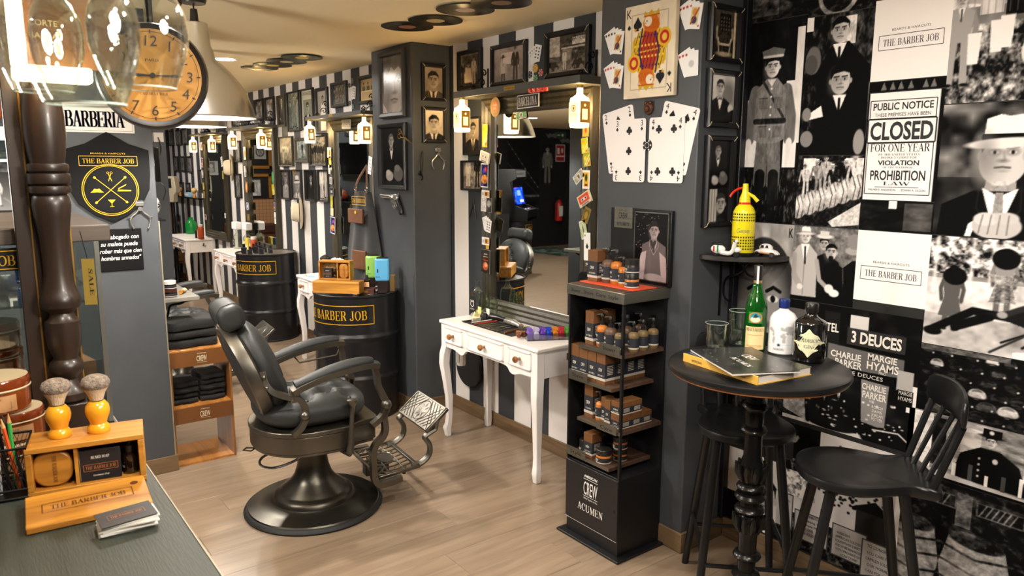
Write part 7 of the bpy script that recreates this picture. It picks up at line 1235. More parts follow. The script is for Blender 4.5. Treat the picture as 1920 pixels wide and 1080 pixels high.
t=thing('green_bottle','large green glass bottle on the farthest white table','bottle',(-11.07,2.72,ZT));B().lathe([(.07,.0),(.078,.02),(.078,.13),(.06,.17),(.03,.2),(.03,.23)],20).build('glass_body',M('green_glass_far','127a34',.2),t)
t=thing('coin_viewer','beige metal coin box on a black pole in the far corner','coin box',(-11.34,2.56,0));B().lathe([(.14,0),(.15,.02),(.05,.06),(.03,.1),(.026,1.1),(.026,1.24)],20).build('pole',IRON,t);BG=M('beige_enamel','b0a690',.4,.2);B().prism([(-.05,1.2),(.05,1.2),(.06,1.3),(.1,1.34),(.1,1.4),(.08,1.56),(-.08,1.56),(-.1,1.4),(-.1,1.34),(-.06,1.3)],-.05,.05,Matrix.Rotation(radians(40),4,'Z')).build('housing',BG,t,bev=.008);q=B().box(-.035,.035,-.056,-.05,1.4,1.53,Matrix.Rotation(radians(40),4,'Z')).build('number_window',TB,t)
t=thing('wall_ledge','narrow black ledge with small objects on the distant striped wall','shelf',(-11.53,2.81,1.255));bx('board',IRON,-.9,.89,-.09,-.001,0,.018,t)
for k,(x,c,lb,r) in enumerate(((-12.0,'2878b8','blue ball figure on the distant ledge',.045),(-11.72,'b88a50','wooden figure on the distant ledge',.035),(-10.95,'c8a870','round wooden brush on the distant ledge',.04))):t=thing('figurine',lb,'figurine',(x,2.76,1.2735));B().lathe([(r*.7,0),(r*.5,.03),(r*.35,.06)],12).build('stand',TEAK,t);B().ball((0,0,.06+r*.9),r,12,8).build('ball_head',M('fig_'+c,c,.4),t)
o=bx('small_carton',M('pale_blue_carton','88b0d0',.5),-.12,.12,-.035,.035,0,.06,None,bev=.003);o.location=(-10.95,2.762,1.2735-.0);o.location.x=-11.25;tag(o,'pale blue carton on the distant ledge','box');bx('label',M('white_card','e0dcd6',.5),-.1,.1,-.0365,-.0352,.02,.045,o)
t=thing('white_ornament','white round ornament standing on the farthest shelf','ornament',(-9.55,2.66,2.1055));B().ball((0,0,.1),(.07,.06,.08),16,10).ball((0,-.02,.19),(.05,.04,.04),12,8).build('body',M('white_plastic','e4ddd4',.4),t);B().ball((.02,-.055,.1),(.035,.02,.035),12,8).build('dark_eye',TB,t);B().tube([(0,0,.0),(0,0,.04)],.02,8).build('foot',M('white_plastic','e4ddd4',.4),t)
for k,(x,c,lb) in enumerate(((-9.75,'2c2c30','black toy on the farthest shelf'),(-9.9,'c8c8c8','silver toy on the farthest shelf'),(-8.0,'d0d0d0','chrome model on the near part of the third shelf'),(-8.2,'303034','dark model in the middle of the third shelf'),(-8.45,'909090','grey model on the far part of the third shelf'))):t=thing('shelf_model',lb,'model',(x,2.66,2.1055 if k<2 else 2.1305));m=M('mdl_'+c,c,.3,.6);B().box(-.07,.07,-.03,.03,.012,.04).build('body',m,t,bev=.01);B().box(-.04,.03,-.026,.026,.04,.065).build('cabin',m,t,bev=.01);[B().lathe([(.014,-.004),(.014,.004)],10,M4=Matrix.Translation((wx,wy,.014))@Matrix.Rotation(pi/2,4,'X')).build('wheel',TB,t) for wx in (-.045,.045) for wy in (-.03,.03)]
t=thing('waste_bin','pale ribbed metal bin on the floor in the far corner','bin',(-11.33,2.27,0));B().lathe([(.085,0),(.12,.27),(.126,.275),(.118,.275),(.083,.006)],24,cap=False).build('bucket',M('pale_metal','a8b0a8',.4,.3),t);B().tube([(.122*cos(a),.122*sin(a),.272) for a in [2*pi*k/24 for k in range(24)]],.006,6,closed=True).build('rim',M('pale_metal','a8b0a8',.4,.3),t)

# ---------------------------------------------------------------- ends of the left walls
t=thing('wall_shelf','thin grey shelf table on iron brackets beyond the shield wall','shelf',(-4.79,.91,.955));bx('board',M('grey_stone_top','77746c',.35,noise=.06),-.34,.34,.001,.205,0,.022,t,bev=.002)
for x in (-.2,.22):B().tube(catmull([(x,.18,-.004),(x,.13,-.03),(x,.07,-.04),(x,.05,-.1),(x,.01,-.14),(x,.03,-.17),(x,.05,-.15)],5),.007,6).build('scroll_bracket',IRON,t)
for k,(x,y,z,r,h,lid,lb) in enumerate(((-4.53,.975,.9775,.038,.045,'3a1a12','brown low jar under the black tin on the grey shelf table'),(-4.53,.975,1.0235,.036,.045,'d0c8c0','black pomade tin with pale lid stacked on the grey shelf table'),(-4.66,.96,.9775,.042,.055,'58b878','dark jar with green lid on the grey shelf table'),(-4.78,.95,.9775,.036,.05,'28282c','dark jar with black lid further along the grey shelf table'),(-4.9,.945,.9775,.038,.09,'c8c0c4','tall dark jar with white lid at the end of the grey shelf table'))):jar(lb,x,y,z,r,h,M('pomade_black','16120f',.25),'pomade jars on the grey shelf table',(0,0),M('lid_'+lid,lid,.4))
t=thing('lather_brush','small shaving brush lying on the grey shelf table','brush',(-4.6,1.06,.9775),radians(60));B().tube([(0,-.04,.014),(0,0,.014)],[.012,.009],10).build('handle',TEAK,t);B().tube([(0,0,.014),(0,.035,.014)],[.009,.014],10).build('bristle_head',M('beige_bristle','c8b088',.9),t)
t=thing('crate_stand','brown wooden open shelf unit holding folded black towels','shelf unit',(-4.40,1.085,0),pi/2);CR=wood('crate_wood','5e3a1e','93602f','Z',.7,.35,coat=.3);CRT=wood('crate_top','8a5426','bd8140','Y',.7,.3,coat=.3)
for s in (-1,1):bx('side_board',CR,s*.163-.006,s*.163+.006,0,.34,0,.672,t,bev=.002)
bx('top_board',CRT,-.169,.169,0,.345,.672,.684,t,bev=.002);bx('bottom_board',CRT,-.157,.157,.003,.34,0,.012,t);bx('middle_board',CRT,-.157,.157,.003,.34,.336,.348,t);
for z0,z1 in ((.585,.672),(.255,.345)):f=bx('front_band',M('band_brown','6a4322',.4),-.163,.163,-.004,.001,z0,z1,t);letters('lettering',[('CREW',.005,z0+.025,.034,.056,'sans'),('AMERICAN',.005,z0+.068,.006,.05,'sans'),('#',_ba(-.022,.032,z0+.018,.001))],M('cream_ink','e8dcc0',.5),f,(0,-.0045,0))
TWL=M('black_towel','0c0c0d',.85,noise=.2,nscale=40,bump=.5,bscale=160,sheen=.08)
def folded(label,loc,rz,w,d,h,seed,group):
    b=B();rng=random.Random(seed);n=7;vs=[];nx=12
    prof=[(-d/2,.1),(-d/2-.006,.5),(-d/2,.9),(-d*.3,1.0),(0,1.03),(d*.3,1.0),(d/2,.95),(d/2+.004,.5),(d/2,.05),(0,.0)]
    for i in range(nx+1):u=i/nx*2-1;e=(1-abs(u)**8*.12);vs+=[(u*w/2,y*e+.006*sin(u*5+seed),max(.0,h*f*(1+.06*sin(u*4+seed+y*20)*(f>.3)))) for y,f in prof]
    m=len(prof);b.add(vs,[(m*j+i,m*j+(i+1) % m,m*j+m+(i+1) % m,m*j+m+i) for j in range(nx) for i in range(m)]+[tuple(range(m)),tuple(m*nx+i for i in range(m))]);o=b.build('folded_towel',TWL,None,loc,rz,smooth=70);tag(o,label,'towel',group);return o
z=.6845
for k,h in enumerate((.05,.045,.055)):folded(['lowest folded black towel of the pile on the wooden stand','middle folded black towel of the pile on the wooden stand','top folded black towel of the pile on the wooden stand'][k],(-4.54,1.06,z),pi/2+.05*k,.27,.21,h,k,'black towels on top of the stand');z+=h+.0035
for s,x in enumerate((-.075,.075)):
    z=.3485
    for k in range(4 if s==0 else 5):
        h=.03;folded((['lowest','second','third','fourth','top'][k])+' rolled black cape in the %s pile inside the wooden stand' % ['first','second'][s],(-4.56-.01*(k % 2),1.085+x,z),pi/2+.03*(k-1),.135,.2,h,10+k+7*s,'black capes inside the stand');z+=h+.002
# shield wall
SW=-4.3745
t=thing('shield_sign','black shield shaped shop sign with gold emblem on the dark wall','sign',(SW,.69,1.42),pi/2);q=[(0,.465),(-.035,.445),(-.1,.405),(-.193,.375),(-.193,.25),(-.185,.17),(-.15,.1),(-.08,.04),(0,0)];q=q+[(-x,z) for x,z in q[::-1]][1:-1];B().prism(q,-.012,0).build('board',M('sign_black','0d0d0e',.55,spec=.15),t,bev=.002)
cy=.17;em=_ring(0,cy,.133,.1293,48)+_ring(0,cy,.1245,.122,48)
def xf(ps,a,dx,dz,s=1):return [[(dx+s*(x*cos(a)-z_*sin(a)),dz+s*(x*sin(a)+z_*cos(a))) for x,z_ in p] for p in ps]
for a in (pi/4-.05,-pi/4+.05):em+=xf(_ba(-.093,.093,0,.003),a,0,cy)+xf([ring2(.095,0,.007,.006,8),ring2(-.095,0,.007,.006,8)],a,0,cy)
em+=_ring(-.008,cy+.088,.006,.0045,12)+_ring(.008,cy+.088,.006,.0045,12)+_di(-.006,cy+.083,.008,cy+.045,.003)+_di(.006,cy+.083,-.008,cy+.045,.003)
em+=[[(-.095,cy-.012),(-.085,cy-.004),(-.075,cy+.008),(-.064,cy+.005),(-.064,cy-.01),(-.075,cy-.012)],[(-.033,cy-.012),(-.043,cy-.004),(-.053,cy+.008),(-.064,cy+.005),(-.064,cy-.01),(-.053,cy-.012)]]
em+=[[(.03,cy-.008),(.095,cy-.008),(.095,cy-.002),(.034,cy+.001)],[(.034,cy+.003),(.07,cy+.022),(.075,cy+.03),(.036,cy+.009)],[(-.018,cy-.05),(.018,cy-.05),(0,cy-.07)],[(-.0015,cy-.07),(.0015,cy-.07),(.0015,cy-.085),(-.0015,cy-.085)],[(-.01,cy-.087),(.01,cy-.087),(.01,cy-.085),(-.01,cy-.085)]]
letters('emblem',[('#',em)],GOLD,t,(0,-.0125,0));letters('lettering',[('BEARDS & HAIRCUTS',0,.352,.008,.16,'sans',.05),('THE BARBER JOB',0,.306,.024,.24,'serif',.03),('#',box_lines(-.134,.134,.294,.342,.0022))],GOLD,t,(0,-.0125,0))
t=thing('barber_sign','white enamel sign with barber lettering above the shield','sign',(SW,.6,1.88),pi/2);bx('plate',M('enamel_white','ded8ce',.3),-.225,.225,-.006,0,0,.15,t,bev=.002);letters('lettering',[('BARBERIA',.041,.028,.078,.265,'serif',-.06),('BARBERIA',.045,.028,.078,.265,'serif',-.06),('BARBERIA',.043,.0285,.078,.266,'serif',-.06),('LA',-.15,.028,.078,.065,'serif',-.06),('#',box_lines(-.215,.215,.01,.14,.0015))],M('navy_ink','22222e',.5),t,(0,-.0065,0))
t=thing('quote_sign','small black sign with a white italic quotation in Spanish','sign',(SW,.715,1.165),pi/2);bx('plate',M('sign_black','0d0d0e',.55,spec=.15),-.105,.105,-.006,0,0,.222,t,bev=.003);letters('lettering',[('"Un abogado con',0,.17,.023,.18,'sans',0,.25,.008),('su maleta puede',-.005,.133,.023,.175,'sans',0,.25,.008),('robar más que cien',0,.096,.023,.198,'sans',0,.25,.008),('hombres armados"',0,.059,.023,.19,'sans',0,.25,.008)],INKW,t,(0,-.0065,0))
p=Pic(.14,.17,260,.35);p.grad(.45,.12);figure(p,.5,.12,.8,.8,skin=.6,hat=None);p.line([(.7,.35),(.9,.2)],.02,.5);t=thing('framed_picture','black and white photo of a tennis player on the dark wall behind the column','picture frame',(SW,.2,1.585),pi/2,'framed pictures on the walls');bx('moulding',FRB,-.08,.08,-.012,0,-.095,.095,t,bev=.002);p.obj('photo',t,(0,-.0125,0))
p=Pic(.14,.1,200,.2);p.noise(5,.4,3);t=thing('framed_picture','dark photo above the tennis player on the dark wall','picture frame',(SW,.2,1.735),pi/2,'framed pictures on the walls');bx('moulding',FRB,-.08,.08,-.012,0,-.05,.05,t,bev=.002);p.obj('photo',t,(0,-.0125,0))
t=thing('lantern','white little house lantern on the dark wall behind the column','lantern',(SW+.05,.245,1.73),pi/2);WL=M('white_paint','eee9e6',.32);bx('base',WL,-.042,.042,-.042,.042,0,.014,t,bev=.002);bx('roof_plate',WL,-.042,.042,-.042,.042,.1,.112,t,bev=.002);B().lathe([(.04,.112),(.028,.14),(.012,.15),(.012,.165),(.001,.168)],16).build('dome',WL,t);[bx('corner_bar',WL,sx*.034-.004,sx*.034+.004,sy*.034-.004,sy*.034+.004,.014,.1,t) for sx in (-1,1) for sy in (-1,1)];bx('glass_body',GL,-.033,.033,-.033,.033,.014,.1,t)
t=thing('bottle_shelf','black shelf of orange bottles on the dark wall high behind the column','shelf',(SW,.2,1.915),pi/2);bx('board',SB,-.12,.08,-.1,-.001,0,.015,t)
for k in range(2):t=thing('orange_bottle',['orange bottle at the outer end of the high shelf','second orange bottle on the high shelf'][k],'bottle',(SW+.05,.225-.075*k,1.9305));B().lathe([(.022,0),(.025,.004),(.025,.1),(.012,.12),(.012,.14)],18).build('bottle',M('orange_plastic','e0681c',.35),t);B().lathe([(.014,.14),(.014,.16)],12).build('cap',PUM,t)
t=thing('wall_socket','white double power socket on the dark wall behind the glass case','socket',(SW,.234,1.098),pi/2);WP=M('white_plastic','e4ddd4',.4)
for s in (-1,1):f=bx('face_plate',WP,s*.021-.02,s*.021+.02,-.01,0,-.02,.02,t,bev=.002);B().lathe([(.013,.0),(.013,.001)],18,M4=Matrix.Translation((s*.021,-.0102,0))@Matrix.Rotation(pi/2,4,'X')).build('inset',M('socket_grey','9a968e',.5),f)
# beyond: screen, ball, sockets on the far panel
t=thing('wall_screen','thin black screen seen edge on beyond the shield wall','screen',(-6.95,1.18,1.58));bx('panel',M('screen_black','0c0c0e',.15),-.3,.3,.2,.245,0,.28,t,bev=.006);bx('bracket',IRON,-.06,.06,.0,.2,.1,.18,t);B().tube(catmull([(.2,.21,.05),(.26,.28,-.05),(.2,.27,-.15)],4),.004,6).build('cable',TB,t)
t=thing('ball_shelf','small black shelf under the football beyond the shield wall','shelf',(-6.85,1.18,1.255));bx('board',SB,-.15,.15,.001,.27,0,.018,t)
t=thing('football','white football with black patches on the small shelf','ball',(-6.8,1.325,1.384));B().ball((0,0,0),.11,28,18).build('skin',M('ball_white','e4e2de',.35),t);ico=[(0,s1*1,s2*1.618) for s1 in (1,-1) for s2 in (1,-1)];ico+=[(z_,x,y) for x,y,z_ in ico]+[(y,z_,x) for x,y,z_ in ico]
for v in ico:
    v=Vector(v).normalized();a=v.orthogonal().normalized();c=v.cross(a);pts=[(v*.1075+(a*cos(2*pi*i/5)+c*sin(2*pi*i/5))*.036) for i in range(5)];pts=[q.normalized()*.1112 for q in pts];B().add([v*.1116]+pts,[(0,i+1,(i+1) % 5+1) for i in range(5)]).build('black_patch',TB,t,smooth=0)
t=thing('wall_socket','white double power socket high on the far panel','socket',(-7.299,1.52,1.96),pi/2);[bx('face_plate',WP,s*.045-.042,s*.045+.042,-.012,0,-.042,.042,t,bev=.003) for s in (-1,1)];B().tube(catmull([(.04,-.016,0),(.06,-.03,-.12),(-.05,-.02,-.32),(-.1,-.02,-.45)],5),.005,6).build('cable',M('grey_cable','50524f',.5),t)

# ---------------------------------------------------------------- pendants, downlights, clock
ALU=M('brushed_aluminium','d2d0cc',.24,.95);INW=M('lamp_white_inside','f4f0ea',.5)
def pendant(label,x,y,z,sc=1.0,power=55):
    t=thing('pendant_lamp',label,'lamp',(x,y,z),0,'aluminium dome pendants');s=sc
    prof=[(.26,0),(.256,.012),(.245,.05),(.222,.11),(.19,.165),(.15,.215),(.115,.25),(.088,.272),(.08,.285),(.078,.31),(.066,.335),(.058,.435),(.05,.44)]
    B().lathe([(r*s,h*s) for r,h in prof],64,cap=False).build('shade',ALU,t);B().lathe([(r*s-.004,h*s) for r,h in prof[:9]],48,cap=False).build('shade_lining',INW,t);B().lathe([(.258*s,-.003),(.263*s,.0),(.258*s,.004)],64,cap=False).build('rim',ALU,t)
    top=2.515-z;B().lathe([(.02,.44*s),(.016,.5*s),(.001,.5*s)],14).build('cord_grip',TB,t);B().tube([(0,0,.44*s),(0,0,top-.03)],.004,6).build('cord',TB,t);B().lathe([(.055,top-.045),(.06,top-.03),(.06,top-.0005)],24).build('ceiling_rose',TB,t);B().ball((0,0,.1*s),(.05*s,.05*s,.065*s),16,10).build('bulb',M('cool_bulb','ffffff',.5,emit='fff4e4',es=24),t)
    l=bpy.data.lights.new('pendant_glow','SPOT');l.energy=power;l.color=(1,.93,.84);l.shadow_soft_size=.05;l.spot_size=radians(150);l.spot_blend=.4;o=bpy.data.objects.new('pendant_glow',l);COL.objects.link(o);o.parent=t;o.location=(0,0,.02)
pendant('brushed aluminium dome pendant lamp hanging beside the clock',-3.85,1.02,1.945);pendant('aluminium dome pendant seen behind the first one and in the near mirror',-5.62,1.40,1.985,1.02,45)
for k,(x,y,_w) in enumerate(DOWN):
    t=thing('downlight',['bright recessed ceiling spotlight beside the pendant lamp','recessed spotlight over the foreground chair','recessed spotlight before the shield wall','recessed spotlight over the display stand','recessed spotlight over the bar table','recessed spotlight over the open barrel','recessed spotlight at the far end','recessed spotlight in the side room','recessed spotlight deep in the side room','recessed spotlight over the counter end','recessed spotlight behind the counter'][k],'lamp',(x,y,2.515),0,'recessed ceiling spotlights');B().lathe([(.07,-.001),(.085,-.004),(.09,-.001)],28,cap=False).build('ring',WHITE,t);B().lathe([(.001,-.004),(.068,-.004),(.068,-.002)],28).build('lamp_face',M('downlight_face','ffffff',.5,emit='fff0dc',es=14),t)
t=thing('station_clock','round black station clock with a warm cream dial hanging on an iron arm','clock',(-1.955,.418,1.921),radians(77));t.scale=(.965,1,.965);B().lathe([(.105,.055),(.118,.06),(.123,.045),(.123,-.045),(.118,-.06),(.105,-.055)],48,M4=Matrix.Rotation(pi/2,4,'X')).build('case',M('clock_black','1c1713',.35),t);DL=M('clock_dial','d39c4c',.4);B().lathe([(.001,.056),(.107,.056)],48,M4=Matrix.Rotation(pi/2,4,'X')).build('dial',DL,t)
L=[]
for k in range(12):a=pi/2-(k+1)*pi/6;ps,W=text2d(str(k+1),'sans',0,.1);letters('numeral',[('#',[[(.08*cos(a)+(x-W/2)*.025,.08*sin(a)+(z-.5)*.025) for x,z in q] for q in ps])],M('dial_ink','2a1a0c',.5),t,(0,-.0565,0));L.append(('#',xf([[(-.0016,-.004),(.0016,-.004),(.0016,.004),(-.0016,.004)]],a+pi/2,.1*cos(a),.1*sin(a))))
L.append(('#',_ring(0,0,.1005,.0995,48)));L.append(('PARIS',0,.032,.006,.03,'serif'));L.append(('CAFE DE LA TOUR',0,-.045,.006,.06,'serif'));letters('minute_track',L,M('dial_ink','2a1a0c',.5),t,(0,-.0565,0))
B().prism([(-.006,0),(.05,-.0035),(.066,0),(.05,.0035)],-.059,-.058).build('hour_hand',INK,t);B().prism([(.01,0),(-.03,.003),(-.085,.004),(-.03,-.004)],-.061,-.06).build('minute_hand',INK,t);B().lathe([(.006,.057),(.006,.063)],12,M4=Matrix.Rotation(pi/2,4,'X')).build('hub',INK,t)
IA=M('iron_arm','1c1612',.4,.4);B().tube([(0,0,.12),(0,0,.2)],.008,8).build('hanger',IA,t);B().tube([(-.24,0,.2),(.03,0,.2)],.009,8).build('arm',IA,t);B().tube(catmull([(-.2,0,.2),(-.14,0,.16),(-.08,0,.15),(-.05,0,.17),(-.07,0,.185)],5),.006,6).build('scroll',IA,t);B().tube([(-.24,0,.2),(-.24,0,.585)],.01,8).build('drop_rod',IA,t);B().tube([(.03,0,.2),(.075,0,.18)],.009,8).build('arm_tip',IA,t)

# ---------------------------------------------------------------- the counter
CTM=M('counter_slate','353932',.45,noise=.22,nscale=14,bump=.15,bscale=90,stretch=(.35,3,1));CB=M('counter_black','1e1e20',.5)
t=thing('counter','slate topped shop counter with a dark front','counter',(-1.35,-.2,0));bx('worktop',CTM,-1.3,1.3,-.4,.484,1.075,1.1,t,bev=.003);bx('front_panel',CB,-1.28,1.28,.44,.46,0,1.075,t);bx('end_panel',CB,-1.28,-1.26,-.38,.44,0,1.075,t);bx('edge_strip',M('edge_cream','9a927c',.4),-1.3,1.3,.484,.4865,1.078,1.0985,t)
GB=gift_box('open teak gift set with two shaving brushes on top on the counter',(-1.578,.170,1.1003),radians(79.5),.2,.1,.096,1);gb,gx,ge=GB
def ong(x,y,z):a=radians(79.5);c,s=cos(a),sin(a);return (-1.578+x*c-y*s,.170+x*s+y*c,1.1003+z)
oval_brush('oval wooden beard brush in the gift set on the counter',ong(-.058,.03,ge+.001),radians(79.5),.066,.07);soap_box('black beard soap carton in the gift set on the counter',ong(.022,.012,ge+.0005),radians(79.5),.07,.062,.035);oil_bottle('small black oil bottle in the gift set on the counter',ong(.073,.03,ge+.0005),.0145,.07);straw('pale wood wool behind the soap carton on the counter',ong(.035,.075,ge),radians(79.5),.11,.07,130,5,None)
t=thing('sliding_cover','loose teak box lid lying in front of the gift set','lid',(-1.492,.158,1.1003),radians(86),rot=(radians(3),0,radians(86)));bx('board',TEAK,-.098,.098,-.068,.06,.004,.016,t,bev=.002);bx('rebate',TEAK,-.092,.092,-.064,.058,0,.004,t);letters('lettering',[('THE BARBER JOB',0,-.012,.016,.12,'serif'),('#',box_lines(-.072,.072,-.022,.014,.0012))],M('burnt_ink','5a3010',.6),t,(0,.0,.0165),rot=(-pi/2,0,0));B().lathe([(.007,.0158),(.007,.0166)],16,c=(.078,.03,0)).build('finger_hole',M('burnt_ink','5a3010',.6),t)
def shave_brush(label,x,y,rz):
    t=thing('shaving_brush',label,'brush',(x,y,1.1968),rz,'shaving brushes on the gift set');B().lathe([(.0195,0),(.021,.004),(.02,.011),(.0145,.017),(.017,.025),(.0215,.036),(.0225,.044),(.0205,.054),(.0145,.062),(.0125,.063)],32).build('handle',M('honey_resin','e39a1c',.18,coat=.7,noise=.05),t);B().lathe([(.0128,.062),(.0128,.065)],24).build('gold_ring',GLDM,t)
    B().lathe([(.0115,.064),(.016,.078),(.0225,.09)],28,cap=False).build('pale_bristles',M('cream_bristle','d2bfa0',.85,bump=.6,bscale=300,stretch=(1,1,.1)),t);B().lathe([(.0225,.0895),(.026,.096),(.0262,.101),(.0225,.109),(.013,.1145),(.001,.116)],28).build('dark_tips',M('grey_bristle','8a7a6c',.9,noise=.5,nscale=160,bump=1.0,bscale=350),t);return t
shave_brush('shaving brush with honey handle at the column end of the gift set',*ong(-.045,.055,0)[:2],0);shave_brush('shaving brush with honey handle nearer the dark wall on the gift set',*ong(.022,.055,0)[:2],.5)
for k in range(9):
    t_=bx('business_card',M('card_stock','e9e5dc',.6) if k<8 else M('dark_card','1d1715',.45),-.044,.044,-.027,.027,0,.0024 if k<8 else .001,None);t_.location=(-1.372+.0006*k+.002*((k*7) % 3),.198+.0015*((k*5) % 4),1.1003+.00255*k+(.004 if k==8 else 0));t_.rotation_euler=(radians(5) if k==8 else 0,0,radians(86+[0,3,-2,4,1,-3,2,5,9][k]));tag(t_,['bottom white business card of the stack','second white business card from the bottom','third white business card from the bottom','fourth white business card from the bottom','fifth white business card in the stack','sixth white business card in the stack','seventh white business card in the stack','uppermost white business card under the dark one','dark business card with gold print on top of the stack'][k],'business card','stack of business cards')
    if k==8:letters('lettering',[('THE BARBER JOB',0,-.004,.007,.05,'serif'),('#',box_lines(-.029,.029,-.008,.007,.0006))],M('copper_ink','a86a3a',.5),t_,(0,0,.0012),rot=(-pi/2,0,0))
# pen holder
t=thing('pen_holder','black wire mesh pen holder full of pencils on the counter','pen holder',(-1.655,.035,1.1003),radians(80));b=B();w=.05
for s in range(4):
    R=Matrix.Rotation(s*pi/2,4,'Z')
    for k in range(15):x=-w+2*w*k/14;b.tube([R@Vector((x,-w,.02)),R@Vector((min(w,x+.03),-w,.1))],.0006,3);b.tube([R@Vector((x,-w,.02)),R@Vector((max(-w,x-.03),-w,.1))],.0006,3)
b.build('mesh_walls',IRON,t,smooth=0);b=B()
for z in (.004,.02,.1):B().tube([(-w,-w,z),(w,-w,z),(w,w,z),(-w,w,z)],.0025,5,closed=True).build('wire_rim',IRON,t)
0;bx('floor_plate',IRON,-w,w,-w,w,.002,.005,t)
pens=[('d8a020','yellow pencil',-.02,.02,.05,-.2),('1c1a18','black pencil',.012,.0,.12,.05),('38a048','green pencil',.022,.01,.02,.1),('c85020','orange pencil',.03,-.01,.25,.15),('2c2c9c','pen with blue cap',-.012,-.01,-.12,-.3),('b0b0b4','clear ballpoint pen',.0,-.02,-.05,.0),('303030','black pen',.035,.02,.35,.1),('a03028','red pencil',-.035,.0,-.3,.2)]
for c,nm,x,y,ax,ay in pens:
    a=radians(80);X=-1.655+x*cos(a)-y*sin(a);Y=.035+x*sin(a)+y*cos(a);tt=thing('pencil',nm+' standing in the wire pen holder','pencil',(X,Y,1.106),0,'pencils and pens in the holder',rot=(ax*.5,ay*.4,0));B().tube([(0,0,0),(0,0,.13)],.0038,6).build('shaft',M('pen_'+c,c,.4),tt);B().lathe([(.0038,.13),(.0012,.145),(.001,.148)],8).build('point',M('pencil_wood','c89a60',.6) if 'pencil' in nm else M('pen_'+c,c,.4),tt)
# amber jars
AJ=M('amber_jar_glass','7a3a12',.12,coat=.6,noise=.1,nscale=8);LIDC=M('cream_lid','b8a888',.45);RIMA=M('amber_rim','6a2c0c',.15,coat=.5)
def tin(label,x,y,z,r=.058,h=.062):
    t=thing('amber_jar',label,'jar',(x,y,z),0,'amber jars stacked on the counter');B().lathe([(r*.92,0),(r*.98,.004),(r*.98,h*.66)],36).build('pot',AJ,t);B().lathe([(r,h*.66),(r*1.02,h*.69),(r*1.0,h*.72)],36).build('thread_ring',LIDC,t);B().lathe([(r*1.0,h*.72),(r*1.01,h*.94),(r*.97,h)],36).build('lid_rim',RIMA,t);B().lathe([(.001,h*1.001),(r*.95,h*1.001),(r*.96,h*.99)],36).build('lid_top',LIDC,t)
    def wp(q):a=-.1+q[0]/(r*.99);rr=r*.99-q[1];return (rr*cos(a),rr*sin(a),q[2])
    letters('label',[('#',[[(-.04+.01*k,h*.12),(-.03+.01*k,h*.12),(-.03+.01*k,h*.58),(-.04+.01*k,h*.58)] for k in range(8)])],M('kraft_label','b8895c',.6),t,warp=wp);letters('lettering',[('#',[[(-.03,h*(.18+.04*k)),(.03,h*(.18+.04*k)),(.03,h*(.195+.04*k)),(-.03,h*(.195+.04*k))] for k in range(6)]),('POMADE',0,h*.46,h*.06,.03,'serif')],M('label_brown','6a4426',.6),t,warp=lambda q:wp((q[0],q[1]-.0006,q[2])));return t
tin('amber jar at the bottom of the nearest pile',-1.78,.052,1.1003);tin('amber jar shifted to the column on the second layer',-1.80,.068,1.163);tin('amber jar with a cream lid in the third layer by the column',-1.80,.044,1.2258,.062,.07);tin('amber jar on the back pile, lowest',-2.06,.05,1.113);tin('amber jar on the back pile, second',-2.06,.052,1.1755);tin('amber jar on the back pile, third',-2.06,.056,1.238);tin('amber jar on the back pile, topmost',-2.06,.054,1.3005)
# carved column on its board, and the glass case behind it
WLN=wood('dark_turned_wood','1c1410','35261c','Z',.5,.36,coat=.12);GEDGE=M('gold_edge','9a7430',.4,.6)
t=thing('turned_column','dark turned wooden column on a gold edged board at the counter end','column',(-1.87,.192,1.1003));bx('board',WLN,-.045,-.03,-.08,.024,0,1.41,t,bev=.002)
for y in (-.05,.022):bx('gold_edge',GEDGE,-.0305,-.0285,y-.0015,y+.0015,0,1.41,t)
bx('plinth',WLN,-.03,.03,-.046,.02,0,.1,t,bev=.004)
pr=[(.036,.1),(.05,.108),(.049,.122),(.03,.135),(.025,.152),(.04,.165),(.045,.178),(.042,.19),(.032,.198),(.032,.204),(.042,.225),(.046,.255),(.045,.282),(.034,.29),(.03,.3),(.036,.306),(.05,.314),(.053,.325),(.051,.336),(.047,.342),(.04,.36),(.035,.39),(.035,.43),(.038,.47),(.045,.51),(.049,.535),(.045,.552),(.04,.556),(.051,.56),(.053,.567),(.051,.574),(.043,.576),(.052,.58),(.0545,.59),(.052,.6),(.043,.602),(.05,.606),(.052,.613),(.05,.62),(.042,.622),(.046,.64),(.052,.68),(.051,.72),(.044,.77),(.036,.81),(.034,.85),(.042,.87),(.045,.9),(.03,.92),(.03,1.41)]
B().lathe([(r*.76,z) for r,z in pr],36,c=(0,-.012,0)).build('shaft',WLN,t)
t=thing('brass_tag','small gold printed tag hanging beside the turned column','tag',(-1.82,.232,1.42),radians(70));bx('card',M('old_gold_card','8a7430',.5),-.012,.012,-.001,.001,0,.1,t);letters('lettering',[('SALE',0,0,.008,.06,'serif')],INK,t,(0,-.0013,.05),rot=(0,pi/2,0));B().tube([(0,0,.1),(-.01,0,.16)],.001,4).build('string',TB,t)
t=thing('glass_case','glass display case with a dark wooden top behind the turned column','display case',(-2.27,.02,1.1003));CT=M('case_top','2c2622',.4,noise=.1);bx('top_board',wood('case_top_wood','3a322c','5c5046','Y',1,.4),-.34,.32,-.36,.28,.445,.482,t,bev=.003);GP=glass('case_glass','f6faf8',.02,.3);bx('front_pane',GP,.312,.316,-.34,.25,0,.445,t);bx('side_pane',GP,-.33,.312,.247,.251,0,.445,t);bx('back_pane',GP,-.334,-.33,-.34,.25,0,.445,t)
for x in (.314,-.33):bx('corner_post',M('aluminium_trim','8c8c84',.3,.8),x-.005,x+.005,.244,.254,0,.445,t)
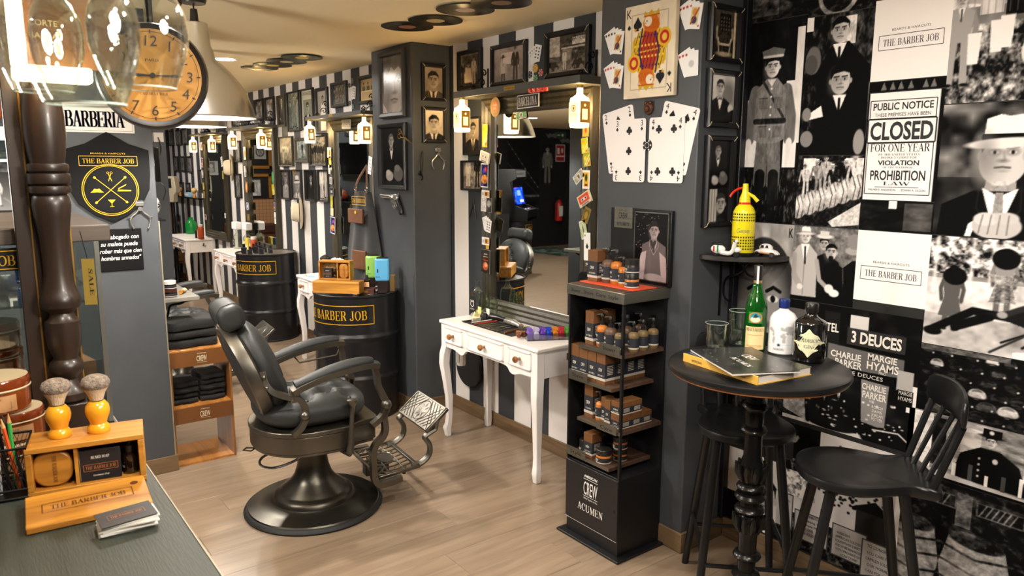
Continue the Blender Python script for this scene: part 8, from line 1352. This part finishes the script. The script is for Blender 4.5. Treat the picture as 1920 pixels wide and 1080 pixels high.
bx('case_base',CB,-.34,.32,-.36,.255,-.0002,.012,t);o=thing('name_plate','black plate with gold barber lettering under the case top','sign',(-1.95,.04,1.49),pi/2);bx('plate',SB,-.16,.09,-.004,0,0,.05,o);letters('lettering',[('THE BARBER JOB',-.03,.012,.022,.2,'serif'),('#',box_lines(-.14,.08,.005,.044,.002))],GOLD,o,(0,-.0045,0))
o=bx('blue_stand_in',M('shiny_blue','2868b8',.15,.4,noise=.4,nscale=12),-.05,.05,-.03,.03,0,.09,None,bev=.012);o.location=(-2.3,.17,1.4075);o.rotation_euler=(0,0,.4);tag(o,'shiny blue stand-in block behind glass right of the turned column','packet')  # made-up block standing in for a blue patch in the glass
o2=bx('case_shelf',GP,-.3,.29,-.3,.24,.0,.006,None);o2.parent=t;o2.location=(0,0,.3)
# lit board over the column
LED=M('led_tube','ffffff',.5,emit='ffd9a0',es=9);t=thing('light_board','brown sign board framed by bright strip lights above the column','light sign',(-1.80,.19,1.895),pi/2);bx('board',M('amber_board','7a4a14',.5),-.05,.14,.02,.03,.02,.6,t);bx('light_strip',LED,-.062,-.034,-.005,.02,.015,.6,t,bev=.005);bx('light_strip',LED,-.062,.075,-.03,.02,-.012,.018,t,bev=.006);letters('lettering',[(a,.0,z_,.012,.05,'sans') for a,z_ in (('CORTE',.1),('BARBA',.075),('AFEITADO',.15),('CABALLERO',.175))],M('warm_white_ink','f0d8a0',.5),t,(0,.019,0))
# wine glasses hanging upside down from a rack
WG=glass('wine_glass','fbfdfc',.03,.07);t=thing('glass_rack','wooden rack holding the hanging wine glasses over the counter','rack',(-.84,.13,1.985));bx('board',WLN,-.28,.28,-.14,.16,.012,.034,t,bev=.003)
for y in (-.1,-.035,.03,.095):bx('rail',WLN,-.28,.28,y-.012,y+.012,0,.012,t)
for x in (-.25,.25):B().tube([(x,0,.03),(x,0,.53)],.006,8).build('hanger_rod',IRON,t)
for k,(x,y,z,s,lb) in enumerate(((-.70,.098,1.768,1.0,'nearest upside down wine glass hanging from the rack'),(-.80,.115,1.775,1.0,'second upside down wine glass in the row'),(-.885,.178,1.80,1.12,'upside down wine glass overlapping the clock'),(-1.0,.10,1.80,1.0,'farthest upside down wine glass in the row'))):
    t=thing('wine_glass',lb,'wine glass',(x,y,z),0,'wine glasses hanging from the rack');top=1.985-z;o_=[(.0295,0),(.036,.018),(.0425,.042),(.0435,.06),(.041,.078),(.033,.096),(.02,.109),(.008,.118),(.004,.13),(.0036,top-.012),(.006,top-.006),(.034,top-.002),(.035,top-.0005)];i_=[(.0285,0),(.035,.018),(.0415,.042),(.0425,.06),(.04,.078),(.032,.095),(.019,.1075),(.001,.114)]
    B().lathe([(r*s,h) for r,h in o_],48,cap=False).build('bowl',WG,t);B().lathe([(r*s,h) for r,h in i_],48,cap=False).build('inner_wall',WG,t);B().lathe([(.0285*s,-.0004),(.0298*s,-.0006),(.0298*s,.0006)],48,cap=False).build('rim',M('glass_rim','c8d8d0',.1,spec=.8),t)

# ---------------------------------------------------------------- the other side of the room, seen in the mirrors
t=thing('television','large black television on the blue grey wall seen in the second mirror','television',(-9.65,1.0,1.58),pi);bx('bezel',TB,-.48,.48,-.06,-.001,0,.46,t,bev=.006);bx('screen',M('screen_black','0c0c0e',.15),-.465,.465,-.0615,-.06,.02,.445,t)
t=thing('wall_sign','black sign with star and white lettering above the television','sign',(-9.6,1.0,2.12),pi);bx('board',SB,-.45,.35,-.02,-.001,0,.16,t);letters('lettering',[('BARBERIA',-.12,.05,.06,.5,'serif'),('#',[[(.26+.04*cos(pi/2+k*4*pi/5)*0,.08)]*3 for k in range(0)]+[[(.26,.08),(.26+.045*cos(a-.32),.08+.045*sin(a-.32)*.4),(.26+.05*cos(a),.08+.05*sin(a)),(.26+.045*cos(a+.32)*.4,.08+.045*sin(a+.32)*.4)] for a in [pi/2+2*pi*k/5 for k in range(5)]])],INKW,t,(0,-.0205,0))
t=thing('trophy_shelf','black shelf carrying the rugby ball on the blue grey wall','shelf',(-9.85,1.0,1.2),pi);bx('board',SB,-.35,.4,-.2,-.001,0,.02,t)
t=thing('american_football','brown and white american football on the black shelf in the mirror','ball',(-9.95,1.1,1.305));B().ball((0,0,0),(.165,.085,.085),24,16).build('skin',M('ball_brown','8a3a22',.5,bump=.2,bscale=300),t);[B().lathe([(r0,-.012),(r0*.93 if s>0 else r0,.012)],24,M4=Matrix.Translation((s*.1,0,0))@Matrix.Rotation(pi/2,4,'Y'),cap=False).build('white_band',M('ball_white','e4e2de',.35),t) for s in (-1,1) for r0 in (.0685,)];bx('laces',M('ball_white','e4e2de',.35),-.05,.05,.05,.07,.062,.078,t)
def racket(label,x,z,rz,c):
    t=thing('padel_racket',label,'racket',(x,1.012,z),0,'padel rackets on the blue grey wall',rot=(0,radians(rz),pi));B().prism(rrect(.22,.26,.1,8,0,.17),-.03,0).build('face',M('rk_'+c,c,.4),t,bev=.005);b=B();[b.prism(ring2(-.06+.03*i,.09+.035*j,.007,.007,8),-.0315,-.03) for i in range(5) for j in range(5)];b.build('holes',TB,t,smooth=0);B().tube([(0,-.015,.05),(0,-.015,-.11)],[.02,.016],10).build('grip',M('grip_cream','d8ccb0',.7),t)
racket('white and black padel racket leaning one way on the blue grey wall',-9.78,.93,-22,'c8c8c0');racket('green padel racket leaning the other way on the blue grey wall',-10.2,.93,24,'28a048')
MB_=thing('open_suitcase','open brown suitcase with checked lining seen in the third mirror','suitcase',(-12.3,1.35,.62),pi/2);bx('case',M('maroon_leather','4a2620',.4),-.22,.22,-.16,.14,0,.14,MB_,bev=.015);p=Pic(.42,.4,120,'c8986c');[p.line([(k/7,0),(k/7,1)],.006,'8a5a38') for k in range(8)];[p.line([(0,k/7),(1,k/7)],.006,'8a5a38') for k in range(8)];bx('lid',M('maroon_leather','4a2620',.4),-.22,.22,.14,.16,.12,.56,MB_,bev=.01);p.obj('lining',MB_,(0,.138,.34));bx('stand_box',CHW,-.2,.2,-.14,.13,-.62,-.001,MB_)
for k,(y0,y1,z0,z1,lb) in enumerate(((1.18,1.56,1.66,2.2,'empty brown wooden frame round a striped badge on the black end wall'),(1.2,1.6,1.08,1.58,'empty brown wooden frame round a small photo on the black end wall'))):
    t=thing('framed_opening',lb,'frame',(-12.499,(y0+y1)/2,(z0+z1)/2),pi/2,'empty wooden frames');w,h=(y1-y0)/2,(z1-z0)/2;[bx('bar',TEAK,a,b_,-.03,-.001,c,d,t,bev=.003) for a,b_,c,d in ((-w,w,h-.05,h),(-w,w,-h,-h+.05),(-w,-w+.05,-h,h),(w-.05,w,-h,h))]
card('badge_plate','white plate with a round striped badge inside the upper wooden frame','sign',1.36,1.93,.19,.22,-12.497,lambda p:p.rect(0,0,1,1,.85).ell(.5,.5,.38,.34,.35).ell(.5,.5,.28,.25,.85) and [p.line([(.3+.12*k,.3),(.45+.12*k,.7)],.03,.1) for k in range(3)],face='X',group=None,res=200)
card('photo_print','small photo inside the lower wooden frame','photo',1.45,1.35,.14,.26,-12.497,lambda p:p.noise(6,.5,3),face='X',group=None,res=200)
card('photo_print','white bordered photo of a person on the black end wall','photo',2.13,1.67,.17,.22,-12.497,lambda p:p.rect(0,0,1,1,.85).rect(.3,.2,.9,.95,.55).ell(.6,.65,.15,.15,.9).rect(.4,.25,.8,.5,.8),face='X',group=None,res=200)
card('photo_print','pale photo high on the black end wall','photo',2.1,1.97,.14,.12,-12.497,lambda p:p.rect(0,0,1,1,.6).noise(5,.4,1),face='X',group=None,res=200)
t=thing('arcade_machine','black arcade machine with glowing screen standing on a barrel in the side room','arcade machine',(-9.6,-1.72,.868),radians(55));AB=M('arcade_black','121214',.35);B().prism([(-.35,0),(.3,0),(.32,.16),(.1,.24),(.02,.6),(.12,.66),(.1,.8),(-.3,.8)],-.3,-.27,Matrix.Rotation(-pi/2,4,'Z')).prism([(-.35,0),(.3,0),(.32,.16),(.1,.24),(.02,.6),(.12,.66),(.1,.8),(-.3,.8)],.27,.3,Matrix.Rotation(-pi/2,4,'Z')).build('side_panel',AB,t);bx('back',AB,-.27,.27,-.05,.3,0,.8,t);bx('control_deck',AB,-.27,.27,-.3,-.05,.05,.17,t);bx('marquee',M('marquee_grey','6a6864',.4,emit='8a8880',es=.3),-.26,.26,-.1,-.05,.68,.78,t);letters('lettering',[('THE BARBER JOB',0,.71,.035,.4,'serif')],INK,t,(0,-.101,0));p=Pic(.42,.34,120,'1440c8');p.noise(4,.3,2).rect(.3,.4,.7,.65,'6080d8').rect(.1,.1,.5,.2,'d8d8f0').rect(.65,.75,.9,.85,'c83040');m=print_mat('arcade_screen',.2,.5);_a=[n_ for n_ in m.node_tree.nodes if n_.type=='ATTRIBUTE'][0];m.node_tree.links.new(_a.outputs[0],m.node_tree.nodes['Principled BSDF'].inputs['Emission Color']);m.node_tree.nodes['Principled BSDF'].inputs['Emission Strength'].default_value=2.0;p.obj('screen',t,(0,-.07,.42),mat=m,rot=(radians(-12),0,0));[B().ball((-.2+.05*k,-.2,.175),.014,8,6).build('button',M('btn_'+c,c,.3),t) for k,c in enumerate(('d03030','3060d8','e8e8e8','d03030','3060d8','e8e8e8'))]
make_barrel('black oil barrel under the arcade machine in the side room',(-9.6,-1.72,0));
t=thing('arcade_sign','red and yellow arcade arrow sign in the side room','sign',(-9.75,-1.4,1.72),radians(55));B().prism([(-.1,0),(.1,0),(.1,.3),(.2,.3),(0,.45),(-.2,.3),(-.1,.3)],-.02,0).build('board',M('arcade_red','b82c1c',.4,emit='c83820',es=.4),t);letters('lettering',[('ARCADE',0,0,.07,.36,'sans')],M('arcade_yellow','f0c020',.4),t,(0,-.021,.2),rot=(0,pi/2,0));bx('post',IRON,-.01,.01,0,.02,-.05,.1,t)
p=Pic(.85,1.5,90,.03);p.line([(0,.3),(.3,.48),(.6,.68),(1,.95)],.004,.5).line([(0,.2),(.5,.42),(1,.66)],.004,.4);[p.ell(.05+.1*k,.32+.065*k,.008,.006,.9) for k in range(10)];p.rect(0,.18,1,.21,.35).noise(12,.3,4,(0,0,1,.2));o=p.obj('wall_print',None,(-12.495,-4.15,1.55),rz=pi/2);tag(o,'dark wall print of a lit bridge at night on the black end wall','wall print')
p=Pic(.3,.85,90,.04);figure(p,.5,.02,.95,.45);o=p.obj('wall_print',None,(-12.495,-4.8,1.75),rz=pi/2);tag(o,'tall print of a standing figure on the black end wall','wall print')
t=thing('fire_extinguisher','red fire extinguisher on the black wall seen in the near mirror','fire extinguisher',(-12.4,-5.05,.55));B().lathe([(.075,0),(.08,.02),(.08,.36),(.05,.43),(.025,.45)],24).build('cylinder',M('extinguisher_red','c01c1c',.3,coat=.4),t);B().tube([(0,0,.45),(0,0,.5),(.06,0,.51)],.015,8).build('valve',TB,t);bx('label',M('white_card','e0dcd6',.5),.079,.083,-.05,.05,.1,.32,t);B().tube(catmull([(.02,.03,.48),(.05,.1,.4),(.04,.1,.1)],5),.01,6).build('hose',TB,t)
card('extinguisher_sign','red and white extinguisher sign on the black wall','sign',-5.16,2.0,.26,.36,-12.497,lambda p:p.rect(0,0,1,1,.9).rect(.05,.35,.95,.96,'a81c20').rect(.05,.04,.95,.28,'a81c20').rect(.6,.45,.8,.8,.9).ell(.3,.65,.1,.15,.9),face='X',group=None,res=120)
card('exit_sign','green emergency exit sign on the black wall','sign',-5.17,2.38,.3,.12,-12.497,lambda p:p.rect(0,0,1,1,'2c4a38').rect(.6,.4,.9,.6,.85).ell(.35,.5,.1,.25,.85),face='X',group=None,res=120)
for k,(y,z_) in enumerate(((-4.92,2.36),(-5.3,2.26))):t=thing('moustache_cutout',['grey moustache cutout beside the exit sign','lower grey moustache cutout on the black wall'][k],'cutout',(-12.498,y,z_),pi/2);q=[(0,.03),(.06,.06),(.12,.02),(.18,.05),(.1,-.05),(0,-.02)];B().prism(q,-.004,0).prism([(-a,b_) for a,b_ in q][::-1],-.004,0).build('shape',M('moustache_grey','6a6864',.5),t)
p=Pic(1.4,1.0,60,.4);p.noise(14,.6,3);p.tint((.8,.95,.85));o=p.obj('patterned_rug',None,(-11.6,-4.3,.004),rot=(-pi/2,0,0));tag(o,'patterned green grey rug on the floor of the side room','rug')
t=thing('trophy','gold trophy cup on a stand in the side room','trophy',(-9.2,-1.1,1.0));B().lathe([(.06,0),(.06,.1),(.02,.14),(.02,.2),(.05,.25),(.08,.34),(.08,.36)],20).build('cup',GLDM,t);bx('pedestal',BLACKW,-.12,.12,-.12,.12,-1.0,-.0005,t)
for o in COL.objects:
    if o.type=='MESH' and o.parent is None and 'kind' not in o and 'label' not in o:print('UNLABELLED',o.name)
# added fill globes, out of direct view, to brighten ceiling and upper walls
for k,(x,y,z,w) in enumerate(((-.35,.75,2.0,200),(-5.55,-.35,1.75,330),(-6.2,-3.6,2.0,300),(-3.3,-.45,1.75,270),(-8.6,.2,1.85,200))):
    t=thing('fill_globe',['added fill globe over the counter side of the shop','added fill globe beyond the shield wall','added fill globe in the side room','added fill globe behind the counter','added fill globe beyond the far panel'][k],'lamp',(x,y,z),0,'added fill globes');B().ball((0,0,0),.11,20,12).build('globe',M('fill_opal','fff4e0',.4,emit='ffe6c4',es=8),t);B().tube([(0,0,.1),(0,0,2.515-z)],.006,6).build('rod',TB,t)
    l=bpy.data.lights.new('fill_glow','POINT');l.energy=w;l.color=(1,.94,.85);l.shadow_soft_size=.12;o=bpy.data.objects.new('fill_glow',l);COL.objects.link(o);o.parent=t;o.location=(0,0,0)
